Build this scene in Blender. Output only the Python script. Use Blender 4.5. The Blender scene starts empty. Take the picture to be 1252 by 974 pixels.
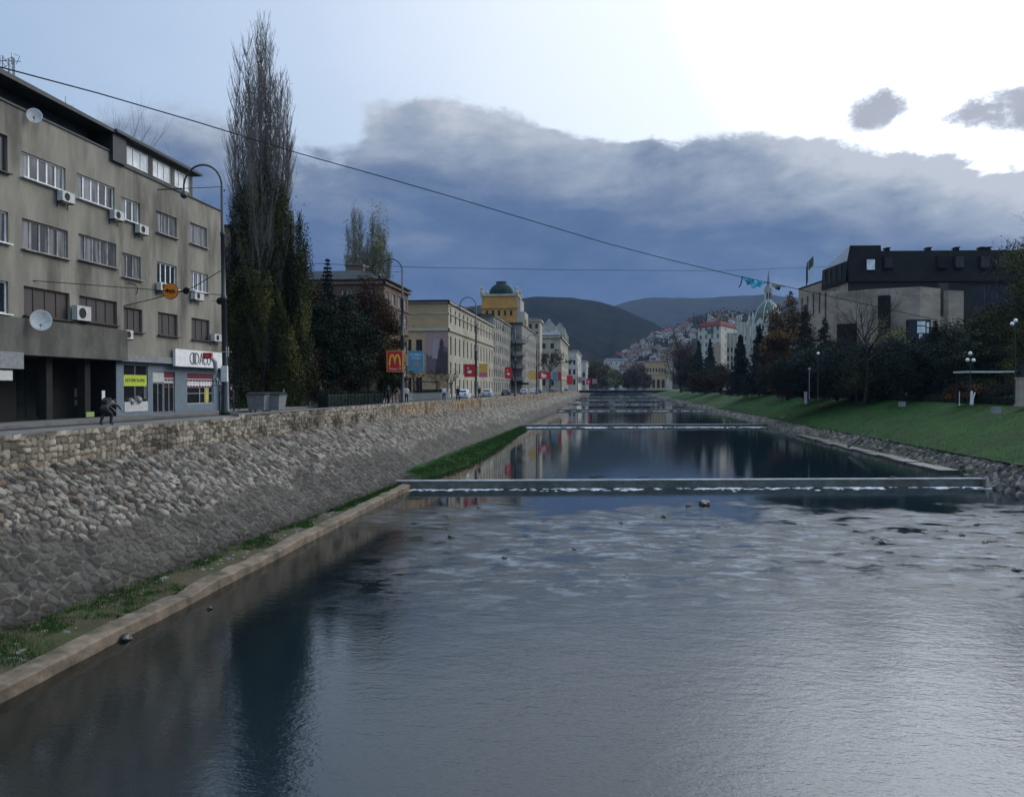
import bpy, math, random
import numpy as np
from math import pi, sin, cos, tan, atan, atan2, radians, sqrt
from mathutils import Vector, Matrix
S = bpy.context.scene
COL = S.collection
rnd = random.Random(7)
# ------------------------------------------------------------------ camera, sky, sun, exposure
EYE = 7.0                      # eye height above the lowest pool, metres
HAZE = 0.00006
FOC = 960.0                    # focal length in pixels of a 1252 px wide picture
YAW = radians(6.77); PIT = radians(0.776)
cd = bpy.data.cameras.new('camera'); cam = bpy.data.objects.new('camera', cd); COL.objects.link(cam)
cam.location = (0, 0, EYE); cam.rotation_euler = (pi/2 - PIT, 0, YAW)
cd.sensor_width = 36; cd.lens = 36*FOC/1252; cd.clip_start = 0.1; cd.clip_end = 20000
S.camera = cam
S.render.resolution_x = 1024; S.render.resolution_y = 796
S.view_settings.view_transform = 'Standard'; S.view_settings.look = 'None'
S.view_settings.exposure = 0.0; S.view_settings.gamma = 1.0
RM = cam.rotation_euler.to_matrix()
def ray(px, py):
    return RM @ Vector(((px-626)/FOC, -(py-487)/FOC, -1))
def at(px, d):                 # ground plan position seen at column px, d metres ahead
    v = ray(px, 474)*d
    return v.x, v.y
def hz(py, d): return EYE + (474-py)/FOC*d
def P(px, py, d): return ray(px, py)*d + Vector((0, 0, EYE))
def on_x(px, py, X):
    v = ray(px, py); k = X/v.x
    return v.y*k, EYE+v.z*k
def on_y(px, py, Y):
    v = ray(px, py); k = Y/v.y
    return v.x*k, EYE+v.z*k
def depth(x, y): return -sin(YAW)*x*1.0 + cos(YAW)*y

W = bpy.data.worlds.new('World'); S.world = W; W.use_nodes = True
nt = W.node_tree; N = nt.nodes; L = nt.links
for n in list(N): N.remove(n)
SUN_EL, SUN_AZ = radians(30), radians(60)     # azimuth from +Y towards +X
def nd(t, **k):
    n = N.new(t)
    for a, b in k.items(): setattr(n, a, b)
    return n
def setin(sock, v):
    if isinstance(v, bpy.types.NodeSocket): L.new(v, sock)
    elif v is not None: sock.default_value = v
def mth(op, a, b=None, c=None, clamp=False):
    n = nd('ShaderNodeMath', operation=op, use_clamp=clamp)
    setin(n.inputs[0], a); setin(n.inputs[1], b)
    if c is not None: setin(n.inputs[2], c)
    return n.outputs[0]
def mixc(f, a, b, bt='MIX'):
    n = nd('ShaderNodeMix', data_type='RGBA', blend_type=bt)
    setin(n.inputs[0], f); setin(n.inputs[6], a); setin(n.inputs[7], b)
    return n.outputs[2]
def ramp(f, pts):
    n = nd('ShaderNodeValToRGB'); e = n.color_ramp.elements
    while len(e) < len(pts): e.new(0.5)
    for q, (p, c) in zip(e, pts): q.position = p; q.color = (*c, 1) if len(c) == 3 else c
    setin(n.inputs[0], f); return n.outputs[0]
def smooth(x, a, b):
    n = nd('ShaderNodeMapRange', interpolation_type='SMOOTHSTEP')
    setin(n.inputs[0], x); setin(n.inputs[1], a); setin(n.inputs[2], b); return n.outputs[0]
tc = nd('ShaderNodeTexCoord'); sx = nd('ShaderNodeSeparateXYZ'); L.new(tc.outputs['Generated'], sx.inputs[0])
az = mth('MULTIPLY', mth('ARCTAN2', sx.outputs[0], sx.outputs[1]), 180/pi)
el = mth('MULTIPLY', mth('ARCSINE', sx.outputs[2]), 180/pi)
def noise(scale, detail=6, rough=.55, zs=1.0, off=0, dist=0, sh=(0, 0, 0)):
    m = nd('ShaderNodeMapping'); L.new(tc.outputs['Generated'], m.inputs[0])
    m.inputs['Scale'].default_value = (1, 1, zs); m.inputs['Location'].default_value = (off+sh[0], off*.7+sh[1], sh[2])
    n = nd('ShaderNodeTexNoise'); L.new(m.outputs[0], n.inputs['Vector'])
    n.inputs['Scale'].default_value = scale; n.inputs['Detail'].default_value = detail
    n.inputs['Roughness'].default_value = rough; n.inputs['Distortion'].default_value = dist
    return n.outputs[0]
def curve_of(u, pts, lo, hi, vmax):
    n = nd('ShaderNodeFloatCurve'); c = n.mapping.curves[0]
    P_ = [((a-lo)/(hi-lo), b/vmax) for a, b in pts]
    c.points[0].location = P_[0]; c.points[1].location = P_[-1]
    for q in P_[1:-1]: c.points.new(*q)
    n.mapping.update()
    m = nd('ShaderNodeMapRange'); setin(m.inputs[0], u); m.inputs[1].default_value = lo; m.inputs[2].default_value = hi
    L.new(m.outputs[0], n.inputs[1]); return mth('MULTIPLY', n.outputs[0], vmax)
def azel(px, py):
    v = ray(px, py).normalized(); return math.degrees(atan2(v.x, v.y)), math.degrees(math.asin(v.z))
# outline of the cloud bank over the valley: compass bearing -> height of its upper edge (degrees)
bank = [(-180, 14), (-100, 12), (-60, 15)] + [azel(a, b) for a, b in
        [(60, 150), (150, 138), (235, 128), (300, 140), (360, 176), (430, 160), (500, 124), (600, 128), (680, 146), (745, 182), (800, 184), (880, 172), (960, 186), (1040, 184), (1120, 205), (1250, 226)]] + [(60, 10), (120, 9), (180, 14)]
sky = nd('ShaderNodeTexSky', sky_type='NISHITA', sun_disc=False, sun_elevation=SUN_EL, sun_rotation=SUN_AZ)
sky.air_density = 1.6; sky.dust_density = 3.0; sky.ozone_density = 2.0
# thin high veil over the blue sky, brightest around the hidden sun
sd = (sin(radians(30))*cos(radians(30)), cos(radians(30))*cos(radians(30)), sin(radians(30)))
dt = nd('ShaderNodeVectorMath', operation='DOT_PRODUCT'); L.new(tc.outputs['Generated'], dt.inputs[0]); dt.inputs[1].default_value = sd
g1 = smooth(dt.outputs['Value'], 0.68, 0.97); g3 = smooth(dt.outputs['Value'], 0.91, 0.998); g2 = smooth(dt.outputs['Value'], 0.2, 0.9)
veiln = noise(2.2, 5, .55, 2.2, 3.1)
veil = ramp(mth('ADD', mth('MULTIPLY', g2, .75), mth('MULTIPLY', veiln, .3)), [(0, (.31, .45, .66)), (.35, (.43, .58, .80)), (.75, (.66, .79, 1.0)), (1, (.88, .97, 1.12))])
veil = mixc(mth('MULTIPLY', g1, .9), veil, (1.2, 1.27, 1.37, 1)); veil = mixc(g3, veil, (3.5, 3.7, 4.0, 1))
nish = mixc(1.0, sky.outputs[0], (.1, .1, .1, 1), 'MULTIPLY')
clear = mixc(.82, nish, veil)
boost = mth('ADD', 1.0, mth('ADD', mth('MULTIPLY', smooth(el, 30, 60), .9), mth('MULTIPLY', smooth(mth('ABSOLUTE', az), 55, 100), .7)))  # unseen sky overhead and behind raised to throw more light on the scene
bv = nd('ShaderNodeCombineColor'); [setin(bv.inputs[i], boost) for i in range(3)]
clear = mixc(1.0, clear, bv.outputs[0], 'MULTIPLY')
# cloud bank
nb = mth('SUBTRACT', noise(7, 8, .6, 1.9, 1.3, .25), .5); nl = mth('SUBTRACT', noise(2.6, 4, .5, 2.0, 5.2), .5)
top = curve_of(az, bank, -180, 180, 40)
edge = mth('SUBTRACT', mth('ADD', top, mth('ADD', mth('MULTIPLY', nb, 8.5), mth('MULTIPLY', nl, 3.0))), el)
mask = smooth(edge, -0.5, mth('ADD', .5, mth('MULTIPLY', smooth(az, -5, -30), 1.0)))
rightn = smooth(az, 0, 30)
n2 = mth('SUBTRACT', noise(4.5, 7, .55, 3.0, 8.8, .5), .5); n3 = mth('SUBTRACT', noise(14, 6, .6, 3.0, 2.8), .5)
t = mth('ADD', mth('MULTIPLY', smooth(el, 5, 21), .80), mth('MULTIPLY', rightn, mth('MULTIPLY', smooth(el, 1, 11), .46)))
t = mth('ADD', t, mth('ADD', mth('MULTIPLY', n2, .68), mth('MULTIPLY', n3, .24)))
rel = mth('SUBTRACT', noise(6, 8, .58, 2.2, 8.8, .3), noise(6, 8, .58, 2.2, 8.8, .3, (.022, .018, .05)))
t = mth('ADD', t, mth('MULTIPLY', rel, .8))
rim = mth('MULTIPLY', mth('SUBTRACT', 1.0, smooth(edge, 0, 3.5)), mth('ADD', .10, mth('MULTIPLY', smooth(az, -10, 30), .22)))
t = mth('ADD', t, rim)
t = mth('ADD', t, mth('MULTIPLY', mth('SUBTRACT', 1.0, smooth(az, -50, -22)), .12))
ccol = ramp(t, [(0, (.060, .115, .245)), (.28, (.098, .162, .30)), (.52, (.19, .25, .37)), (.78, (.35, .415, .51)), (1, (.56, .60, .67))])
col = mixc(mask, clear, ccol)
# two loose scraps of cloud above the bank
for (px_, py_, ru, rv, s_) in ((1072, 138, 1.9, 1.05, 1.3), (1236, 134, 2.9, 1.25, 4.4), (1330, 150, 3, 1.6, 6.0)):
    a0, e0 = azel(px_, py_)
    r = mth('ADD', mth('POWER', mth('DIVIDE', mth('SUBTRACT', az, a0), ru), 2.0), mth('POWER', mth('DIVIDE', mth('SUBTRACT', el, e0), rv), 2.0))
    m = smooth(mth('ADD', r, mth('MULTIPLY', mth('SUBTRACT', noise(16, 8, .7, 1.6, s_), .5), 6.0)), 2.4, .1)
    col = mixc(mth('MULTIPLY', m, .97), col, mixc(n3, (.40, .43, .50, 1), (.30, .34, .42, 1)))
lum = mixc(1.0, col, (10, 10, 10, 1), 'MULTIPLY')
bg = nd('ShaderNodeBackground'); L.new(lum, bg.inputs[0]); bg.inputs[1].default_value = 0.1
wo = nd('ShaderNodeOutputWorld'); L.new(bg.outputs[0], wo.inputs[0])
sl = bpy.data.lights.new('sun', 'SUN'); so = bpy.data.objects.new('sun', sl); COL.objects.link(so)
sl.energy = 1.1; sl.angle = radians(25); sl.color = (1, .95, .88)
sv = Vector((sin(SUN_AZ)*cos(SUN_EL), cos(SUN_AZ)*cos(SUN_EL), sin(SUN_EL)))
so.rotation_euler = sv.to_track_quat('Z', 'Y').to_euler()

# ------------------------------------------------------------------ materials
def mat(name, c1, c2=None, rough=.85, ns=3.0, spread=(.35, .65), c3=None, ns3=.4, amt3=.5, bump=0, bs=20, metal=0, stretch=(1, 1, 1), attr=None, spec=.5, coord='pos', detail=6):
    global nt, N, L
    m = bpy.data.materials.new(name); m.use_nodes = True
    nt = m.node_tree; N = nt.nodes; L = nt.links
    b = N['Principled BSDF']; b.inputs['Roughness'].default_value = rough; b.inputs['Metallic'].default_value = metal
    if rough >= .75: spec = min(spec, .12)
    b.inputs['Specular IOR Level'].default_value = spec
    if coord == 'pos': v = nd('ShaderNodeNewGeometry').outputs['Position']
    else: v = nd('ShaderNodeTexCoord').outputs['Object']
    mp = nd('ShaderNodeMapping'); L.new(v, mp.inputs[0]); mp.inputs['Scale'].default_value = stretch
    def nz(s, d=detail):
        n = nd('ShaderNodeTexNoise'); L.new(mp.outputs[0], n.inputs['Vector']); n.inputs['Scale'].default_value = s
        n.inputs['Detail'].default_value = d; n.inputs['Roughness'].default_value = .6; return n.outputs[0]
    c2 = c2 or tuple(x*.75 for x in c1)
    col = mixc(smooth(nz(ns), *spread), (*c1, 1), (*c2, 1))
    if c3: col = mixc(mth('MULTIPLY', smooth(nz(ns3), .45, .7), amt3), col, (*c3, 1))
    if attr:
        a = nd('ShaderNodeVertexColor', layer_name=attr); col = mixc(1.0, col, a.outputs[0], 'MULTIPLY')
    L.new(col, b.inputs['Base Color'])
    if bump:
        bn = nd('ShaderNodeBump'); bn.inputs['Strength'].default_value = bump; bn.inputs['Distance'].default_value = .05
        L.new(nz(bs), bn.inputs['Height']); L.new(bn.outputs[0], b.inputs['Normal'])
    return m
def emit(name, c, s):
    m = bpy.data.materials.new(name); m.use_nodes = True; b = m.node_tree.nodes['Principled BSDF']
    b.inputs['Base Color'].default_value = (*c, 1); b.inputs['Emission Color'].default_value = (*c, 1); b.inputs['Emission Strength'].default_value = s
    return m
M = {}
M['concrete_wall'] = mat('grey_render', (.28, .26, .21), (.185, .172, .14), ns=.9, c3=(.095, .087, .072), ns3=.55, amt3=.9, bump=.25, bs=12, stretch=(1, 1, .25), spread=(.3, .7))
M['dark_render'] = mat('dirty_render', (.13, .125, .105), (.085, .08, .07), ns=1.1, c3=(.06, .058, .052), ns3=.6, bump=.2, stretch=(1, 1, .5))
M['roof_dark'] = mat('dark_roof', (.022, .028, .030), (.012, .016, .018), ns=2, rough=.6)
M['frame_white'] = mat('white_frame', (.78, .78, .76), (.62, .62, .6), ns=4, rough=.5)
M['frame_brown'] = mat('brown_frame', (.05, .035, .028), (.03, .022, .02), ns=5, rough=.6)
M['frame_mid'] = mat('pale_frame', (.36, .34, .31), (.22, .20, .18), ns=3)
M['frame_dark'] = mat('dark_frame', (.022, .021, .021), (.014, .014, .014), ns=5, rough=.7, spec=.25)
M['glass'] = mat('glass_dark', (.018, .02, .024), (.01, .012, .014), ns=.7, rough=.12, spec=.6)
M['glass_curtain'] = mat('glass_curtain', (.20, .20, .20), (.03, .03, .035), ns=2.3, rough=.25, stretch=(1, 1, .06), spread=(.42, .58), detail=3)
M['glass_shutter'] = mat('wood_shutter', (.055, .04, .035), (.035, .028, .026), ns=5, rough=.6, stretch=(1, 1, .1))
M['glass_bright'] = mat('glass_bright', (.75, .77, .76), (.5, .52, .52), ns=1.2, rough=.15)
M['metal_grey'] = mat('grey_metal', (.22, .22, .22), rough=.5, ns=4)
M['metal_white'] = mat('white_enamel', (.5, .5, .47), (.4, .4, .37), rough=.5, ns=6)
M['metal_dark'] = mat('dark_metal', (.012, .022, .026), (.008, .014, .016), rough=.45, ns=8)
M['black'] = mat('black_matt', (.012, .012, .012), rough=.8)
M['asphalt'] = mat('asphalt', (.055, .055, .055), (.038, .038, .04), ns=1.5, c3=(.08, .078, .07), ns3=.3, bump=.3, bs=60)
M['pavement'] = mat('pavement', (.17, .165, .15), (.12, .115, .105), ns=1.2, bump=.3, bs=30)
M['stone'] = mat('river_stone', (.70, .655, .585), (.56, .525, .47), ns=6, rough=.9, attr='tone', bump=.7, bs=14, c3=(.42, .39, .34), ns3=1.2, amt3=.35)
M['kerb'] = mat('kerb_concrete', (.20, .155, .11), (.12, .095, .07), ns=1.6, c3=(.06, .055, .035), ns3=.9, amt3=.95, bump=.6, bs=9)
M['weir'] = mat('weir_concrete', (.11, .11, .10), (.065, .065, .055), ns=1.5, rough=.5, c3=(.04, .045, .025), ns3=1.0, bump=.4)
M['weir_top'] = mat('wet_weir_crest', (.40, .40, .40), (.24, .24, .24), ns=.8, rough=.25)
M['grass'] = mat('grass', (.018, .062, .008), (.010, .036, .005), ns=.5, c3=(.030, .030, .012), ns3=.25, amt3=.5, bump=.8, bs=30)
M['dirt_grass'] = mat('mud_grass', (.075, .062, .035), (.05, .045, .025), ns=1.6, c3=(.04, .06, .018), ns3=.7, amt3=.9, bump=.8, bs=18)
M['blade'] = mat('grass_blade', (.027, .070, .011), (.017, .044, .008), ns=.8)
M['hedge'] = mat('hedge_leaf', (.018, .026, .014), (.01, .016, .01), ns=1.5)
M['bark_pop'] = mat('poplar_bark', (.22, .19, .16), (.14, .12, .10), ns=3)
M['bark'] = mat('bark', (.085, .07, .055), (.05, .042, .034), ns=6, bump=.5)
M['bark_dark'] = mat('bark_dark', (.035, .028, .024), (.02, .017, .015), ns=6)
M['bark_grey'] = mat('bark_grey', (.22, .20, .175), (.14, .13, .11), ns=6)
for k, a, b_ in (('leaf_olive', (.105, .105, .028), (.05, .06, .018)), ('leaf_dark', (.016, .026, .013), (.008, .015, .009)),
                 ('leaf_brown', (.075, .045, .018), (.045, .028, .014)), ('leaf_orange', (.17, .09, .025), (.09, .055, .018)),
                 ('leaf_spruce', (.012, .026, .020), (.007, .015, .013)), ('leaf_yellow', (.24, .23, .09), (.15, .15, .06)),
                 ('leaf_rust', (.055, .028, .018), (.03, .018, .014)), ('leaf_dusk', (.042, .044, .02), (.022, .026, .013)),
                 ('leaf_bright', (.38, .13, .03), (.22, .07, .03))):
    M[k] = mat(k, a, b_, ns=.45, rough=.8, spread=(.4, .6), spec=.25)
M['hill_far'] = mat('far_wood', (.020, .022, .018), (.010, .012, .011), ns=.012, rough=1, c3=(.028, .022, .016), ns3=.004, bump=0, spec=0)
M['hill_near'] = mat('near_wood', (.014, .017, .016), (.008, .010, .010), ns=.02, rough=1, c3=(.036, .028, .014), ns3=.006, spec=0)
M['hill_green'] = mat('house_hill', (.022, .028, .014), (.012, .015, .009), ns=.03, rough=1, spec=0)
M['yellow_wall'] = mat('yellow_plaster', (.39, .28, .155), (.33, .235, .13), ns=.5, c3=(.25, .19, .11), ns3=.2, amt3=.5)
M['cream_wall'] = mat('cream_plaster', (.39, .355, .275), (.31, .28, .22), ns=.6, c3=(.22, .20, .15), ns3=.2, amt3=.6)
M['grey_wall'] = mat('grey_plaster', (.28, .265, .225), (.19, .18, .155), ns=.5, c3=(.11, .105, .095), ns3=.3, amt3=.7)
M['brown_wall'] = mat('brown_plaster', (.17, .12, .085), (.11, .08, .06), ns=.5)
M['pale_wall'] = mat('pale_plaster', (.45, .43, .37), (.34, .33, .29), ns=.4)
M['ochre_wall'] = mat('ochre_plaster', (.46, .24, .065), (.36, .19, .05), ns=.4)
M['dome_green'] = mat('copper_green', (.045, .09, .055), (.025, .05, .035), ns=.5, rough=.55)
M['dome_dark'] = mat('copper_dark', (.012, .032, .024), (.008, .018, .014), ns=.4, rough=.8)
M['tan_stone'] = mat('tan_stone', (.35, .28, .215), (.27, .22, .17), ns=.35, c3=(.10, .085, .068), ns3=.15, amt3=.5, stretch=(1, 1, 2.5))
M['mansard'] = mat('mansard_panels', (.016, .0145, .013), (.010, .0095, .009), ns=.5, rough=.8)
M['mansard_light'] = mat('mansard_sheet', (.26, .28, .31), (.2, .22, .25), ns=.5, rough=.3, metal=.4)
M['red_roof'] = mat('red_roof', (.15, .03, .028), (.11, .026, .024), ns=.5)
M['tile_roof'] = mat('tile_roof', (.13, .065, .045), (.08, .045, .035), ns=.5)
M['grey_roof'] = mat('grey_roof', (.2, .2, .2), (.13, .13, .13), ns=.5)
M['house_white'] = mat('house_white', (.46, .44, .40), (.34, .33, .30), ns=.1)
M['house_tan'] = mat('house_tan', (.34, .27, .2), (.26, .21, .16), ns=.1)
for k, c in (('red', (.52, .015, .02)), ('blue', (.07, .25, .36)), ('arch_yellow', (.85, .48, .02)), ('sign_white', (.72, .70, .68)), ('pink', (.6, .12, .2)),
             ('orange', (.75, .22, .01)), ('sign_yellow', (.65, .38, .07)), ('maroon', (.12, .008, .02)), ('lime', (.42, .50, .04)), ('blue_grey', (.13, .17, .20)),
             ('skin', (.45, .27, .2)), ('cloth_black', (.012, .012, .014)), ('cloth_grey', (.045, .047, .045)), ('cloth_white', (.6, .6, .6)), ('cloth_navy', (.015, .02, .045)),
             ('tyre', (.01, .01, .01)), ('car_white', (.62, .63, .64)), ('car_silver', (.35, .36, .37)), ('car_dark', (.03, .033, .04)), ('car_red', (.3, .02, .02)),
             ('tail', (.4, .01, .01)), ('turquoise', (.03, .38, .55)), ('ribbon', (.03, .03, .04)), ('hair', (.015, .011, .009)), ('rust', (.045, .028, .024)),
             ('mural_pink', (.30, .19, .18)), ('mural_dark', (.045, .03, .04)), ('mural_grey', (.30, .26, .27)), ('mural_mauve', (.12, .08, .095)), ('plastic_yellow', (.6, .45, .03)), ('log', (.06, .045, .035)), ('flag_green', (.03, .06, .05)), ('poster_green', (.30, .36, .12))):
    M[k] = mat(k, c, tuple(x*.85 for x in c), ns=3, rough=.35 if k.startswith('car') else .7)
M['column_dark'] = mat('column_dark', (.030, .029, .027), rough=.8)
M['lamp_globe'] = mat('opal_globe', (.85, .85, .8), rough=.2)
M['foam'] = mat('foam', (.60, .62, .63), (.35, .37, .38), ns=5, rough=.7)
M['wet_rock'] = mat('wet_rock', (.035, .034, .03), (.02, .02, .018), ns=5, rough=.4)
# ------------------------------------------------------------------ helpers
def mesh_of(name, v, f, mats, mi=None, smooth_=False):
    me = bpy.data.meshes.new(name)
    if isinstance(f, np.ndarray):
        k = f.shape[1]; v = np.asarray(v, dtype=np.float32)
        me.vertices.add(len(v)); me.vertices.foreach_set('co', v.ravel())
        me.loops.add(f.size); me.loops.foreach_set('vertex_index', f.ravel().astype(np.int32))
        me.polygons.add(len(f)); me.polygons.foreach_set('loop_start', np.arange(0, f.size, k, dtype=np.int32))
        me.update(calc_edges=True)
    else:
        me.from_pydata([tuple(a) for a in v], [], f); me.update()
    for m in mats: me.materials.append(M[m] if isinstance(m, str) else m)
    if mi is not None: me.polygons.foreach_set('material_index', np.asarray(mi, dtype=np.int32))
    if smooth_: me.polygons.foreach_set('use_smooth', np.ones(len(me.polygons), dtype=bool))
    return me
def link(name, me, parent=None, loc=None, rz=0):
    o = bpy.data.objects.new(name, me); COL.objects.link(o)
    if parent is not None: o.parent = parent
    if loc is not None: o.location = loc
    if rz: o.rotation_euler = (0, 0, rz)
    return o
def tag(o, label=None, cat=None, group=None, kind=None):
    if label: o['label'] = label
    if cat: o['category'] = cat
    if group: o['group'] = group
    if kind: o['kind'] = kind
    return o
def thing(name, label, cat, loc=(0, 0, 0), rz=0, group=None):
    o = link(name, None, None, loc, rz); o.empty_display_size = .3
    return tag(o, label, cat, group)
KIDS = {}
def copy_tree(o, parent=None):
    c = o.copy(); COL.objects.link(c)
    if parent is not None: c.parent = parent
    for ch in [q for q in o.children]: copy_tree(ch, c)
    return c
def dup(o, loc, rz=0, label=None, scale=None):
    c = copy_tree(o); c.location = loc; c.rotation_euler = (0, 0, rz)
    if label: c['label'] = label
    if scale: c.scale = scale if not isinstance(scale, (int, float)) else (scale,)*3
    return c
class MB:
    def __init__(s): s.v = []; s.f = []; s.m = []
    def add(s, vs, fs, m=0, T=None):
        b = len(s.v)
        if T is not None: vs = [T @ Vector(a) for a in vs]
        s.v += [tuple(a) for a in vs]; s.f += [tuple(b+i for i in q) for q in fs]; s.m += [m]*len(fs); return s
    def box(s, x0, x1, y0, y1, z0, z1, m=0, T=None):
        if x0 > x1: x0, x1 = x1, x0
        if y0 > y1: y0, y1 = y1, y0
        if z0 > z1: z0, z1 = z1, z0
        vs = [(x0, y0, z0), (x1, y0, z0), (x1, y1, z0), (x0, y1, z0), (x0, y0, z1), (x1, y0, z1), (x1, y1, z1), (x0, y1, z1)]
        return s.add(vs, [(0, 3, 2, 1), (4, 5, 6, 7), (0, 1, 5, 4), (1, 2, 6, 5), (2, 3, 7, 6), (3, 0, 4, 7)], m, T)
    def prism(s, pts, z0, z1, m=0, T=None, top=None):      # pts: plan outline, counter-clockwise
        n = len(pts); tp = top or pts
        vs = [(a, b, z0) for a, b in pts] + [(a, b, z1) for a, b in tp]
        fs = [tuple(reversed(range(n))), tuple(range(n, 2*n))] + [(i, (i+1) % n, n+(i+1) % n, n+i) for i in range(n)]
        return s.add(vs, fs, m, T)
    def xprism(s, pts, x0, x1, m=0, T=None):               # outline in the yz plane pushed along x
        n = len(pts); vs = [(x0, a, b) for a, b in pts] + [(x1, a, b) for a, b in pts]
        fs = [tuple(range(n)), tuple(reversed(range(n, 2*n)))] + [(i, n+i, n+(i+1) % n, (i+1) % n) for i in range(n)]
        return s.add(vs, fs, m, T)
    def tube(s, path, r, n=6, m=0, T=None, cap=True):
        path = [Vector(p) for p in path]
        if not isinstance(r, (list, tuple)): r = [r]*len(path)
        vs = []; up = None
        for i, p in enumerate(path):
            d = (path[min(i+1, len(path)-1)] - path[max(i-1, 0)])
            d = d.normalized() if d.length > 1e-9 else Vector((0, 0, 1))
            if up is None: a = d.orthogonal().normalized()
            else:
                a = up - d*up.dot(d); a = a.normalized() if a.length > 1e-6 else d.orthogonal().normalized()
            up = a; b = d.cross(a)
            vs += [p + a*(r[i]*cos(2*pi*k/n)) + b*(r[i]*sin(2*pi*k/n)) for k in range(n)]
        fs = [(i*n+k, i*n+(k+1) % n, (i+1)*n+(k+1) % n, (i+1)*n+k) for i in range(len(path)-1) for k in range(n)]
        if cap: fs += [tuple(reversed(range(n))), tuple(range((len(path)-1)*n, len(path)*n))]
        return s.add(vs, fs, m, T)
    def lathe(s, prof, c=(0, 0, 0), n=16, m=0, T=None):    # prof: (radius, z)
        vs = [(c[0]+r*cos(2*pi*k/n), c[1]+r*sin(2*pi*k/n), c[2]+z) for r, z in prof for k in range(n)]
        fs = [(i*n+k, i*n+(k+1) % n, (i+1)*n+(k+1) % n, (i+1)*n+k) for i in range(len(prof)-1) for k in range(n)]
        fs += [tuple(reversed(range(n))), tuple(range((len(prof)-1)*n, len(prof)*n))]
        return s.add(vs, fs, m, T)
    def build(s, name, mats, parent=None, rel=False, smooth=False):
        v = s.v
        if rel and parent is not None:
            q = parent.location; v = [(a-q.x, b-q.y, c-q.z) for a, b, c in v]
        if isinstance(mats, str): mats = [mats]
        me = mesh_of(name, v, s.f, mats, s.m, smooth)
        return link(name, me, parent)
def TR(x, y, z, rz=0): return Matrix.Translation((x, y, z)) @ Matrix.Rotation(rz, 4, 'Z')
def font_mesh(txt, size, depth_=.01, mats=('black',), font_scale_x=1):
    cu = bpy.data.curves.new('t', 'FONT'); cu.body = txt; cu.size = size; cu.extrude = depth_; cu.align_x = 'CENTER'; cu.align_y = 'CENTER'; cu.resolution_u = 3
    o = bpy.data.objects.new('t', cu); COL.objects.link(o); bpy.context.view_layer.update()
    me = bpy.data.meshes.new_from_object(o.evaluated_get(bpy.context.evaluated_depsgraph_get()))
    bpy.data.objects.remove(o); me.materials.clear(); me.name = 'lettering'
    me.transform(Matrix.Rotation(pi/2, 4, 'X') @ Matrix.Scale(font_scale_x, 4, (1, 0, 0)))
    for m in mats: me.materials.append(M[m])
    return me
# ------------------------------------------------------------------ river bed geometry
def lerp(tab, y):
    return float(np.interp(y, [a for a, _ in tab], [b for _, b in tab]))
WALL = [(-30, -20), (45, -20), (60, -19.6), (76, -19.2), (110, -18), (200, -16.8), (480, -16), (700, -14)]
TOE = [(-30, -17.4), (16, -16.4), (29, -15.4), (55, -14.0), (76, -13.8), (125, -12.9), (200, -11.8), (480, -11.5), (700, -9.5)]
KERB = [(-30, -13.35), (60, -13.35)]
RW = 26.6
ST = 5.3                                                  # street level
WE = [(56, .55), (131, 1.0), (205, 1.45), (262, 1.85), (330, 2.25), (405, 2.6)]   # weirs: distance, crest
SL = .155
def wy(yc, x): return yc + SL*(x-6)
def pool_z(y):
    z = 0
    for a, b in WE:
        if y > a: z = b
    return z
def struct(name, me_or_mb, mats=None, smooth=False):
    o = me_or_mb.build(name, mats, smooth=smooth) if isinstance(me_or_mb, MB) else link(name, me_or_mb)
    return tag(o, kind='structure')
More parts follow.
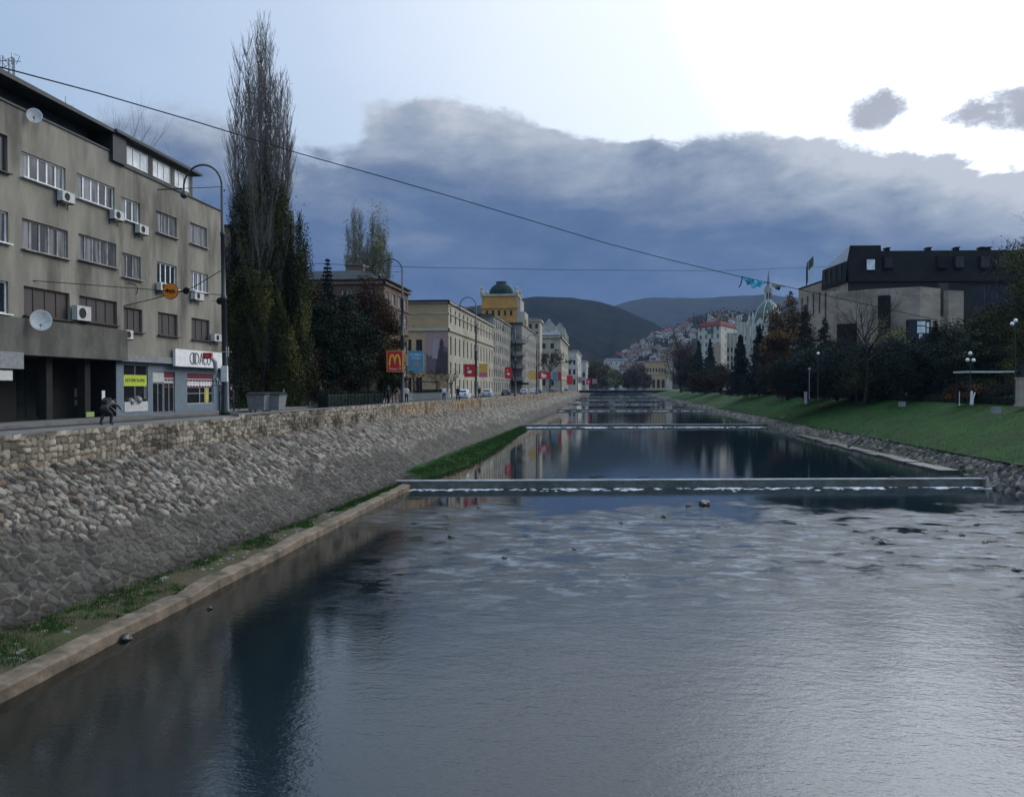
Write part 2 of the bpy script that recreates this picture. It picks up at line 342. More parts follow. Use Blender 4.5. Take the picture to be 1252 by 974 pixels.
# water: one sheet per pool, in one object
def water_mat():
    global nt, N, L
    m = bpy.data.materials.new('river_water'); m.use_nodes = True; nt = m.node_tree; N = nt.nodes; L = nt.links
    b = N['Principled BSDF']; b.inputs['IOR'].default_value = 1.62; b.inputs['Specular IOR Level'].default_value = .5
    pos = nd('ShaderNodeNewGeometry').outputs['Position']; sp = nd('ShaderNodeSeparateXYZ'); L.new(pos, sp.inputs[0])
    def nz(s, sc=(1, 1, 1), d=4, r=.55, dist=0):
        mp = nd('ShaderNodeMapping'); L.new(pos, mp.inputs[0]); mp.inputs['Scale'].default_value = sc
        n = nd('ShaderNodeTexNoise'); L.new(mp.outputs[0], n.inputs['Vector']); n.inputs['Scale'].default_value = s
        n.inputs['Detail'].default_value = d; n.inputs['Roughness'].default_value = r; n.inputs['Distortion'].default_value = dist; return n.outputs[0]
    shal = smooth(mth('ADD', sp.outputs[0], mth('MULTIPLY', nz(.3), 6)), -2, -12)
    col = mixc(shal, (.007, .015, .020, 1), (.006, .007, .005, 1))
    near = smooth(sp.outputs[1], 56.5, 54)
    # riffle below the first weir, patchy
    dist = mth('SUBTRACT', mth('ADD', 56.0, mth('MULTIPLY', mth('SUBTRACT', sp.outputs[0], 6), SL)), sp.outputs[1])
    rif = mth('MULTIPLY', smooth(mth('ADD', dist, mth('MULTIPLY', nz(.16, (1, .6, 1)), 12)), 40, 28), smooth(mth('ADD', dist, mth('MULTIPLY', nz(.22, (1, .8, 1)), 26)), 20, 27))
    patch = smooth(nz(.55, (.8, 1.1, 1), 8, .72, .3), .42, .55)
    rif = mth('MULTIPLY', mth('MULTIPLY', rif, patch), mth('SUBTRACT', 1.0, mth('MULTIPLY', smooth(sp.outputs[0], -4, -11), smooth(sp.outputs[1], 44, 36))))
    bub = mth('MULTIPLY', rif, smooth(nz(.9, (.7, 1.3, 1), 9, .78, .5), .47, .58)); col = mixc(mth('MULTIPLY', bub, .5), col, (.30, .35, .40, 1)); L.new(col, b.inputs['Base Color'])
    fine = nz(11, (.8, 1.25, 1), 3, .6, .5); mid = nz(3.6, (.8, 1.3, 1), 3, .5, .6); big = nz(.7, (1, 1.3, 1), 2)
    h = mth('ADD', mth('MULTIPLY', fine, .0075), mth('ADD', mth('MULTIPLY', mid, .011), mth('MULTIPLY', big, .016)))
    h2 = mth('MULTIPLY', nz(6.5, (.8, 1.3, 1), 4, .65, .5), mth('ADD', mth('MULTIPLY', rif, .035), 0))
    lee = mth('ADD', .25, mth('MULTIPLY', smooth(mth('ADD', sp.outputs[0], mth('MULTIPLY', nz(.4), 3)), -8, 1), .75))
    calm = mth('ADD', mth('MULTIPLY', near, mth('ADD', .14, mth('MULTIPLY', smooth(sp.outputs[1], 42, 20), .62))), .12)
    h = mth('ADD', mth('MULTIPLY', mth('MULTIPLY', h, calm), lee), h2)
    bn = nd('ShaderNodeBump'); bn.inputs['Strength'].default_value = 1; bn.inputs['Distance'].default_value = 1.0
    L.new(h, bn.inputs['Height']); L.new(bn.outputs[0], b.inputs['Normal'])
    L.new(mth('ADD', .035, mth('MULTIPLY', rif, .12)), b.inputs['Roughness'])
    return m
M['water'] = water_mat()
w = MB(); ys = [-60] + [a for a, _ in WE] + [760]; zs = [0] + [b for _, b in WE]
for i, z in enumerate(zs):
    y0, y1 = ys[i], ys[i+1]
    w.add([(-24, y0 if i == 0 else wy(y0, -24), z), (29.5, y0 if i == 0 else wy(y0, 29.5), z), (29.5, wy(y1, 29.5), z), (-24, wy(y1, -24), z)], [(0, 1, 2, 3)])
river = struct('water', w, 'water')
bed = MB().box(-26, 36, -60, 780, -1.6, -1.2); struct('river_bed', bed, 'dirt_grass')
# weirs
wcols = ['nearest', 'second', 'third', 'fourth', 'fifth', 'farthest']
for i, (y, z) in enumerate(WE):
    r = thing('weir', f'concrete weir across the river, {wcols[i]} one from the bridge where the viewer stands', 'weir', (6, y, z), 0, 'weirs stepping the river')
    r.rotation_euler = (0, 0, atan(SL)); hw = 20.6 + (0 if i else .6)
    MB().box(-hw, hw, 0, .75, -1.0, -.035).build('weir_wall', 'weir', r)
    MB().box(-hw, hw, -.03, .55, -.032, .035).build('weir_crest', 'weir_top', r)
    # white water along the foot of the drop
    k = (900, 1900, 500, 300, 200, 200)[i]; q = np.random.default_rng(i); vs = []; fs = []
    z0 = (0 if i == 0 else WE[i-1][1]) - z
    for j in range(k):
        a = q.uniform(-hw+.5, hw-.5); dens = .12 + .88*(0.5+0.5*sin(a*.7+i+1.3*sin(a*1.9)))**1.6; 
        if q.random() > dens: continue
        b = -abs(q.normal(0, (.5, 1.3, 1.2, 1, 1, 1)[i]))-.05; s_ = q.uniform(.05, .22)*(1 if i < 2 else 1.6); hh = q.uniform(.012, .05)
        n0 = len(vs); pts = [(a+s_*1.6*cos(t_)*q.uniform(.7, 1.2), b+s_*.6*sin(t_)*q.uniform(.7, 1.2), z0+.004) for t_ in np.linspace(0, 2*pi, 7)[:-1]]
        vs += pts + [(a, b, z0+hh)]; fs += [(n0+t_, n0+(t_+1) % 6, n0+6) for t_ in range(6)]
    tag(link('foam', mesh_of('foam', vs, fs, ['foam'], None, True), r), kind='stuff')
# ------------------------------------------------------------------ stone bank on the left
def vor(px_, py_, sx_, sy_, seed, jit=.9, cheb=False):
    q = np.random.default_rng(seed); G = 256
    jx = (q.random((G, G))-.5)*jit; jy = (q.random((G, G))-.5)*jit
    rv = q.random((G, G)); rw = q.random((G, G))
    u = px_/sx_; v = py_/sy_; iu = np.floor(u).astype(int); iv = np.floor(v).astype(int)
    f1 = np.full(u.shape, 9.); f2 = np.full(u.shape, 9.); a1 = np.zeros(u.shape); b1 = np.zeros(u.shape)
    for dx in (-1, 0, 1):
        for dy in (-1, 0, 1):
            cx = (iu+dx) % G; cy = (iv+dy) % G
            ax_ = np.abs(iu+dx+.5+jx[cx, cy]-u); ay_ = np.abs(iv+dy+.5+jy[cx, cy]-v)*1.001
            d = (ax_**6+ay_**6)**(1/6) if cheb else np.hypot(ax_, ay_)
            nw = d < f1; f2 = np.where(nw, f1, np.minimum(f2, d)); f1 = np.where(nw, d, f1)
            a1 = np.where(nw, rv[cx, cy], a1); b1 = np.where(nw, rw[cx, cy], b1)
    return f1, f2, a1, b1
def sstep(x, a, b):
    t_ = np.clip((x-a)/(b-a), 0, 1); return t_*t_*(3-2*t_)
def vnoise(u, v, seed):
    q = np.random.default_rng(seed); G = 128; r = q.random((G, G)); iu = np.floor(u).astype(int); iv = np.floor(v).astype(int)
    fu = u-iu; fv = v-iv; fu = fu*fu*(3-2*fu); fv = fv*fv*(3-2*fv); g = lambda a, b: r[a % G, b % G]
    return (g(iu, iv)*(1-fu)+g(iu+1, iv)*fu)*(1-fv) + (g(iu, iv+1)*(1-fu)+g(iu+1, iv+1)*fu)*fv
def grid_faces(nu, nv):
    i = np.arange(nu*nv).reshape(nu, nv)
    return np.stack([i[:-1, :-1], i[1:, :-1], i[1:, 1:], i[:-1, 1:]], -1).reshape(-1, 4)
def set_tone(me, c):
    a = me.color_attributes.new('tone', 'FLOAT_COLOR', 'POINT'); a.data.foreach_set('color', np.column_stack([c, np.ones(len(c))]).astype(np.float32).ravel())
wallx = lambda Y: np.interp(Y, [a for a, _ in WALL], [b for _, b in WALL])
toex = lambda Y: np.interp(Y, [a for a, _ in TOE], [b for _, b in TOE])
MZ = 4.1
def slope_mesh(y0, y1, res, nv, seed=3):
    Y = np.arange(y0, y1+res, res); tv = np.linspace(0, 1, nv); YY, T_ = np.meshgrid(Y, tv, indexing='ij')
    zb = np.interp(YY, [-30, 53, 58, 128, 134, 202, 208, 260, 266, 328, 334, 402, 408, 700], [.30, .30, .35, .35, .8, .8, 1.25, 1.25, 1.65, 1.65, 2.05, 2.05, 2.4, 2.4])
    xt = wallx(YY)-.02; xb = toex(YY); X = xb+(xt-xb)*T_; Z = zb+(MZ-zb)*T_
    ln = 5.2; s = T_*ln + 40
    f1, f2, a, b = vor(YY+.12*vnoise(YY*3, s*3, 5), s+.12*vnoise(YY*3, s*3, 15), .38, .34, seed)
    g1_, g2_, ga, gb = vor(YY+s*.15+.25*vnoise(YY*4, s*4, 55), s+.2*vnoise(YY*3, s*3, 65), .24, .30, seed+7)
    upper = sstep(T_+.30*(vnoise(YY*.35, s*.6, 9)-.5)+.14*(vnoise(YY*2, s*2, 19)-.5), .42, .50)
    stone = sstep(f2-f1, .06, .20)*(1-upper)+sstep(g2_-g1_, .02, .20)*upper; a = a*(1-upper)+ga*upper; b = b*(1-upper)+gb*upper
    h = stone*(.06 + a*.08) * (1-upper) + upper*(stone*(.06+.17*a*a) + .10*np.abs(vnoise(YY*5+s*2, s*5, 4)-.5)+.05*vnoise(YY*11, s*11, 44))
    h += .12*(vnoise(YY*.5, s*.5, 11)-.5)
    X2 = X + h*.64; Z2 = Z + h*.66
    # slight tilt of each stone
    tone_s = np.clip(.10+.55*b, 0, 1)
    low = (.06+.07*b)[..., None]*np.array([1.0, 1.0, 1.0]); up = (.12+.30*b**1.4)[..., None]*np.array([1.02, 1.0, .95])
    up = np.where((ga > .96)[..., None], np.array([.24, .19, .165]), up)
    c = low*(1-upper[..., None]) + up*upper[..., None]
    mort_gap = (.23*(1-upper)+.07*upper)[..., None]*np.array([1, .98, .92])  # pale mortar low down; higher up, shade between stones put into the colour
    c = mort_gap*(1-stone[..., None]) + c*stone[..., None]
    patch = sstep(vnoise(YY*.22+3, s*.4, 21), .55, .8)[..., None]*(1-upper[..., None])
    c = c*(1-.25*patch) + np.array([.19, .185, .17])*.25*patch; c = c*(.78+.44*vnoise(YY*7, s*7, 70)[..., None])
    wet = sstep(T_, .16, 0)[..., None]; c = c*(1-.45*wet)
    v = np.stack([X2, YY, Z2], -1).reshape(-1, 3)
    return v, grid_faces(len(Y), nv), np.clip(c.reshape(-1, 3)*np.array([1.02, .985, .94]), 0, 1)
def join_parts(name, parts, m):
    vs = []; fs = []; cs = []; b = 0
    for v, f, c in parts: vs.append(v); fs.append(f+b); cs.append(c); b += len(v)
    me = mesh_of(name, np.concatenate(vs), np.concatenate(fs), [m], None, True); set_tone(me, np.concatenate(cs)); return me
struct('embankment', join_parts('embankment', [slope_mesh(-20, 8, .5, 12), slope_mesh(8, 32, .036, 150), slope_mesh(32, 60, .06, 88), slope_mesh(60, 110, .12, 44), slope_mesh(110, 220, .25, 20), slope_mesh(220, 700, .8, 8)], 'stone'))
def masonry(y0, y1, res, nv, zt0=None):
    Y = np.arange(y0, y1+res, res); tv = np.linspace(0, 1, nv); YY, T_ = np.meshgrid(Y, tv, indexing='ij')
    zt = np.where(YY < 41, 5.42, 5.56); Z = MZ-.15 + T_*(zt-MZ+.15)
    q = np.random.default_rng(8); rows = np.cumsum(np.concatenate([[0], q.uniform(.14, .38, 14)])) + MZ-.15
    cop = Z > zt-.20
    ri = np.clip(np.searchsorted(rows, Z + .22*(vnoise(YY*1.1, Z*1.5, 2)-.5) + .08*(vnoise(YY*4, Z*3, 12)-.5))-1, 0, 13); ri = np.where(cop, 15, ri)
    r0 = rows[np.clip(ri, 0, 13)]; r1 = rows[np.clip(ri, 0, 13)+1]; r0 = np.where(cop, zt-.2, r0); r1 = np.where(cop, zt+.02, r1)
    dz = np.minimum(Z-r0, r1-Z)
    K = 4000; cuts = np.cumsum(q.uniform(.10, .36, (16, K)), 1) - 30
    e = np.zeros(YY.shape); bid = np.zeros(YY.shape)
    for k in range(16):
        mk = ri == k
        if not mk.any(): continue
        j = np.searchsorted(cuts[k], YY[mk]); j = np.clip(j, 1, K-1)
        e[mk] = np.minimum(YY[mk]-cuts[k][j-1], cuts[k][j]-YY[mk]); rr = q.random(K); bid[mk] = rr[j]
    f1, f2, a_, bid = vor(YY+.05*vnoise(YY*3, Z*3, 2), Z+.05*vnoise(YY*4, Z*4, 6), .32, .26, 31, .62, True)
    k1, k2, a2, b2 = vor(YY, Z, .42, .5, 32, .6, True); bid = np.where(cop, b2, bid)
    st = np.where(cop, sstep(np.minimum(k2-k1, 9), .03, .1), sstep(f2-f1, .05, .15))
    h = st*(.03+.06*bid) + .02*vnoise(YY*9, Z*9, 3)
    X = wallx(YY) + h
    warm = sstep(vnoise(YY*.12, Z*.8, 30), .4, .75)[..., None]
    c = (.10+.30*bid)[..., None]*((1-warm)*np.array([1.02, .98, .90]) + warm*np.array([1.12, .92, .72]))
    c = np.where(cop[..., None], np.minimum(c*1.2, .5), c); c = c*(.5+.5*st[..., None])
    ivy = sstep(vnoise(YY*.5, Z*.9, 41), .62, .8)[..., None]; c = c*(1-.5*ivy)
    v = np.stack([X, YY, Z], -1).reshape(-1, 3)
    return v, grid_faces(len(Y), nv), np.clip(c.reshape(-1, 3)*np.array([1.42, 1.36, 1.26]), 0, 1)
pw = thing('parapet_wall', 'long rubble stone parapet wall topping the left river embankment', 'wall', (-20, 30, MZ))
me = join_parts('wall_face', [masonry(-20, 10, .4, 6), masonry(10, 70, .045, 34), masonry(70, 130, .12, 16), masonry(130, 240, .3, 10), masonry(240, 700, 1., 5)], 'stone')
me.transform(Matrix.Translation((20, -30, -MZ))); link('wall_face', me, pw)
cp = MB()
Yk = [-20, 20, 40.95, 41.05, 60, 76, 110, 200, 350, 480, 700]
for a, b in zip(Yk[:-1], Yk[1:]):
    if b-a < 1: continue
    z = 5.42 if b < 42 else 5.56
    xa, xb = lerp(WALL, a), lerp(WALL, b)
    vs = [(xa+.06, a, z), (xb+.06, b, z), (xb-.42, b, z+.01), (xa-.42, a, z+.01)]
    cp.add(vs + [(p[0], p[1], z-.09) for p in vs], [(3, 2, 1, 0), (0, 1, 5, 4), (2, 3, 7, 6), (3, 0, 4, 7), (1, 2, 6, 5)])
cp.build('coping', 'pavement', pw, rel=True)
# kerb beside the water
kb = MB(); prof = [(-.62, -1.2), (-.62, .31), (-.56, .36), (-.04, .33), (.02, .28), (.06, -1.2)]
YS = list(np.arange(-20, 54.3, .7)); q = np.random.default_rng(2)
vs = []
for y in YS:
    jx = q.normal(0, .012)+.02*sin(y*.9); jz = q.normal(0, .018)-(.05 if q.random() < .08 else 0); x0 = lerp(KERB, y) + (.12 if y < 31 else 0)*0
    vs += [(x0+a+jx, y, b+(jz if b > 0 else 0)) for a, b in prof]
n = 6; kb.add(vs, [(i*n+k, (i+1)*n+k, (i+1)*n+(k+1) % n, i*n+(k+1) % n) for i in range(len(YS)-1) for k in range(n)] + [tuple((len(YS)-1)*n+k for k in range(n))])
struct('kerb', kb, 'kerb')
# strip of mud and grass between the kerb and the stones
Y = np.arange(-20, 54.6, .25); tv = np.linspace(0, 1, 12); YY, T_ = np.meshgrid(Y, tv, indexing='ij')
X = toex(YY)-.5 + (-13.9-toex(YY)+.5)*T_; Z = .42-.14*T_ + .1*(vnoise(YY*1.5, X*1.5, 6)-.5) + .05*(vnoise(YY*5, X*5, 7)-.5)
struct('bank_strip', mesh_of('bank_strip', np.stack([X, YY, Z], -1).reshape(-1, 3), grid_faces(len(Y), 12)[:, ::-1].copy(), ['dirt_grass'], None, True))


# green tongue above the first weir
Y = np.arange(54, 128, .5); tv = np.linspace(0, 1, 14); YY, T_ = np.meshgrid(Y, tv, indexing='ij')
wid = np.interp(YY, [54, 58, 66, 80, 92, 105, 118, 128], [1.2, 2.5, 3.1, 2.9, 2.3, 1.4, .9, .2]) + .5*(vnoise(YY*.5, YY*0, 3)-.5)
X = toex(YY)-.6 + (wid+.6)*T_; Z = .42 + (.42 + .2*vnoise(YY*.6, X*.9, 6))*(1-T_**2.2)*np.clip((YY-54)/5, .15, 1) - .1*T_**3
struct('grass_tongue', mesh_of('grass_tongue', np.stack([X, YY, Z], -1).reshape(-1, 3), grid_faces(len(Y), 14)[:, ::-1].copy(), ['grass'], None, True))
def tufts(name, pts, hgt, m, per=9, seed=1, spread=.12, label=None, cat='grass'):
    q = np.random.default_rng(seed); P_ = np.repeat(np.asarray(pts), per, 0); k = len(P_)
    P_ = P_ + np.column_stack([q.normal(0, spread, k), q.normal(0, spread, k), np.zeros(k)])
    a = q.uniform(0, 2*pi, k); h = hgt*q.uniform(.5, 1.2, k); wd = .012+.02*h*q.random(k); ln = q.normal(0, .35, (k, 2))*h[:, None]
    dx = np.cos(a)*wd; dy = np.sin(a)*wd; z = np.zeros(k)
    b0 = P_ + np.column_stack([dx, dy, z]); b1 = P_ - np.column_stack([dx, dy, z]); tp = P_ + np.column_stack([ln[:, 0], ln[:, 1], h])
    v = np.stack([b0, b1, tp], 1).reshape(-1, 3); f = np.arange(len(v)).reshape(-1, 3)
    o = link(name, mesh_of(name, v, f, [m])); return tag(o, label, cat, None, 'stuff')
q = np.random.default_rng(12); pts = []
while len(pts) < 2600:
    y = q.uniform(14, 54); x = q.uniform(lerp(TOE, y)-.1, -13.95)
    tt = (x-lerp(TOE, y))/(-13.9-lerp(TOE, y)); dens = vnoise(np.array([y*.5]), np.array([x*.9]), 77)[0]
    if dens > .35 + .35*tt - (.25 if y > 36 else 0): pts.append((x, y, .36-.12*tt))
tufts('grass_tufts', pts, .13, 'blade', 12, 3, .10, 'short green grass tufts growing in the mud strip between kerb and stones')
pts = []
for i in range(2600):
    y = q.uniform(54.5, 122); ww = np.interp(y, [54, 58, 66, 80, 92, 105, 118, 128], [1.2, 2.5, 3.1, 2.9, 2.3, 1.4, .9, .2]); t_ = q.random()
    pts.append((lerp(TOE, y)+ww*t_*.95, y, .62+.28*(1-t_**2.2)))
tufts('riverside_grass', pts, .2, 'blade', 9, 5, .22, 'long green grass on the low bank above the nearest weir')
# loose stones on the strip, each one small: a scatter nobody counts
vs = []; fs = []
for i in range(700):
    y = q.uniform(14, 53); x = q.uniform(lerp(TOE, y)+.1, -13.9); r_ = q.uniform(.04, .13); n0 = len(vs); z = .36-.12*(x-lerp(TOE, y))/(-13.9-lerp(TOE, y))
    vs += [(x+r_*cos(a)*q.uniform(.7, 1.2), y+r_*1.3*sin(a)*q.uniform(.7, 1.2), z-.03) for a in np.linspace(0, 2*pi, 7)[:-1]] + [(x+r_*.6*cos(a), y+r_*.8*sin(a), z+r_*.3) for a in np.linspace(0, 2*pi, 7)[:-1]]
    fs += [(n0+k, n0+(k+1) % 6, n0+6+(k+1) % 6, n0+6+k) for k in range(6)] + [tuple(n0+6+k for k in range(6))]
tag(link('pebbles', mesh_of('pebbles', vs, fs, ['pavement'])), 'flat pale stones scattered in the grass strip beside the kerb', 'pebbles', None, 'stuff')
# plants at the foot of the stones
# ------------------------------------------------------------------ right bank
def rslope(y0, y1, res, nv):
    Y = np.arange(y0, y1+res, res); tv = np.linspace(0, 1, nv); YY, T_ = np.meshgrid(Y, tv, indexing='ij')
    zb = np.array([pool_z(a-3) for a in Y])[:, None]-.25; zt = np.maximum(1.75, zb+1.1)
    X = RW-.1 + 1.9*T_; Z = zb+(zt-zb)*T_; s = T_*2.4+20; fade = np.where(T_ > .97, 0., 1.)
    f1, f2, a, b = vor(YY, s, .42, .36, 14); st = sstep(f2-f1, .04, .2)
    h = st*(.06+.24*a*a)*fade
    c = (.07+.26*b**1.5)[..., None]*np.array([1.03, 1, .92]); c = c*(.35+.65*st[..., None])
    moss = sstep(vnoise(YY*.3, s*2, 9), .5, .8)[..., None]; c = c*(1-.6*moss)+np.array([.04, .05, .02])*.6*moss
    return np.stack([X-h*.6, YY, Z+h*.6], -1).reshape(-1, 3), grid_faces(len(Y), nv)[:, ::-1].copy(), np.clip(c.reshape(-1, 3)*1.15, 0, 1)
struct('right_embankment', join_parts('right_embankment', [rslope(-20, 40, 1, 6), rslope(40, 90, .08, 30), rslope(90, 160, .2, 16), rslope(160, 520, .8, 6)], 'stone'))
# ledge at the water's edge
lg = MB()
for i in range(14):
    y = 59.5+i*3.6; s_ = q.uniform(-.25, .25)
    lg.box(RW-1.25+s_, RW+.1, y, y+3.3, -.6, (.22 if y < 60 else .72)+q.uniform(-.04, .04))
struct('right_ledge', lg, 'wet_rock')
Y = np.arange(-30, 522, 2.0); tv = np.linspace(0, 1, 16); YY, T_ = np.meshgrid(Y, tv, indexing='ij')
zb = np.maximum(1.75, np.array([pool_z(a-3) for a in Y])+.85)[:, None]
X = RW+1.45 + 11.75*T_; Z = zb + .03 + (ST-zb)*(sstep(T_, -.25, 1.12)-.0945)/.88 + .25*(vnoise(YY*.08, T_*3, 9)-.5)*np.sin(pi*T_)
struct('grass_slope', mesh_of('grass_slope', np.stack([X, YY, Z], -1).reshape(-1, 3), grid_faces(len(Y), 16)[:, ::-1].copy(), ['grass'], None, True))
pts = [(RW+1.7+q.random()**1.6*11, q.uniform(45, 200), 0) for _ in range(9000)]
pts = [(x, y, max(1.75, pool_z(y-3)+.85)+(ST-max(1.75, pool_z(y-3)+.85))*float((sstep(np.array((x-RW-1.45)/11.75), -.25, 1.12)-.0945)/.88)-.02) for x, y, _ in pts]
tufts('slope_grass', pts, .16, 'blade', 5, 8, .3, 'mown green grass covering the sloping right bank')
# ground sheets
g = MB()
for a, b in zip([-60, 45, 60, 76, 110, 200, 350, 480], [45, 60, 76, 110, 200, 350, 480, 700]):
    g.add([(-900, a, ST), (lerp(WALL, a)-.15, a, ST), (lerp(WALL, b)-.15, b, ST), (-900, b, ST)], [(0, 1, 2, 3)])
g.add([(RW+13.1, -60, ST), (900, -60, ST), (900, 700, ST), (RW+13.1, 700, ST)], [(0, 1, 2, 3)])
g.add([(-900, 700, ST), (900, 700, ST), (5000, 6000, ST), (-5000, 6000, ST)], [(0, 1, 2, 3)])
struct('ground', g, 'pavement')
# roadway on the left bank with kerb line and lane marking, and the park lawn and path on the right
rd = MB(); ln_ = MB(); kn = MB()
for a, b in zip([-60, 45, 60, 76, 110, 200, 350, 480], [45, 60, 76, 110, 200, 350, 480, 700]):
    wa, wb = lerp(WALL, a), lerp(WALL, b)
    rd.add([(-24.6, a, ST+.004), (wa-1.7, a, ST+.004), (wb-1.7, b, ST+.004), (-24.6, b, ST+.004)], [(0, 1, 2, 3)])
    kn.add([(wa-1.7, a, ST), (wa-.4, a, ST), (wb-.4, b, ST), (wb-1.7, b, ST)] + [(wa-1.7, a, ST+.13), (wa-.4, a, ST+.13), (wb-.4, b, ST+.13), (wb-1.7, b, ST+.13)], [(4, 5, 6, 7), (0, 4, 7, 3), (1, 2, 6, 5)])
struct('road', rd, 'asphalt'); struct('pavement', kn, 'pavement')
struct('left_pavement', MB().box(-27.0, -24.6, -60, 700, ST, ST+.13), 'pavement')
for y in range(-40, 400, 6): ln_.box(-22.9, -22.8, y, y+2.6, ST+.005, ST+.009)
struct('road_marking', ln_, 'metal_white')
struct('park_lawn', MB().box(RW+16, 300, 30, 660, ST-.2, ST+.02), 'grass')
struct('park_path', MB().box(RW+13.2, RW+16, 20, 660, ST-.2, ST+.012), 'pavement')
# bridge at the far end of the reach
br = thing('road_bridge', 'low flat road bridge crossing the far end of the canalised river', 'bridge', (6, 488, 0))
MB().box(-23, 34, -6, 6, 4.75, 5.5).build('deck', 'weir', br)
MB().box(-23, 34, -6.06, -5.8, 3.9, 5.45).build('edge_beam', 'black', br)
MB().box(5, 6.5, -5, 5, 1, 4.75).build('pier', 'weir', br)
rl = MB(); rl.box(-23, 34, -5.9, -5.84, 6.45, 6.52)
for i in range(40): rl.box(-23+i*1.45, -22.94+i*1.45, -5.9, -5.84, 5.5, 6.45)
rl.build('railing', 'metal_grey', br)
# debris in the river
rk = [(862, 617, .42, 'dark boulder sticking out of the rippled shallows, the largest one'), (843, 619, .22, 'flat dark stone just left of the largest boulder in the shallows'), (812, 632, .16, 'low wet stone in open water below the boulder'), (617, 683, .15, 'small stone breaking the blue water left of mid river'), (552, 657, .2, 'dark stone in the riffle near the left bank'),
      (508, 640, .2, 'wet stone nearest the left kerb end'), (702, 672, .12, 'small stone in mid river ripples'), (1080, 664, .2, 'stone in the bright ripples towards the right bank'), (1178, 655, .16, 'stone in bright water near the right bank'), (1206, 664, .14, 'small stone right of the paired stones by the right bank'), (1245, 698, .22, 'stone at the far right edge of the water'),
      (585, 621, .16, 'stone in the shallows just below the weir on the left'), (540, 612, .14, 'stone beside the left end of the weir foot'), (650, 600, .1, 'tiny stone at the foot of the nearest weir'), (150, 783, .25, 'broken lump lying in the water against the kerb'), (255, 745, .12, 'lump in the dark water beside the kerb'), (760, 640, .12, 'stone in the middle riffle below the boulder')]
for px, py, r_, lb in rk:
    r_ *= .72; d = EYE/((py-474)/FOC); x, y = at(px, d); v, f = [], []
    import bmesh
    bm = bmesh.new(); bmesh.ops.create_icosphere(bm, subdivisions=3, radius=1)
    sd_ = rnd.random()*50
    from mathutils import noise as mn
    for vv in bm.verts:
        k = 1+.5*mn.noise(vv.co*1.3+Vector((sd_, 0, 0)))+.18*mn.noise(vv.co*4+Vector((sd_, 3, 0))); vv.co = Vector((vv.co.x*r_*1.25*k, vv.co.y*r_*k, vv.co.z*r_*.75*k))
    me = bpy.data.meshes.new('river_rock'); bm.to_mesh(me); bm.free(); me.materials.append(M['wet_rock'])
    tag(link('river_rock', me, None, (x, y, r_*.15), rnd.random()*6), lb, 'rock', 'stones in the river')
# yellow litter and driftwood lying on the nearest weir
x, y = at(842, 55.6)
bl = MB(); bl.lathe([(.05, 0), (.13, .03), (.16, .12), (.14, .24), (.07, .3), (.05, .33)], (0, 0, 0), 10); 
o = bl.build('plastic_jug', 'plastic_yellow', smooth=True); o.location = (x, y-.2, .12); o.rotation_euler = (1.2, .3, .6); tag(o, 'yellow plastic container washed against the foot of the nearest weir', 'container')
for px, l_, lb in ((729, 1.5, 'bundle of dark driftwood caught on the nearest weir left of its middle'), (902, .7, 'thin branch snagged upright on the nearest weir'), (787, .8, 'short stick lying on the weir crest in mid river'), (1093, .5, 'small twig caught on the weir crest near its right end')):
    x, y = at(px, 55.6); b_ = MB()
    for i in range(7):
        a = rnd.uniform(-.5, .5); p0 = Vector((rnd.uniform(-.2, .2), rnd.uniform(-.1, .1), rnd.uniform(.02, .1))); dv = Vector((cos(a), sin(a)*.5, rnd.uniform(-.05, .5)*(.3 if l_ > .6 else 1)))*l_*rnd.uniform(.3, .55)
        b_.tube([p0-dv*.6, p0+dv*.1+Vector((0, 0, .04)), p0+dv], [.03, .025, .008], 5)
    o = b_.build('driftwood', 'log'); o.location = (x, y+.2, .58); tag(o, lb, 'driftwood')
x, y = at(1040, 80); o = MB().tube([(0, 0, 0), (1.3, .5, .9), (2.6, .9, 1.75)], [.16, .13, .07], 8).build('tree_log', 'log'); o.location = (x-.2, y, 1.0); tag(o, 'dark log sticking up slantwise from the stones of the right bank', 'log')
x, y = at(961, 131)
bm = bmesh.new(); bmesh.ops.create_icosphere(bm, subdivisions=3, radius=1)
for vv in bm.verts:
    k = 1+.45*mn.noise(vv.co*1.1); vv.co = Vector((vv.co.x*1.25*k, vv.co.y*1.0*k, vv.co.z*.85*k))
me = bpy.data.meshes.new('boulder'); bm.to_mesh(me); bm.free(); me.materials.append(M['pavement'])
tag(link('boulder', me, None, (x, y, 1.4)), 'big pale boulder at the right end of the second weir', 'boulder')
# ------------------------------------------------------------------ trees
def seg_mesh(name, segs, mats, n=3):
    """segs: list of (p0, p1, r0, r1) -> one mesh of tapered sticks"""
    A = np.array([s[0] for s in segs], float); B = np.array([s[1] for s in segs], float)
    ra = np.array([s[2] for s in segs]); rb = np.array([s[3] for s in segs])
    d = B-A; d /= np.linalg.norm(d, axis=1)[:, None]+1e-9
    ref = np.where(np.abs(d[:, 2:3]) < .9, np.array([[0, 0, 1.]]), np.array([[1., 0, 0]])); u = np.cross(d, ref); u /= np.linalg.norm(u, axis=1)[:, None]; w_ = np.cross(d, u)
    rings = []
    for P_, r in ((A, ra), (B, rb)):
        for k in range(n):
            a = 2*pi*k/n; rings.append(P_ + (u*cos(a)+w_*sin(a))*r[:, None])
    v = np.stack(rings, 1).reshape(-1, 3); b = np.arange(len(A))[:, None]*2*n
    f = np.concatenate([b+np.array([[k, (k+1) % n, n+(k+1) % n, n+k]]) for k in range(n)], 0)
    return mesh_of(name, v, f.astype(np.int64), mats, None, True)
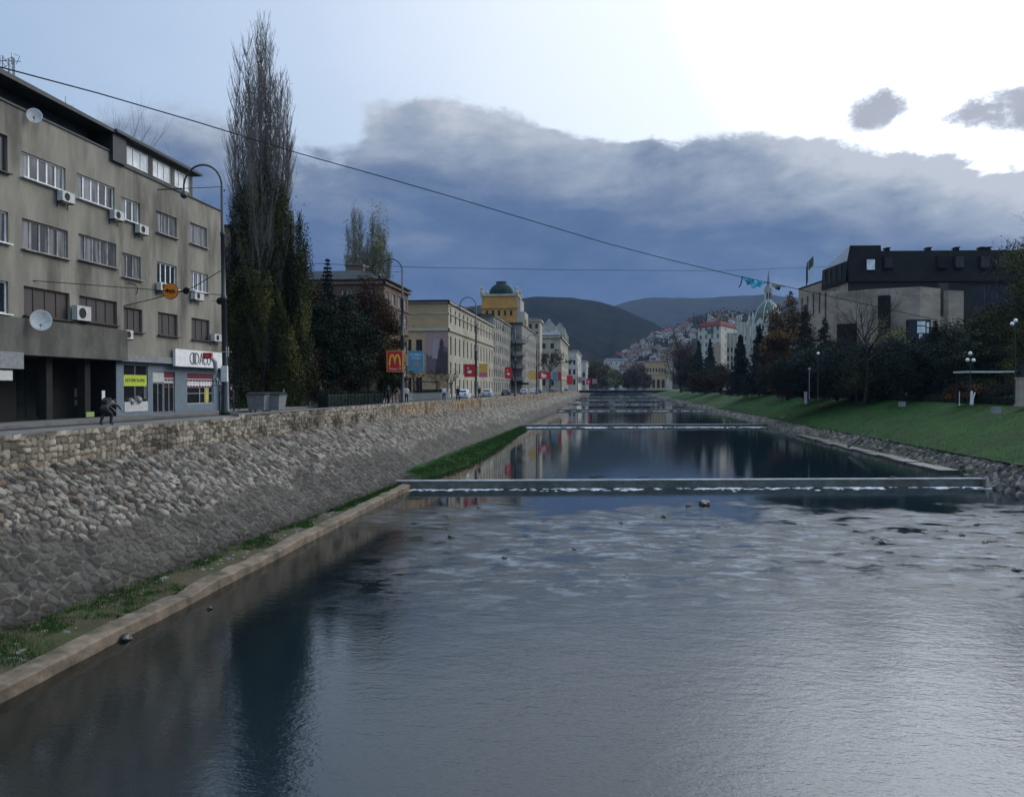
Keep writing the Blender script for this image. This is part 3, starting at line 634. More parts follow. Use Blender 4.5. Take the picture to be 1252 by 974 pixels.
def leaf_mesh(name, C, size, mats, seed=0, up=.0, mi=None, asp=.6):
    q = np.random.default_rng(seed); k = len(C); a = q.normal(size=(k, 3)); a[:, 2] = a[:, 2]*(1-up)+up; a /= np.linalg.norm(a, axis=1)[:, None]
    b = np.cross(a, q.normal(size=(k, 3))); b /= np.linalg.norm(b, axis=1)[:, None]; s = size*q.uniform(.55, 1.3, k)[:, None]
    v = np.stack([C-a*s, C-b*s*asp, C+a*s, C+b*s*asp], 1).reshape(-1, 3); f = np.arange(4*k).reshape(-1, 4)
    return mesh_of(name, v, f, mats, mi)
def branch(segs, tips, p, d, ln, r, lev, q, up=.15, wob=.18, split=(3, 5), ang=.6, maxlev=3, shr=.62):
    n = 4 if lev < 2 else 3
    pts = [p]
    for i in range(n):
        d = d + np.array([q.normal(0, wob), q.normal(0, wob), q.normal(0, wob*.6)+up]); d /= np.linalg.norm(d)
        p2 = p + d*ln/n; r2 = r*(1-.55/n)
        segs.append((p, p2, r, r2)); 
        if lev < maxlev and i > 0:
            for _ in range(q.integers(*split) if i == n-1 else q.integers(0, 3)):
                a = q.normal(size=3); a -= d*a.dot(d); a /= np.linalg.norm(a)
                nd_ = d*cos(ang)+a*sin(ang)*q.uniform(.6, 1.2); nd_ /= np.linalg.norm(nd_)
                branch(segs, tips, p2, nd_, ln*shr*q.uniform(.7, 1.15), r2*.62, lev+1, q, up, wob, split, ang, maxlev, shr)
        p = p2; r = r2
    tips.append(p); return
def finish_tree(name, label, cat, x, y, segs, C, lsize, bark, leaf, group, seed, trunk_segs=None, z=ST, leaf2=None, mi=None, n=3, asp=.6, H=None):
    if H and segs:
        top_ = np.percentile([max(s[0][2], s[1][2]) for s in segs], 99.5)
        if C is not None and len(C): top_ = max(top_, np.percentile(C[:, 2], 99.5))
        k_ = np.array([1, 1, H/top_]); segs = [(np.array(a)*k_, np.array(b)*k_, c, d) for a, b, c, d in segs]; trunk_segs = [(np.array(a)*k_, np.array(b)*k_, c, d) for a, b, c, d in trunk_segs]
        if C is not None and len(C): C = C*k_
    t = thing(name, label, cat, (x, y, z), 0, group)
    tr = link('trunk', seg_mesh('trunk', trunk_segs, ['bark_dark' if bark == 'bark_pop' else bark], 8), t)
    if segs: link('branches', seg_mesh('branches', segs, [bark], n), t)
    if C is not None and len(C): link('crown', leaf_mesh('crown', C, lsize, [leaf] + ([leaf2] if leaf2 else []), seed, 0, mi, asp), t)
    return t
def poplar(label, x, y, H, R, seed, leaf='leaf_olive', leaf2='leaf_dusk', nlead=9, leafk=26000, fill=.62, bark='bark_dark', low=.06, twig=1.0, group='tall poplars on the left bank', name='poplar_tree', lsize=.085, botr=1.0, topn=None, lowf=.45, skirt=None):
    q = np.random.default_rng(seed); segs = []; tk = []
    tk.append(((0, 0, -.2), (.1, 0, H*.12), R*.14, R*.10)); anchors = []
    for i in range(nlead):
        a = i*2.39996 + q.uniform(-.2, .2); fr_ = sqrt((i+.5)/nlead); rr = R*fr_*.86; top = H*(1-.24*fr_**2.2)*q.uniform(.86, 1.0) if i > 2 else H*[.98, .99, .95][i]
        z0 = H*q.uniform(low, low+.16); p = np.array([0, 0, z0]); k = 12; r = R*.040*q.uniform(.8, 1.2); prev = p
        ph = q.uniform(0, 6)
        for j in range(1, k+1):
            s = j/k; rad = rr*(1-(1-s)**1.8); z = z0+(top-z0)*s
            pj = np.array([cos(a+.25*sin(ph+3*s))*rad, sin(a+.25*sin(ph+3*s))*rad, z]) + q.normal(0, .05*R*.3, 3)*np.array([1, 1, 0])
            r1 = r*(1-.96*s**1.1)+.012; r0 = r*(1-.96*((j-1)/k)**1.1)+.012
            segs.append((prev, pj, r0, r1)); 
            dens = int((26 if s > .25 else 14)*twig)
            for _ in range(dens):
                f = q.random(); b = prev+(pj-prev)*f; az_ = q.uniform(0, 2*pi); dn = np.array([cos(az_)*.42, sin(az_)*.42, 1.0]); dn /= np.linalg.norm(dn)
                ln = q.uniform(1.1, 3.6)*(H/30)*(1.1-.5*s); m_ = b+dn*ln*.5+np.array([0, 0, .02*ln]); e = m_+(dn+np.array([0, 0, .5]))*ln*.36
                segs.append((b, m_, .020, .014)); segs.append((m_, e, .014, .007)); anchors.append((m_, s)); anchors.append((e, s))
                for _ in range(3):
                    az2 = q.uniform(0, 2*pi); d2 = np.array([cos(az2)*.35, sin(az2)*.35, .9]); b2 = b+(e-b)*q.uniform(.25, .9); e2 = b2+d2*ln*q.uniform(.2, .42)
                    segs.append((b2, e2, .011, .006)); anchors.append((e2, s))
            prev = pj
    A = np.array([a for a, _ in anchors]); zz = A[:, 2]/H
    pr = np.clip(1-(zz-fill*.5)/(fill*.5), 0.004, 1)**1.6; pr = np.where(zz < fill*.6, np.maximum(pr, .9), pr)
    pr = pr*np.clip(vnoise(A[:, 0]*.8+40+A[:, 1]*.6, A[:, 2]*.35, seed)*2.2-.45, .06, 1)
    nlow = int(leafk*lowf); idx = q.choice(len(A), size=leafk-nlow, p=pr/pr.sum()); C = A[idx]+q.normal(0, .20, (leafk-nlow, 3))*np.array([1, 1, 1.6])
    # bushy skirt of shoots low down
    skirt = skirt or fill*.62; zl = skirt*q.power(1.0, nlow*3)*H*(.85+.3*q.random(nlow*3)); al = q.uniform(0, 2*pi, nlow*3); rl_ = R*botr*np.sqrt(q.uniform(.05, 1, nlow*3))*(.75+.35*np.sin(al*3+zl*.5))*(1-.35*(zl/(H*skirt))**2)
    D = np.column_stack([rl_*np.cos(al), rl_*np.sin(al), zl]); keep = vnoise(al*4.5+20, zl*.42, seed+5) > .46; D = D[keep][:nlow]
    C = np.concatenate([C, D]); mi = (vnoise(C[:, 0]*.7+C[:, 1]*.5+50, C[:, 2]*.25, seed+9)+q.normal(0, .22, len(C)) > .5).astype(int)
    return finish_tree(name, label, 'tree', x, y, segs, C, lsize, bark, leaf, group, seed, tk, leaf2=leaf2, mi=mi, H=H)
def broad(label, x, y, H, R, seed, leaf, leaf2=None, leafk=16000, lsize=.16, bark='bark', base=.22, dens=1.0, group=None, name='broadleaf_tree', z=ST, rz=1.0, low=False):
    q = np.random.default_rng(seed); segs = []; tk = []; tips = []
    p = np.array([0, 0, -.2]); hb = H*base; tk.append((p, np.array([.05*R, 0, hb*.6]), R*.075, R*.06)); tk.append((np.array([.05*R, 0, hb*.6]), np.array([0, .02*R, hb]), R*.06, R*.052))
    for i in range(6):
        a = 2*pi*i/6+q.uniform(-.4, .4); el_ = q.uniform(.5, 1.3)
        d = np.array([cos(a)*cos(el_), sin(a)*cos(el_), sin(el_)])
        branch(segs, tips, np.array([0, .02*R, hb*q.uniform(.75, 1)]), d, (H-hb)*.48*q.uniform(.8, 1.1), R*.036, 1, q, .08, .16, (2, 4), .6, 3, .6)
    T_ = np.array(tips); kx = min(1, R*.92/np.percentile(np.hypot(T_[:, 0], T_[:, 1]), 92)); kv = np.array([kx, kx, 1]); T_ = T_*kv; segs = [(np.array(a)*kv, np.array(b)*kv, c_, d_) for a, b, c_, d_ in segs]
    c = np.array([0, 0, hb+(H-hb)*.5]); hr = (H-hb)*.53*rz
    # clumps spread in an uneven ellipsoid, some of them on the branch tips
    nC = 90; cl = []
    while len(cl) < nC:
        u = q.uniform(-1, 1, 3); l = np.linalg.norm(u)
        if l > 1 or l < .35: continue
        wv = 1+.22*sin(3*atan2(u[1], u[0])+seed)+.16*sin(5*u[2]+seed*2)
        cl.append(c+u*np.array([R*wv*.86, R*wv*.86, hr*.9]))
    cl = np.array(cl); tt = T_[q.choice(len(T_), size=40)]; cl = np.concatenate([cl, tt])
    sz = q.uniform(.10, .24, len(cl))*R; wt = sz**2*q.uniform(.3, 1.2, len(cl)); idx = q.choice(len(cl), size=leafk, p=wt/wt.sum())
    o = q.normal(size=(leafk, 3)); C = cl[idx]+o*sz[idx][:, None]*np.array([.75, .75, .55])
    C = C[C[:, 2] > (0.05 if low else hb*.55)]
    mi = (vnoise(C[:, 0]*.5+60+C[:, 1]*.4, C[:, 2]*.5, seed+3) > .5).astype(int) if leaf2 else None
    return finish_tree(name, label, 'tree', x, y, segs, C, lsize, bark, leaf, group, seed, tk, z, leaf2, mi, H=H)
def conifer(label, x, y, H, R, seed, leaf='leaf_spruce', group='dark conifers', z=ST, leafk=9000, lsize=.16, name='conifer_tree', base=.06, pine=False):
    q = np.random.default_rng(seed); segs = []; tk = [((0, 0, -.2), (0, 0, H*.5), H*.016+.05, H*.010), ((0, 0, H*.5), (0, 0, H*.98), H*.010, .02)]
    C = []; nl = int(H*2.1)+6
    for i in range(nl):
        s = (i+.5)/nl; zc = H*(base+(1-base)*s); r = R*(1-s)**(.85 if not pine else .45)*q.uniform(.72, 1.12)+.12
        for j in range(7):
            if q.random() < .12: continue
            a = q.uniform(0, 2*pi); rr = r*q.uniform(.7, 1.1); e = np.array([cos(a)*rr, sin(a)*rr, zc-rr*.22+ (.1*rr if s > .8 else 0)]); b = np.array([0, 0, zc+.05*rr])
            segs.append((b, e, .03+.01*rr, .01)); k = max(6, int(leafk/nl/7*(.4+1.4*(1-s))))
            t_ = q.uniform(.15, 1.0, k); w_ = (rr*.26)*(1.1-t_)+.06; pp = b+(e-b)*t_[:, None]
            side = np.array([-sin(a), cos(a), 0]); pp = pp + side*(q.normal(0, 1, k)*w_)[:, None] + np.array([0, 0, 1])*(-np.abs(q.normal(0, .11*rr+.03, k)))[:, None]
            C.append(pp)
    return finish_tree(name, label, 'tree', x, y, segs, np.concatenate(C), lsize, 'bark_dark', leaf, group, seed, tk, z, asp=.35)
def bare(label, x, y, H, seed, bark='bark_dark', group=None, spread=.55, name='bare_tree', lev=4, z=ST, leaf=None, leafk=0, n0=7, lsize=.1, tr=.020, hb=.25, up=.08):
    q = np.random.default_rng(seed); segs = []; tips = []; tk = [(np.array([0, 0, -.2]), np.array([.02*H, 0, H*hb]), H*tr, H*tr*.75), (np.array([.02*H, 0, H*hb]), np.array([0, .01*H, H*.62]), H*tr*.75, H*tr*.35)]
    for i in range(n0):
        a = 2*pi*i/n0+q.uniform(-.4, .4); s = q.uniform(0, 1); el_ = .5+.7*s
        d = np.array([cos(a)*cos(el_), sin(a)*cos(el_), sin(el_)])
        branch(segs, tips, np.array([.02*H*(1-s), .01*H*s, H*(hb+(.62-hb)*s)]), d, H*.30*q.uniform(.7, 1.1), H*tr*.42, 1, q, up, .15, (2, 4), spread, lev, .62)
    C = None
    if leaf:
        T_ = np.array(tips); C = T_[q.choice(len(T_), size=leafk)]+q.normal(0, .35, (leafk, 3))
    return finish_tree(name, label, 'tree', x, y, segs, C, lsize, bark, leaf, group, seed, tk, z, H=H)
def spot(px, d): return at(px, d)
def hgt(py, d, z=ST): return hz(py, d)-z
# left bank
x, y = at(322, 66); poplar('tallest poplar, bare topped with dark leafy foot, right of the grey apartment block', x, y, hgt(40, 66), 3.0, 11, leafk=95000, fill=.62, nlead=26, botr=1.1, twig=.62, bark='bark_pop', lowf=.70, skirt=.56, lsize=.10)
x, y = at(362, 67); poplar('olive leaved tree crowding the right side of the tallest poplar', x, y, hgt(262, 67), 1.7, 12, leaf='leaf_olive', leaf2='leaf_dusk', leafk=32000, fill=1.1, nlead=7, botr=1.15, skirt=.85, name='poplar_tree')
x, y = at(293, 67); poplar('dark leafy tree just behind the corner of the grey apartment block', x, y, hgt(238, 67), 1.6, 13, leaf='leaf_dusk', leaf2='leaf_dark', leafk=15000, fill=1.1, nlead=6)
x, y = at(437, 112); poplar('thin grey poplar rising over the brown tree, left one of two', x, y, hgt(258, 112), 2.0, 14, leaf='leaf_yellow', leaf2='leaf_yellow', leafk=9000, fill=1.3, nlead=9, bark='bark_grey', lsize=.12, group='thin poplars behind the brown tree')
x, y = at(461, 113); poplar('thin poplar with yellowish top rising over the brown tree, right one of two', x, y, hgt(260, 113), 2.6, 15, leaf='leaf_yellow', leaf2='leaf_yellow', leafk=20000, fill=1.6, nlead=12, bark='bark_grey', lsize=.12, group='thin poplars behind the brown tree')
x, y = at(401, 80); conifer('slender dark spruce with a bare spire in front of the brown building', x, y, hgt(316, 80), 2.6, 21, leafk=14000, lsize=.15)
x, y = at(450, 88); broad('brown leaved autumn tree hiding the corner of the brown building', x, y, hgt(342, 88), 3.3, 22, 'leaf_brown', 'leaf_rust', 34000, .11, 'bark', .12, group='street trees on the left bank', low=True)
for i, (px, d, py, R, lf, l2, lb) in enumerate([(345, 74, 372, 3.4, 'leaf_dark', 'leaf_dusk', 'dark bushy tree at the foot of the tallest poplar'), (394, 73, 370, 3.4, 'leaf_dark', 'leaf_rust', 'dark low tree below the slender spruce'),
        (425, 80, 364, 3.2, 'leaf_dark', 'leaf_dusk', 'dark round tree left of the brown autumn tree'), (474, 84, 425, 1.7, 'leaf_dusk', 'leaf_brown', 'small dusky tree behind the red restaurant sign'), (375, 84, 345, 3.2, 'leaf_dusk', 'leaf_brown', 'dull brown green tree between poplar and spruce')]):
    x, y = at(px, d); broad(lb, x, y, hgt(py, d), R, 30+i, lf, l2, 20000, .13, 'bark_dark', .10, group='street trees on the left bank', low=True)
for i, (px, d, py, lb) in enumerate([(533, 118, 446, 'small bare tree in front of the wall painting'), (552, 128, 447, 'small bare tree at the corner of the yellow building'), (505, 104, 442, 'thin tree with sparse leaves under the blue hanging sign')]):
    x, y = at(px, d); bare(lb, x, y, hgt(py, d), 40+i, 'bark_dark', 'small street trees', .7, leaf='leaf_dusk', leafk=260, lsize=.12, lev=3)
x, y = at(672, 330); bare('leafless brown tree against the cream building wall', x, y, hgt(428, 330), 45, 'bark', None, .75, lev=3, tr=.03, leaf='leaf_brown', leafk=1200, lsize=.35)
x, y = at(141, 88); bare('bare poplar top showing above the dark roof of the apartment block', x, y, hgt(122, 88), 46, 'bark_grey', None, .35, lev=4, up=.3, hb=.5, n0=14, tr=.012)
for i, (px, d, py, R, lf, l2, lb) in enumerate([(728, 640, 440, 9, 'leaf_brown', 'leaf_dusk', 'brown tree ending the left bank street, left one'), (741, 620, 446, 8, 'leaf_olive', 'leaf_brown', 'olive tree ending the left bank street, right one'), (752, 560, 452, 5, 'leaf_yellow', 'leaf_olive', 'small yellow green tree beyond the far bridge'),
        (777, 560, 447, 8, 'leaf_rust', 'leaf_brown', 'reddish brown tree left of the ochre building'), (765, 600, 455, 6, 'leaf_dusk', 'leaf_dark', 'dark tree beyond the far bridge near the water'), (788, 570, 458, 6, 'leaf_rust', 'leaf_dusk', 'low rusty tree in front of the ochre building')]):
    x, y = at(px, d); broad(lb, x, y, hgt(py, d), R, 50+i, lf, l2, 5000, .55, 'bark', .08, group='trees beyond the far bridge', low=True)
# right bank
RT = [('b', 1040, 126, 418, 5.0, 'leaf_dark', 'leaf_spruce', 'dark tree behind the bare tree, left side'), ('b', 1078, 124, 422, 5.0, 'leaf_dark', 'leaf_dusk', 'dark tree behind the bare tree, right side'), ('b', 1112, 118, 406, 4.6, 'leaf_dark', 'leaf_spruce', 'dark tree standing under the big square window'), ('b', 1175, 124, 392, 5.2, 'leaf_dark', 'leaf_dusk', 'dark tree below the narrow stone slab'), ('b', 962, 128, 440, 5.0, 'leaf_dark', 'leaf_rust', 'dark low tree at the foot of the orange tree'),
      ('b', 832, 330, 416, 8.5, 'leaf_brown', 'leaf_rust', 'tall reddish brown tree at the far end of the right bank'), ('b', 846, 300, 436, 5, 'leaf_dark', 'leaf_dusk', 'dark tree just right of the reddish brown one'),
      ('c', 854, 290, 416, 4.8, 'leaf_spruce', None, 'dark conifer left of the red roofed block'), ('c', 868, 285, 414, 4.6, 'leaf_spruce', None, 'dark conifer in front of the red roofed block'), ('b', 880, 255, 446, 6.0, 'leaf_rust', 'leaf_dark', 'low reddish tree under the red roofed block'), ('b', 861, 240, 452, 4.2, 'leaf_dark', 'leaf_rust', 'low dark shrubby tree nearest the far right bank end'),
      ('c', 905, 200, 409, 4.6, 'leaf_spruce', None, 'dark spruce left of the domed building, shorter of the two'), ('c', 928, 190, 398, 5.2, 'leaf_spruce', None, 'broad dark spruce in front of the domed building'), ('b', 948, 235, 425, 5, 'leaf_dark', 'leaf_dusk', 'dark tree behind the orange autumn tree foot'),
      ('p', 966, 300, 356, 7.0, 'leaf_spruce', None, 'dark pine top behind the orange tree, right of the spire'), ('b', 962, 165, 370, 5.2, 'leaf_orange', 'leaf_brown', 'tall orange autumn tree left of the stone building'), ('b', 950, 160, 405, 3.8, 'leaf_orange', 'leaf_rust', 'smaller rusty orange tree beside the tall orange one'),
      ('c', 984, 140, 372, 4.4, 'leaf_spruce', None, 'dark conifer at the left corner of the stone building'), ('c', 1008, 136, 388, 4.8, 'leaf_dark', None, 'wide dark conifer before the stone building, left of the bare tree'), ('b', 985, 125, 428, 5.5, 'leaf_dark', 'leaf_spruce', 'dark bushy tree on the park edge below the conifers'),
      ('b', 1022, 120, 430, 4.8, 'leaf_dark', 'leaf_spruce', 'dark bushy tree on the park edge left of the bare tree'), ('b', 1060, 112, 440, 4.4, 'leaf_dark', 'leaf_dusk', 'dark low tree around the foot of the bare tree'), ('b', 1092, 112, 418, 4.4, 'leaf_dark', 'leaf_spruce', 'dark rounded tree right of the bare tree'),
      ('c', 1143, 108, 392, 3.6, 'leaf_dark', None, 'dark pointed tree before the gap in the stone screen wall'), ('b', 1126, 100, 424, 4.0, 'leaf_dark', 'leaf_spruce', 'dark tree left of the globe lamps'), ('b', 1160, 106, 415, 4.2, 'leaf_dark', 'leaf_dusk', 'dark tree behind the globe lamps'),
      ('b', 1196, 96, 408, 3.4, 'leaf_olive', 'leaf_dark', 'olive yellow tree right of the globe lamps'), ('b', 1224, 110, 374, 4.6, 'leaf_dusk', 'leaf_dark', 'big dull green tree in front of the dark office wing'), ('b', 1278, 96, 290, 6.0, 'leaf_olive', 'leaf_dusk', 'largest olive tree at the right edge of the view'),
      ('b', 1300, 84, 330, 6.0, 'leaf_dusk', 'leaf_dark', 'dull tree just outside the right edge'), ('b', 1190, 118, 400, 4.5, 'leaf_dark', 'leaf_dusk', 'dark tree filling the park behind the olive yellow tree')]
for i, (k, px, d, py, R, lf, l2, lb) in enumerate(RT):
    if px > 1290: continue
    x, y = at(px, d); big = d < 130
    if k == 'b': broad(lb, x, y, hgt(py, d), R, 100+i, lf, l2, (38000 if px > 1210 else 24000) if big else 9000, (.13 if px > 1210 else .15) if big else .26, 'bark_dark', .06 if px < 1210 else .16, group='park trees on the right bank', low=px < 1215)
    else: conifer(lb, x, y, hgt(py, d), R, 100+i, lf, 'park trees on the right bank', leafk=11000 if big else 9000, lsize=.2 if d < 150 else .34, pine=k == 'p')
x, y = at(1058, 108); bare('tall bare tree standing in front of the stone screen wall', x, y, hgt(345, 108), 61, 'bark_dark', None, .55, lev=4, tr=.017, n0=9, hb=.3)
x, y = at(1047, 110); bare('thin bare tree beside the tall bare one', x, y, hgt(362, 110), 62, 'bark_dark', None, .5, lev=3, tr=.012, n0=6, hb=.35)
x, y = at(1086, 114); bare('thin tree with a few yellow leaves against the stone screen wall', x, y, hgt(388, 114), 63, 'bark_dark', None, .7, lev=3, tr=.012, leaf='leaf_yellow', leafk=1500, lsize=.12)
x, y = at(1275, 88); bare('bare branches reaching into view at the right edge', x, y, hgt(245, 88), 64, 'bark_dark', None, .6, lev=4, tr=.016)
# orange shrubs and hedges in the park
for i, (px, d, w_, lf, lb) in enumerate([(1172, 84, 1.3, 'leaf_bright', 'bright orange shrub left of the white park post'), (1190, 85, 1.8, 'leaf_bright', 'orange shrub behind the white park post'), (1212, 86, 1.9, 'leaf_rust', 'dark red shrub under the flat canopy'), (1232, 86, 1.6, 'leaf_rust', 'dark red shrub beside the stone pillar')]):
    x, y = at(px, d); broad(lb, x, y, 2.15, w_, 80+i, lf, 'leaf_rust' if lf == 'leaf_bright' else 'leaf_dark', 2600, .10, 'bark_dark', .35, name='shrub', group='autumn shrubs in the park')
def hedge(label, path, w_, h_, leaf, seed, z=ST, dens=260, ls=.07):
    q = np.random.default_rng(seed); C = []
    m = MB()
    for (x0, y0), (x1, y1) in zip(path[:-1], path[1:]):
        ln_ = math.hypot(x1-x0, y1-y0); k = int(ln_*dens); t_ = q.random(k); nx, ny = -(y1-y0)/ln_, (x1-x0)/ln_
        o = q.uniform(-1, 1, k)*w_/2; zz = q.uniform(0, 1, k)*h_*(1+.12*np.sin(t_*ln_*1.3))
        pick = q.random(k); o = np.where(pick < .5, np.sign(o)*w_/2+q.normal(0, .03, k), o); zz = np.where(pick > .5, h_*(1+.08*np.sin(t_*ln_*1.7))+q.normal(0, .04, k), zz)
        C.append(np.column_stack([x0+(x1-x0)*t_+nx*o, y0+(y1-y0)*t_+ny*o, zz])); a = atan2(y1-y0, x1-x0)
        m.box(0, ln_, -w_*.42, w_*.42, 0, h_*.9, 0, TR(x0, y0, 0, a))
    t = thing('hedge', label, 'hedge', (path[0][0], path[0][1], z))
    C = np.concatenate(C)-np.array([path[0][0], path[0][1], 0]); v = [(a-path[0][0], b-path[0][1], c) for a, b, c in m.v]
    link('branches', mesh_of('branches', v, m.f, ['leaf_dark']), t); link('foliage', leaf_mesh('foliage', C, ls, [leaf], seed), t); return t
pth = [(RW+13.3, yy) for yy in range(52, 421, 16)]
hedge('long low dark clipped hedge along the top of the grass slope', pth, .9, .75, 'hedge', 5, dens=110, ls=.09)
hedge('dark hedge behind the picket railing on the left bank pavement', [at(512, 92), at(540, 112)], 1.0, 1.3, 'hedge', 6, dens=300)
hedge('low dark hedge behind the bollards on the left bank', [at(395, 66), at(462, 80)], 1.0, 1.25, 'hedge', 7, dens=300)
# ------------------------------------------------------------------ buildings
class Face:
    """a facade: origin (x, y), direction of its length, outward side to the right of that direction"""
    def __init__(s, x0, y0, x1, y1):
        s.o = Vector((x0, y0)); s.len = math.hypot(x1-x0, y1-y0); s.u = Vector(((x1-x0)/s.len, (y1-y0)/s.len)); s.n = Vector((s.u.y, -s.u.x)); s.rz = atan2(s.u.y, s.u.x)
    def pt(s, a, out, z): p = s.o+s.u*a+s.n*out; return (p.x, p.y, z)
    def wall(s, mb, z0, z1, holes, dep=.22, m=0, a0=0, a1=None):
        a1 = s.len if a1 is None else a1; holes = [h for h in holes if z0-.01 < h[2] and h[3] < z1+.01]
        xs = sorted({a0, a1} | {h[0] for h in holes} | {h[1] for h in holes}); zs = sorted({z0, z1} | {h[2] for h in holes} | {h[3] for h in holes})
        for i in range(len(xs)-1):
            for j in range(len(zs)-1):
                cx = (xs[i]+xs[i+1])/2; cz = (zs[j]+zs[j+1])/2
                if any(h[0] < cx < h[1] and h[2] < cz < h[3] for h in holes): continue
                mb.add([s.pt(xs[i], 0, zs[j]), s.pt(xs[i+1], 0, zs[j]), s.pt(xs[i+1], 0, zs[j+1]), s.pt(xs[i], 0, zs[j+1])], [(0, 1, 2, 3)], m)
        for h in holes:
            c = [(h[0], h[2]), (h[1], h[2]), (h[1], h[3]), (h[0], h[3])]
            for k in range(4):
                (p, q_), (r_, t_) = c[k], c[(k+1) % 4]
                mb.add([s.pt(p, 0, q_), s.pt(p, -dep, q_), s.pt(r_, -dep, t_), s.pt(r_, 0, t_)], [(0, 1, 2, 3)], m)
    def box(s, mb, a0, a1, o0, o1, z0, z1, m=0):
        T = Matrix.Translation((s.o.x, s.o.y, 0)) @ Matrix.Rotation(s.rz, 4, 'Z'); mb.box(a0, a1, -o1, -o0, z0, z1, m, T)
WM = {}
def win_mesh(w, h, nv, nh, fr, gl, t=.05, sill=0, sub=False):
    key = (round(w, 2), round(h, 2), nv, nh, fr, gl, t, sill, sub)
    if key in WM: return WM[key]
    f = MB(); e = t
    f.box(-w/2, w/2, -.03, .04, 0, e).box(-w/2, w/2, -.03, .04, h-e, h).box(-w/2, -w/2+e, -.028, .038, e, h-e).box(w/2-e, w/2, -.028, .038, e, h-e)
    for i in range(1, nv): f.box(-w/2+w*i/nv-e*.6, -w/2+w*i/nv+e*.6, -.025, .036, e, h-e)
    for i in range(1, nh): f.box(-w/2+e, w/2-e, -.02, .034, h*i/nh-e*.4+ (h*.2 if nh == 2 else 0), h*i/nh+e*.4+(h*.2 if nh == 2 else 0))
    if sill: f.box(-w/2-.08, w/2+.08, -.34, -.031, -.06, -.005)
    g = MB().add([(-w/2+.01, .01, .01), (w/2-.01, .01, .01), (w/2-.01, .01, h-.01), (-w/2+.01, .01, h-.01)], [(0, 1, 2, 3)], 1 if not sub else 0)
    if sub: r = (mesh_of('window', f.v, f.f, [fr]), mesh_of('pane', g.v, g.f, [gl]))
    else: f.add(g.v, g.f, 1); r = (mesh_of('window', f.v, f.f, [fr, gl], f.m), None)
    WM[key] = r; return r
def put_window(par, F, a, z, w, h, nv=2, nh=1, fr='frame_white', gl='glass', dep=.2, t=.05, sill=0, sub=False, name='window', label=None):
    me, pn = win_mesh(w, h, nv, nh, fr, gl, t, sill, sub); o = link(name, me, par)
    p = F.pt(a, -dep+.02, z); o.location = (p[0]-par.location.x, p[1]-par.location.y, p[2]-par.location.z); o.rotation_euler = (0, 0, F.rz)
    if pn: link('pane', pn, o)
    if label: o['label'] = label
    return o
def shell(mb, pts, z0, z1, skip=(), m=0, roof_m=None):
    n = len(pts)
    for i in range(n):
        if i in skip: continue
        (a, b), (c, d) = pts[i], pts[(i+1) % n]; mb.add([(a, b, z0), (c, d, z0), (c, d, z1), (a, b, z1)], [(0, 1, 2, 3)], m)
# ---- the grey apartment block
AX = -27.0
A = thing('apartment_building', 'grey rendered four storey apartment block with dark attic and shops at street level', 'apartment building', (AX, 40, ST))
A0, A1 = 14.0, on_x(270, 255, AX)[0]
FA = Face(AX, A0, AX, A1)
ztop = lambda px: 19.95
wins = []   # px0, px1, py_top_left, py_bottom_right, panes, frame, glass
def WA(p0, t0, p1, b1, nv, fr, gl, sill=1): wins.append((p0, t0, p1, b1, nv, fr, gl, sill))
WA(26, 184, 80, 235, 5, 'frame_white', 'glass_curtain'); WA(94, 211, 140, 258, 5, 'frame_white', 'glass_curtain'); WA(148, 240, 171, 275, 3, 'frame_white', 'glass_curtain'); WA(191, 257, 216, 292, 3, 'frame_mid', 'glass_curtain'); WA(232, 271, 253, 304, 3, 'frame_mid', 'glass_curtain')
WA(27, 266, 83, 317, 5, 'frame_mid', 'glass_curtain'); WA(96, 285, 142, 328, 5, 'frame_mid', 'glass_curtain'); WA(149, 308, 172, 343, 3, 'frame_mid', 'glass_curtain'); WA(192, 319, 216, 354, 4, 'frame_white', 'glass'); WA(233, 330, 254, 359, 4, 'frame_white', 'glass_curtain')
WA(29, 349, 85, 392, 4, 'frame_brown', 'glass_shutter'); WA(97, 361, 143, 398, 4, 'frame_brown', 'glass_shutter'); WA(151, 375, 174, 407, 3, 'frame_brown', 'glass_shutter'); WA(193, 381, 217, 412, 3, 'frame_brown', 'glass_shutter'); WA(234, 388, 256, 417, 3, 'frame_brown', 'glass_shutter')
WA(-25, 152, 9, 212, 3, 'frame_brown', 'glass_curtain'); WA(-30, 248, 10, 298, 3, 'frame_white', 'glass_curtain'); WA(-25, 338, 10, 384, 3, 'frame_white', 'glass')
SB = on_x(147, 437, AX)[0]          # where the projecting part ends
zsof = 8.6
holes = []; wl = []
for p0, t0, p1, b1, nv, fr, gl, si in wins:
    y0, z1 = on_x(p0, t0, AX); y1, _ = on_x(p1, t0, AX); _, z0 = on_x(p1, b1, AX)
    holes.append((y0-A0, y1-A0, z0, z1)); wl.append((y0, y1, z0, z1, nv, fr, gl, si))
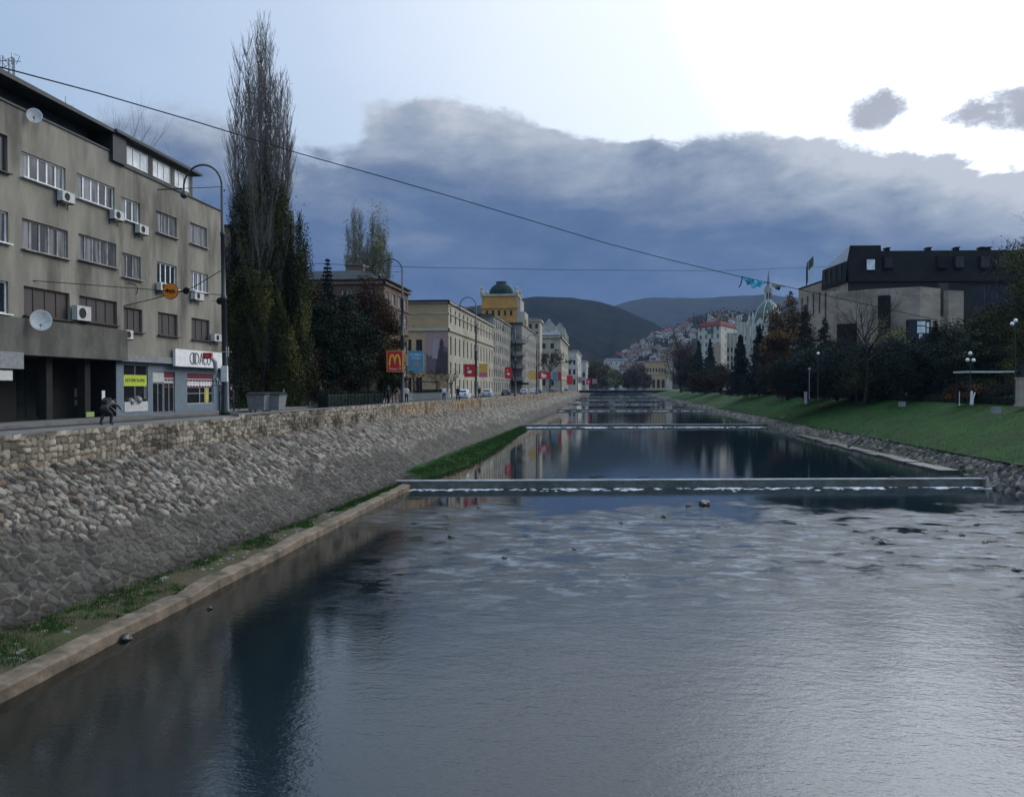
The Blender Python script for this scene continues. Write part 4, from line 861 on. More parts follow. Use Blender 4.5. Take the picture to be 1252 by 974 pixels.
# far-left windows outside the picture repeat the rhythm
for y0 in (19.0, 23.2):
    for (zb, zt_) in {(round(w_[2], 1), round(w_[3], 1)) for w_ in wl[:1]+wl[5:6]+wl[10:11]}:
        holes.append((y0-A0, y0+3-A0, zb, zt_)); wl.append((y0, y0+3, zb, zt_, 5, 'frame_brown', 'glass_curtain', 1))
ycut = on_x(146, 193, AX)[0]
m = MB(); up = [h for h in holes]
FA.wall(m, 12.55, 19.45, [h for h in up if h[2] > 12.55])
FA.wall(m, zsof+.02, 12.55, [h for h in up if h[2] < 12.5], m=0)
FA.box(m, 0, ycut-A0, -.3, 0, 19.45, 19.93)
m.add([(AX, A1, ST), (AX-14, A1, ST), (AX-14, A1, 19.45), (AX, A1, 19.45)], [(0, 1, 2, 3)])
m.add([(AX-14, A1, ST), (AX-14, A0, ST), (AX-14, A0, 19.45), (AX-14, A1, 19.45)], [(0, 1, 2, 3)])
m.add([(AX-14, A0, ST), (AX, A0, ST), (AX, A0, 19.45), (AX-14, A0, 19.45)], [(0, 1, 2, 3)])
m.build('wall', 'concrete_wall', A, rel=True)
m = MB(); m.box(AX-14, AX-.31, A0, A1-.02, 19.3, 19.45); m.box(AX-14.02, AX+.06, A1-.02, A1+.06, 19.45, 19.53); FA.box(m, ycut-A0, A1-A0, -.3, .08, 19.451, 19.53); FA.box(m, 0, ycut-A0, -.32, .07, 19.931, 20.02)
m.build('roof', 'roof_dark', A, rel=True)
# lower dirty band above the shops
m = MB(); FA.box(m, 0, SB-A0, .0, .45, zsof-.08, 9.85+.35); m.build('spandrel', 'dark_render', A, rel=True)
m = MB(); FA.box(m, SB-A0, A1-A0, .002, .12, zsof-.1, zsof+.28); m.build('fascia', 'metal_grey', A, rel=True)
for (y0, y1, z0, z1, nv, fr, gl, si) in wl:
    put_window(A, FA, (y0+y1)/2-A0, z0, y1-y0, z1-z0, nv, 1, fr, gl, .16, .075, si, sub=True)
# attic storeys
at_ = MB(); ya = on_x(135, 165, AX)[0]
at_.box(AX-8, AX-.9, A0, ya-.6, 19.45, 20.9); at_.build('attic', 'roof_dark', A, rel=True)
at_ = MB(); at_.xprism([(A0, 20.95), (ya, 20.95), (ya, 21.12), (A0, 21.3)], AX+.35, AX-9); at_.build('attic_roof', 'roof_dark', A, rel=True)
d0, d1 = on_x(150, 200, AX)[0], on_x(235, 230, AX)[0]
FD = Face(AX+.02, d0, AX+.02, d1)
m = MB(); bays = [(0.35, 2.55), (2.95, 4.95), (5.35, d1-d0-.3)]; hs = [(a, b, 19.72, 20.78) for a, b in bays]; FD.wall(m, 19.46, 21.0, hs, .12)
FD.box(m, 0, .01, -6, 0, 19.46, 21.0); FD.box(m, d1-d0-.01, d1-d0, -6, 0, 19.46, 21.0); m.build('dormer', 'dark_render', A, rel=True)
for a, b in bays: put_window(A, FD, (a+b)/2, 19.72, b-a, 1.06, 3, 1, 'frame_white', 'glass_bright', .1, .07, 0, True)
m = MB(); FD.box(m, -1.2, d1-d0+.5, -6.5, .45, 21.0, 21.16); FD.box(m, -1.2, 0, -6.4, .2, 19.47, 21.0); m.build('dormer_roof', 'roof_dark', A, rel=True)
# recessed ground floor
GX = AX-2.6
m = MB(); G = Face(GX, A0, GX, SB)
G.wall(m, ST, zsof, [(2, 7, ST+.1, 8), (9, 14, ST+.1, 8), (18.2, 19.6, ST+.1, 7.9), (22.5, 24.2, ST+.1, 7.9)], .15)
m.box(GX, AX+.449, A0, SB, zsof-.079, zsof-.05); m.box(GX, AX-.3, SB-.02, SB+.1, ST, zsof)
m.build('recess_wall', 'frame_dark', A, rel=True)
for a, w_, h_ in ((4.5, 5, 2.6), (11.5, 5, 2.6)): put_window(A, G, a, ST+.12, w_, h_, 4, 1, 'frame_dark', 'glass', .13, .06, name='shop_window')
for a, w_ in ((18.9, 1.4), (23.35, 1.7)): put_window(A, G, a, ST+.12, w_, 2.5, 2, 1, 'frame_dark', 'glass', .13, .06, name='door')
for yy in (on_x(56, 480, AX-.5)[0], on_x(103, 480, AX-.5)[0]):
    MB().box(AX-.75, AX-.3, yy-.22, yy+.22, ST+.14, zsof-.06).build('column', 'column_dark', A, rel=True)
# ---- shop fronts on the right half
SX = AX-.25; q0 = SB
FS = Face(SX, SB, SX, A1)
def on_s(px): return on_x(px, 480, SX)[0]-SB
def zs_(px, py): return on_x(px, py, SX)[1]
m = MB(); s1a, s1b = on_s(147.5)+.3, on_s(181); s2a, s2b = on_s(187), on_s(214); s3a, s3b = on_s(229), on_s(261); zb1 = ST+.14
hh = [(s1a, s1b, zb1+.15, 8.35), (s2a, s2b, zb1, 8.0), (s3a, s3b, zb1+.5, 8.0)]
FS.wall(m, ST, 8.5, hh, .15); m.build('shopfront', 'blue_grey', A, rel=True)
sw = put_window(A, FS, (s1a+s1b)/2, zb1+.15, s1b-s1a, 8.35-zb1-.15, 2, 1, 'metal_grey', 'glass', .12, .05, name='shop_window')
m = MB(); FS.box(m, s1a+.05, s1b-.05, -.07, -.05, 7.1, 7.75); m.build('shop_sign', 'lime', A, rel=True)['label'] = 'yellow green sign strip in the shop window'
for txt, ac in (('DEZONE', (s1a*.7+s1b*.3)), ('IGAMA', (s1a*.28+s1b*.72))):
    o = link('lettering', font_mesh(txt, .26, .004), A); p = FS.pt(ac, -.044, 7.43); o.location = (p[0]-A.location.x, p[1]-A.location.y, p[2]-A.location.z); o.rotation_euler = (0, 0, FS.rz)
m = MB(); FS.box(m, s1a+.04, s1b-.04, -.06, .02, zb1+.18, zb1+.75); m.build('shop_plinth', 'metal_white', A, rel=True)
m = MB()
for i in range(9): FS.box(m, s1b-.36+(.03 if i % 2 else 0), s1b-.1, -.07, -.055, 6.35+i*.085*1.0+.0, 6.39+i*.085)
m.build('window_lettering', 'metal_grey', A, rel=True)
m = MB()
for a_, z_, r_ in ((s1a+.75, 6.2, .22), (s1b-.95, 6.28, .26), (s1a+1.15, 6.12, .12)):
    p = FS.pt(a_, -.06, z_); m.lathe([(.02, -r_), (r_*.7, -r_*.7), (r_, 0), (r_*.8, r_*.6), (.03, r_)], p, 9)
m.build('window_display', 'metal_grey', A, rel=True)
m = MB(); FS.box(m, s2a, s2b, -.1, -.08, 7.35, 8.0); m.build('transom_panel', 'metal_white', A, rel=True)
for k in range(2):
    aw = (s2b-s2a)/2; put_window(A, FS, s2a+aw*(k+.5), zb1+.02, aw-.06, 7.3-zb1, 2, 1, 'metal_grey', 'glass', .1, .06, name='door')
put_window(A, FS, (s3a+s3b)/2, zb1+.5, s3b-s3a, 8.0-zb1-.5, 2, 3, 'metal_white', 'glass', .12, .04, name='shop_window')
# maroon and white scalloped awning strips behind the glass
for a_, b_ in ((s2a+(s2b-s2a)*.55, s2b), (s3a+.03, s3b-.03)):
    m = MB(); FS.box(m, a_, b_, -.095, -.075, 7.62, 8.0); k = int((b_-a_)/.42)+1
    for i in range(k):
        c = a_+(b_-a_)*(i+.5)/k; r_ = (b_-a_)/k*.48
        for zz, sg in ((7.55, -1), (7.02, 1)):
            pts = [FS.pt(c+r_*cos(t_), -.07, zz+sg*r_*.75*sin(t_)) for t_ in np.linspace(0, pi, 8)]
            m.add(pts + [FS.pt(c+r_*cos(t_), -.078, zz+sg*r_*.75*sin(t_)) for t_ in np.linspace(0, pi, 8)], [tuple(range(8)) if sg > 0 else tuple(reversed(range(8)))])
    m.build('awning', 'maroon', A, rel=True); m = MB(); FS.box(m, a_, b_, -.11, -.097, 7.0, 7.6); m.build('awning_band', 'sign_white', A, rel=True)
# poster of a figure in the window
m = MB(); a_ = s3a+(s3b-s3a)*.76; FS.box(m, a_-.28, a_+.3, -.09, -.07, zb1+.6, 7.0); m.build('poster', 'poster_green', A, rel=True)
m = MB(); p = FS.pt(a_, -.066, 0)
for zc, rw, rh in ((6.72, .11, .14), (6.38, .16, .25), (6.0, .13, .2), (5.98, .10, .3)):
    m.add([FS.pt(a_+rw*cos(t_), -.066+.001*zc, zc+rh*sin(t_)) for t_ in np.linspace(0, 2*pi, 13)[:-1]], [tuple(range(12))])
m.build('poster_figure', 'sign_yellow', A, rel=True)
# big white sign: reversed D, then I D A C O in thin strokes
g0, g1 = on_x(209, 430, AX)[0]-A0, A1-.02-A0
m = MB(); FA.box(m, g0, g1, .13, .3, 8.36, 9.45); sg = m.build('shop_sign', 'sign_white', A, rel=True); sg['label'] = 'long white shop sign with thin black letters'
def stroke(pts, a, z, w, h, mb): mb.tube([FA.pt(a+w*px_, .32, z+h*py_) for px_, py_ in pts], .022, 5)
arcD = [(0, 0)] + [(sin(t_)*1.0, .5-.5*cos(t_)) for t_ in np.linspace(.25, pi-.25, 9)] + [(0, 1)]
mb = MB(); ws = (g1-g0); c0 = g0+ws*.26; lw = .42; zz = 8.55; hh_ = .74
rev = [(1-a, b) for a, b in arcD]; stroke(rev, c0, zz, lw, hh_, mb); stroke([(1, 0), (1, 1)], c0, zz, lw, hh_, mb)
stroke([(0, 0), (0, 1)], c0+lw+.14, zz, lw, hh_, mb)
stroke(arcD, c0+lw+.30, zz, lw, hh_, mb); stroke([(0, 0), (0, 1)], c0+lw+.30, zz, lw, hh_, mb)
stroke([(0, 0), (.5, 1), (1, 0)], c0+2*lw+.40, zz, lw, hh_, mb); stroke([(.22, .36), (.78, .36)], c0+2*lw+.40, zz, lw, hh_, mb)
arcC = [(.5+.5*cos(t_), .5+.5*sin(t_)) for t_ in np.linspace(.7, 2*pi-.7, 12)]; stroke(arcC, c0+3*lw+.48, zz, lw, hh_, mb)
arcO = [(.5+.5*cos(t_), .5+.5*sin(t_)) for t_ in np.linspace(0, 2*pi, 15)]; stroke(arcO, c0+4*lw+.56, zz, lw, hh_, mb)
mb.build('lettering', 'black', A, rel=True)
for px0, px1, py0, py1, o_, mt in ((-8, 23, 431, 451, .55, 'metal_grey'), (-8, 9, 453, 465, .5, 'metal_white')):
    y0, y1 = on_x(px0, 440, AX+.5)[0], on_x(px1, 440, AX+.5)[0]; zt_ = on_x(px1, py0, AX+.5)[1]; zb_ = on_x(px1, py1, AX+.5)[1]
    m = MB(); FA.box(m, y0-A0, y1-A0, .46, .75, zb_, zt_); m.build('shop_sign', mt, A, rel=True)['label'] = 'blank grey shop sign box under the overhang' if mt == 'metal_grey' else 'small pale notice board under the overhang'
for px0, py0, w_, h_, mt in ((93, 480, .35, .5, 'metal_grey'), (93, 492, .35, .3, 'metal_grey')):
    y0, z_ = on_x(px0, py0, GX); m = MB(); G.box(m, y0-A0-w_/2, y0-A0+w_/2, .02, .04, z_-h_/2, z_+h_/2); m.build('notice', mt, A, rel=True)
y0, z_ = on_x(126, 483, AX-.3); m = MB().box(AX-.3, AX-.27, y0-.13, y0+.13, z_-.3, z_+.25); m.build('notice', 'sign_white', A, rel=True)
y0, z_ = on_x(112, 508, AX-.2); m = MB().box(AX-.3, AX-.25, y0-.35, y0+.3, ST+.15, z_+.2); m.build('plinth_panel', 'poster_green', A, rel=True)
# air conditioners
def aircon(px0, py0, px1, py1, lb):
    y0, z1 = on_x(px0, py0, AX+.2); y1, _ = on_x(px1, py0, AX+.2); _, z0 = on_x(px1, py1, AX+.2); w_ = max(.62, (y1-y0)); h_ = max(.5, z1-z0)
    t = thing('air_conditioner', lb, 'air conditioner', (AX+.04, (y0+y1)/2, z0), pi/2, 'air conditioners on the grey block')
    MB().box(-w_/2, w_/2, -.36, -.06, 0, h_).build('casing', 'metal_white', t)
    f = MB(); ring = [(h_*.36*cos(a), -.365, h_*.5+h_*.36*sin(a)) for a in np.linspace(0, 2*pi, 17)]; f.tube([(a-w_*.12, b, c) for a, b, c in ring], .012, 4)
    f.add([(a-w_*.12, -.362, c) for a, b, c in ring[:-1]], [tuple(range(16))]); f.build('fan_grille', 'frame_dark', t)
    b = MB(); b.box(-w_/2+.05, -w_/2+.09, -.38, 0, -.05, -.005).box(w_/2-.09, w_/2-.05, -.38, 0, -.05, -.005).box(-w_/2+.05, -w_/2+.09, -.03, 0, -.3, -.05).box(w_/2-.09, w_/2-.05, -.03, 0, -.3, -.05); b.build('bracket', 'frame_dark', t)
for a in ((72, 236, 87, 250, 'air conditioner under the widest white framed window, top storey'), (136, 258, 148, 271, 'air conditioner between the second and third top storey windows'), (167, 276, 178, 288, 'air conditioner below the narrow top storey window in mid facade'),
          (193, 345, 203, 357, 'air conditioner beside the orange round sign'), (235, 358, 246, 368, 'air conditioner below the rightmost second storey window'), (90, 373, 107, 393, 'largest air conditioner, between the two wide brown shuttered windows'),
          (150, 403, 159, 415, 'air conditioner low above the yellow green shop window'), (259, 408, 269, 418, 'air conditioner on top of the white shop sign')): aircon(*a)
def dish(px, py, r_, lb, out):
    y0, z_ = on_x(px, py, AX+out); t = thing('satellite_dish', lb, 'satellite dish', (AX+out, y0, z_), 0, 'satellite dishes')
    m = MB(); prof = [(.02, -.10*r_*1.5), (r_*.5, -.06*r_), (r_*.85, .06*r_), (r_, .16*r_), (r_*.98, .17*r_), (r_*.8, .07*r_), (.02, -.05*r_)]
    o = MB().lathe(prof, (0, 0, 0), 24).build('reflector', 'metal_white', t, smooth=True); o.rotation_euler = (radians(78), 0, radians(38)); o.scale = (1, 1.1, 1)
    MB().tube([(-out*.97, .1, -.1), (-out*.4, .1, -.1), (-.05, .05, 0)], .02, 5).tube([(0, -.05, -r_*.8), (.35, -.45, -.25)], .012, 4).build('arm', 'metal_grey', t)
    MB().box(.31, .40, -.50, -.40, -.29, -.2).build('receiver', 'metal_grey', t)
dish(42, 142, .34, 'satellite dish at the roof edge of the grey block', .35); dish(50, 392, .46, 'large tilted satellite dish below the second storey windows', .95)
# masts on the roof
x_, y_ = AX-1.2, on_x(10, 100, AX-1.2)[0]
t = thing('antenna_mast', 'steel lattice mast with antennas standing on the attic roof at left edge', 'antenna', (x_, y_, 21.2))
m = MB()
for a in (0, 2.1, 4.2): m.tube([(.28*cos(a), .28*sin(a), 0), (.22*cos(a), .22*sin(a), 1.5)], .025, 4)
for i in range(5):
    for a in (0, 2.1, 4.2): m.tube([(.27*cos(a), .27*sin(a), i*.3), (.25*cos(a+2.1), .25*sin(a+2.1), i*.3+.3)], .014, 4)
m.tube([(.1, .25, 0), (.1, .25, 1.55)], .045, 6); m.build('lattice', 'metal_grey', t)
MB().tube([(-.5, 0, 1.35), (.5, .2, 1.35)], .02, 4).tube([(-.4, 0, 1.15), (-.4, 0, 1.6)], .012, 4).tube([(.1, .1, 1.2), (.1, .1, 1.75)], .012, 4).tube([(.3, .15, 1.2), (.45, .2, 1.6), (.2, .15, 1.7)], .014, 4).build('antenna', 'metal_grey', t)
y_ = on_x(80, 125, AX-1.0)[0]; t = thing('television_aerial', 'thin television aerial on the attic roof right of the lattice mast', 'antenna', (AX-1, y_, 21.2))
m = MB().tube([(0, 0, 0), (0, 0, 1.0)], .018, 4).tube([(-.1, -.5, .3), (.1, .5, .65)], .010, 4)
for i in range(5): m.tube([(-.22, -.4+i*.2, .38+i*.07), (.2, -.4+i*.2, .38+i*.07)], .006, 3)
m.build('mast', 'metal_grey', t)
m = MB().tube([(AX+.08, on_x(155, 345, AX)[0], on_x(155, 345, AX)[1]), (AX+.07, on_x(163, 347, AX)[0], on_x(163, 347, AX)[1]), (AX+.08, on_x(167, 352, AX)[0], on_x(167, 352, AX)[1]), (AX+.05, on_x(166, 360, AX)[0], on_x(166, 360, AX)[1])], .02, 4); m.build('loose_cable', 'black', A, rel=True)

# ---- a generic street block: walls with real openings, recessed windows, cornices
def block(name, label, cat, pts, z1, rows, mats, side=None, z0=ST, fr='frame_brown', gl='glass', cornices=(), w_=1.2, roofm='roof_dark', roof_over=.25, nv=2, roof_h=.5, dep=.2, a_off=0, extra=None, roofpts=None):
    """pts: plan counter-clockwise; rows: {edge: (bays, [(z, h), ...])}"""
    t = thing(name, label, cat, (pts[0][0], pts[0][1], z0)); m = MB(); n = len(pts); todo = []
    for i in range(n):
        F = Face(*pts[i], *pts[(i+1) % n]); holes = []
        if i in rows:
            bays, zz = rows[i][:2]; ww = rows[i][2] if len(rows[i]) > 2 else w_
            if isinstance(bays, int): cen = [F.len*(k+.5)/bays for k in range(bays)]
            else: cen = bays
            for c in cen:
                for z_, h_ in zz: holes.append((c-ww/2, c+ww/2, z_, z_+h_)); todo.append((F, c, z_, ww, h_))
        F.wall(m, z0, z1, holes, dep)
        for cz, ch, co in cornices:
            c = MB() if False else m
            F.box(c, -co+.002*i, F.len+co-.002*i, .001, co, cz, cz+ch)
    m.build('wall', mats, t, rel=True)
    for F, c, z_, ww, h_ in todo: put_window(t, F, c, z_, ww, h_, nv, 1 if h_ < 1.9 else 2, fr, gl, dep-.02, .07)
    cx = sum(p[0] for p in pts)/n; cy = sum(p[1] for p in pts)/n
    grow = lambda k: [(cx+(a-cx)*k, cy+(b-cy)*k) for a, b in pts]
    o = roof_over/ max(3, min(abs(pts[0][0]-cx), abs(pts[0][1]-cy)))
    m = MB(); m.prism(grow(1+o), z1+.01, z1+.16); m.prism(grow(1-.01), z1+.161, z1+roof_h, top=grow(.78)); m.build('roof', roofm, t, rel=True)
    return t
def pick(F_len, a): return a
# building glimpsed behind the poplar
block('apartment_building', 'dark brown flat roofed building glimpsed between the grey block and the poplars', 'apartment building', [(-62, 80), (-38.2, 80), (-38.2, 92), (-62, 92)], hz(277, 84), {0: (9, [(8+i*3.1, 1.6) for i in range(5)])}, 'brown_wall', gl='glass_curtain')
# brown building B behind the autumn tree
zt = hz(343, 97); block('apartment_building', 'brown and grey corner building half hidden by the autumn tree', 'apartment building', [(-27, 94), (-27, 106), (-52, 106), (-52, 94)], zt,
      {0: (4, [(8.2, 1.9), (11.6, 1.9), (14.8, 1.9), (17.6, 1.4)]), 3: (8, [(8.2, 1.9), (11.6, 1.9), (14.8, 1.9), (17.6, 1.4)])}, 'brown_wall', cornices=((14.1, .25, .2), (17.2, .15, .14), (zt-.5, .3, .3)), fr='frame_white', gl='glass_curtain', roof_h=1.4, w_=1.3)
t = thing('chimney_stack', 'brick chimney with a small white dish on the brown building roof', 'chimney', (-31.6, 97, zt+1.0)); MB().box(-1.1, 1.1, -.5, .5, -1, 1.2).box(-1.2, 1.2, -.6, .6, 1.2, 1.4).build('stack', 'brown_wall', t)
MB().lathe([(.02, 0), (.3, .08), (.42, .2), (.40, .21), (.02, .03)], (0, 0, 0), 16).build('dish', 'metal_white', t, smooth=True).location = (1.5, -.3, .9)
# yellow building C with the wall painting
YC = 134; zC = hz(368, 136.0); zc1 = on_x(548, 402, -27)[1]
C = block('office_building', 'long yellow corner building with a large painting on its end wall', 'building', [(-27, YC), (-27, 189), (-44, 189), (-44, YC)], zC,
      {0: (13, [(5.9, 2.6), (9.5, 2.0), (12.8, 3.2), (18.4, 2.5)], 1.15), 3: ([9.9, 11.8], [(6.2, 2.6), (10.4, 1.9), (13.3, 2.1), (17.8, 2.3)], 1.1)}, 'cream_wall', cornices=((zc1-.3, .45, .28), (zC-2.2, .2, .14), (zC-.35, .3, .35)), fr='frame_brown', gl='glass')
m = MB(); FC = Face(-44, YC, -27, YC)
# the plaster of the end wall is a warmer yellow: a skin 4 cm proud, with the same openings
hC = [(9.9-.55, 9.9+.55, z_, z_+h_) for z_, h_ in ((6.2, 2.6), (10.4, 1.9), (13.3, 2.1), (17.8, 2.3))] + [(11.8-.55, 11.8+.55, z_, z_+h_) for z_, h_ in ((6.2, 2.6), (10.4, 1.9), (13.3, 2.1), (17.8, 2.3))]
FC2 = Face(-44, YC-.04, -27, YC-.04); FC2.wall(m, zc1+.16, zC-2.21, hC, .04); FC2.wall(m, zC-1.99, zC-.36, [], .04); FC2.wall(m, ST, zc1-.31, hC, .04); m.build('end_wall_plaster', 'yellow_wall', C, rel=True)
# wall painting
mx0, mz1 = on_y(521, 406, YC); mx1, mz0 = on_y(549, 457, YC); mx1 = min(mx1, -27.1)
t = thing('wall_painting', 'large pink and mauve banner picture with a pale standing figure on the yellow end wall', 'banner', (mx0, YC-.1, mz0))
MW, MH = mx1-mx0, mz1-mz0
MB().box(0, MW, -.02, .03, 0, MH).build('banner', 'mural_pink', t)
m = MB(); m.add([(0, -.026, 0), (MW, -.026, 0), (MW, -.026, MH*.62), (MW*.72, -.026, MH*.70), (MW*.45, -.026, MH*.48), (MW*.15, -.026, MH*.42), (0, -.026, MH*.5)], [tuple(range(7))]); m.build('backdrop', 'mural_mauve', t)
m = MB(); m.add([(MW*.42, -.032, 0), (MW, -.032, 0), (MW, -.032, MH*.52), (MW*.6, -.032, MH*.55), (MW*.5, -.032, MH*.4)], [tuple(range(5))]); m.add([(MW*.62, -.034, MH*.5), (MW*.78, -.034, MH*.5), (MW*.82, -.034, MH*.75), (MW*.72, -.034, MH*.86), (MW*.62, -.034, MH*.75)], [tuple(range(5))]); m.build('dark_shapes', 'mural_dark', t)
m = MB(); m.add([(MW*.28, -.038, MH*.38), (MW*.52, -.038, MH*.36), (MW*.60, -.038, MH*.8), (MW*.42, -.038, MH*.86), (MW*.30, -.038, MH*.74)], [tuple(range(5))]); m.build('pale_figure', 'mural_grey', t)
# grey building D
zD = hz(386, 194); block('apartment_building', 'grey five storey building right after the long yellow one', 'apartment building', [(-27, 189.3), (-27, 226), (-44, 226), (-44, 189.3)], zD,
      {0: (10, [(6, 2.4)]+[(9.8+i*3.0, 1.8) for i in range(5)], 1.2)}, 'grey_wall', cornices=((9.1, .2, .15), (zD-.4, .3, .3)), gl='glass_curtain')
# E, with bays of balconies turned to us
zE = hz(396, 230); E_ = block('apartment_building', 'dark grey apartment house with stacked rounded balconies facing down the river', 'apartment building', [(-24, 226.4), (-24, 279), (-36, 279), (-36, 226.4)], zE,
      {0: (12, [(6, 2.4)]+[(10+i*3.5, 1.9) for i in range(4)], 1.3), 3: ([10.2], [(10+i*3.6, 1.9) for i in range(4)], 1.9)}, 'grey_wall', cornices=((zE-.35, .3, .3),), gl='glass_curtain', fr='frame_white')
for i in range(4):
    z_ = 9.2+i*3.6; m = MB(); pr = [(-26.9, 226.39), (-26.9, 224.6), (-26.3, 224.0), (-23.6, 224.0), (-22.8, 224.8), (-22.8, 230), (-23.99, 230), (-23.99, 226.39)]
    m.prism(pr, z_-.2, z_); 
    for (a, b), (c, d) in zip(pr[:5], pr[1:6]):
        F = Face(a, b, c, d); F.box(m, 0, F.len, -.08, 0, z_, z_+.95)
    m.build('balcony', 'grey_wall', E_, rel=True)
MB().box(-36, -21.9, 224.8, 226.35, 7.9, 8.5).build('canopy', 'frame_dark', E_, rel=True)
# F cream building with side wall to us
zF = hz(410, 372); F_ = block('office_building', 'tall cream corner building with ornate roof gables beyond the balconies', 'building', [(-21, 372), (-21, 448), (-46, 448), (-46, 372)], zF,
      {0: (12, [(7, 3), (12.5, 3), (17.5, 3), (22.5, 3), (27.5, 2.4)], 1.8), 3: ([13, 17, 21], [(8, 3), (20, 3), (25.6, 2.5)], 1.7)}, 'cream_wall', cornices=((zF-1.2, .9, .7), (11, .5, .4)), roof_h=4.5, roofm='grey_roof')
for (bx, by, s_) in ((-27, 380, 2.0), (-22.5, 392, 1.8), (-22.3, 410, 1.5), (-22.2, 428, 1.4)):
    m = MB(); T = TR(bx, by, zF); m.box(-1.6*s_, 1.6*s_, -1.2*s_, 1.2*s_, 0, 2.4*s_, 0, T); m.add([(-1.6*s_, -1.2*s_, 2.4*s_), (1.6*s_, -1.2*s_, 2.4*s_), (1.6*s_, 1.2*s_, 2.4*s_), (-1.6*s_, 1.2*s_, 2.4*s_), (0, 0, 4.4*s_)], [(0, 1, 4), (1, 2, 4), (2, 3, 4), (3, 0, 4)], 1, T)
    m.build('gable', ['cream_wall', 'grey_roof'], F_, rel=True)
zG = hz(428, 475); G_ = block('apartment_building', 'pale building with shadowed side wall beyond the cream one', 'apartment building', [(-16.9, 470), (-16.9, 560), (-40, 560), (-40, 470)], zG, {0: (10, [(8, 3), (13, 3), (18, 3), (23, 3)], 1.8), 3: ([19, 21.6], [(9, 3), (15, 3), (21, 2.6)], 1.4)}, 'pale_wall', cornices=((zG-.8, .6, .6), (12.3, .4, .3)))
zH = hz(441, 600); block('apartment_building', 'last pale building at the far end of the left bank street', 'apartment building', [(-14, 590), (-14, 680), (-40, 680), (-40, 590)], zH, {0: (8, [(9, 3.4), (15, 3.4), (21, 2.6)], 2), 3: ([21, 24], [(9, 3.4), (15, 3.4)], 2)}, 'pale_wall', cornices=((zH-.8, .6, .6),))
# domed yellow building behind
dx, dy = at(613, 330); zdr = hz(378, 330); zd1 = hz(364.5, 330)
Dm = thing('domed_building', 'ochre building with a dark green dome rising behind the street fronts', 'domed building', (dx, dy, ST))
m = MB(); hw = 7.2
m.box(-hw, hw, -hw, hw, 0, zd1-ST); m.box(-hw-.5, hw+.5, -hw-.5, hw+.5, zdr-ST-.4, zdr-ST+.4); m.build('drum', 'ochre_wall', Dm)
m = MB().box(-hw-.6, hw+.6, -hw-.6, hw+.6, zd1-ST, zd1-ST+.8); 
for a, b in ((-1, -1), (1, -1), (-1, 1), (1, 1)): m.lathe([(.9, 0), (.9, 1), (.5, 1.6), (.7, 2.4), (.1, 3.6)], (a*hw, b*hw, zd1-ST+.8), 8)
m.box(hw+.1, hw+1.6, -hw, hw, 0, zd1-ST-1.2); m.box(hw+1.5, hw+3.4, -hw, hw, 0, zd1-ST-6.5); m.build('cornice', 'cream_wall', Dm)
hd = hz(346, 330)-zd1-.8; R_ = 5.2
MB().lathe([(R_, 0), (R_*1.0, .15*hd), (R_*.95, .38*hd), (R_*.82, .6*hd), (R_*.62, .78*hd), (R_*.42, .88*hd), (R_*.40, .885*hd)], (0, 0, zd1-ST+.8), 28).build('dome', 'dome_dark', Dm, smooth=True)
MB().lathe([(R_*.42, 0), (R_*.42, .12*hd), (R_*.46, .13*hd), (R_*.46, .18*hd)], (0, 0, zd1-ST+.8+.885*hd), 16).build('lantern', 'roof_dark', Dm)
m = MB().box(-hw, hw+4, -hw+1, -hw+1.3, 0, zdr-ST-5); m.build('lower_wing', 'ochre_wall', Dm)
for k in range(5): MB().box(-.5, .5, -.05, 0, 0, 2.2).build('window', 'glass', Dm).location = (-5+k*2.5, -hw-.01, zdr-ST-3.4)
# second ornate roof to the right of the dome
x, y = at(646, 345); block('office_building', 'cream building top with pale parapet between the dome and the cream corner building', 'building', [(x-6, y), (x+5, y), (x+5, y+14), (x-6, y+14)], hz(390, 345), {0: (4, [(24, 2.5), (29, 2.5), (33, 2)], 1.2)}, 'cream_wall', cornices=((hz(390, 345)-1, .8, .6),))
# small rooftop masses above C
for px, d, py, w_, lb in ((575, 160, 372, 7, 'low grey attic roof above the long yellow building, nearer one'), (588, 180, 376, 8, 'low grey attic roof above the long yellow building, farther one')):
    x, y = at(px, d); x = min(x, -33); t = thing('roof_attic', lb, 'attic', (x, y, zC+.4)); zt = hz(py, d)-zC-.4
    MB().box(-3, 3, -w_, w_, 0, max(zt*.6, .5)).build('attic_wall', 'grey_wall', t); MB().prism([(-3.4, -w_-.4), (3.4, -w_-.4), (3.4, w_+.4), (-3.4, w_+.4)], max(zt*.6, .5), max(zt, 1.2), top=[(-1, -w_+2), (1, -w_+2), (1, w_-2), (-1, w_-2)]).build('attic_roof', 'tile_roof', t)
# ------------------------------------------------------------------ right bank buildings
c1 = Vector(at(1036, 170)); c2 = Vector(at(1006, 184)); c3 = Vector(at(976, 199.5)); cr = Vector(at(1330, 168))
zMb, zMt, zW = hz(345, 170), hz(300, 170), hz(353, 197)
R = thing('office_building', 'stone clad building under a tall black mansard roof on the right bank', 'building', (c1.x, c1.y, ST))
FR = Face(c1.x, c1.y, cr.x, cr.y); FL1 = Face(c2.x, c2.y, c1.x, c1.y); FL2 = Face(c3.x, c3.y, c2.x, c2.y)
m = MB(); hl = []
hw1 = [(.8+i*5.2, 1.9+i*5.2, zMb-6.5, zMb-.8) for i in range(0, int(FL1.len/5.2))]; FL1.wall(m, ST, zMb, hw1, .3)
hw2 = [(1.6+i*3.7, 2.7+i*3.7, zW-7.2, zW-2.3) for i in range(int(FL2.len/3.7))]; FL2.wall(m, ST, zW, hw2, .3)
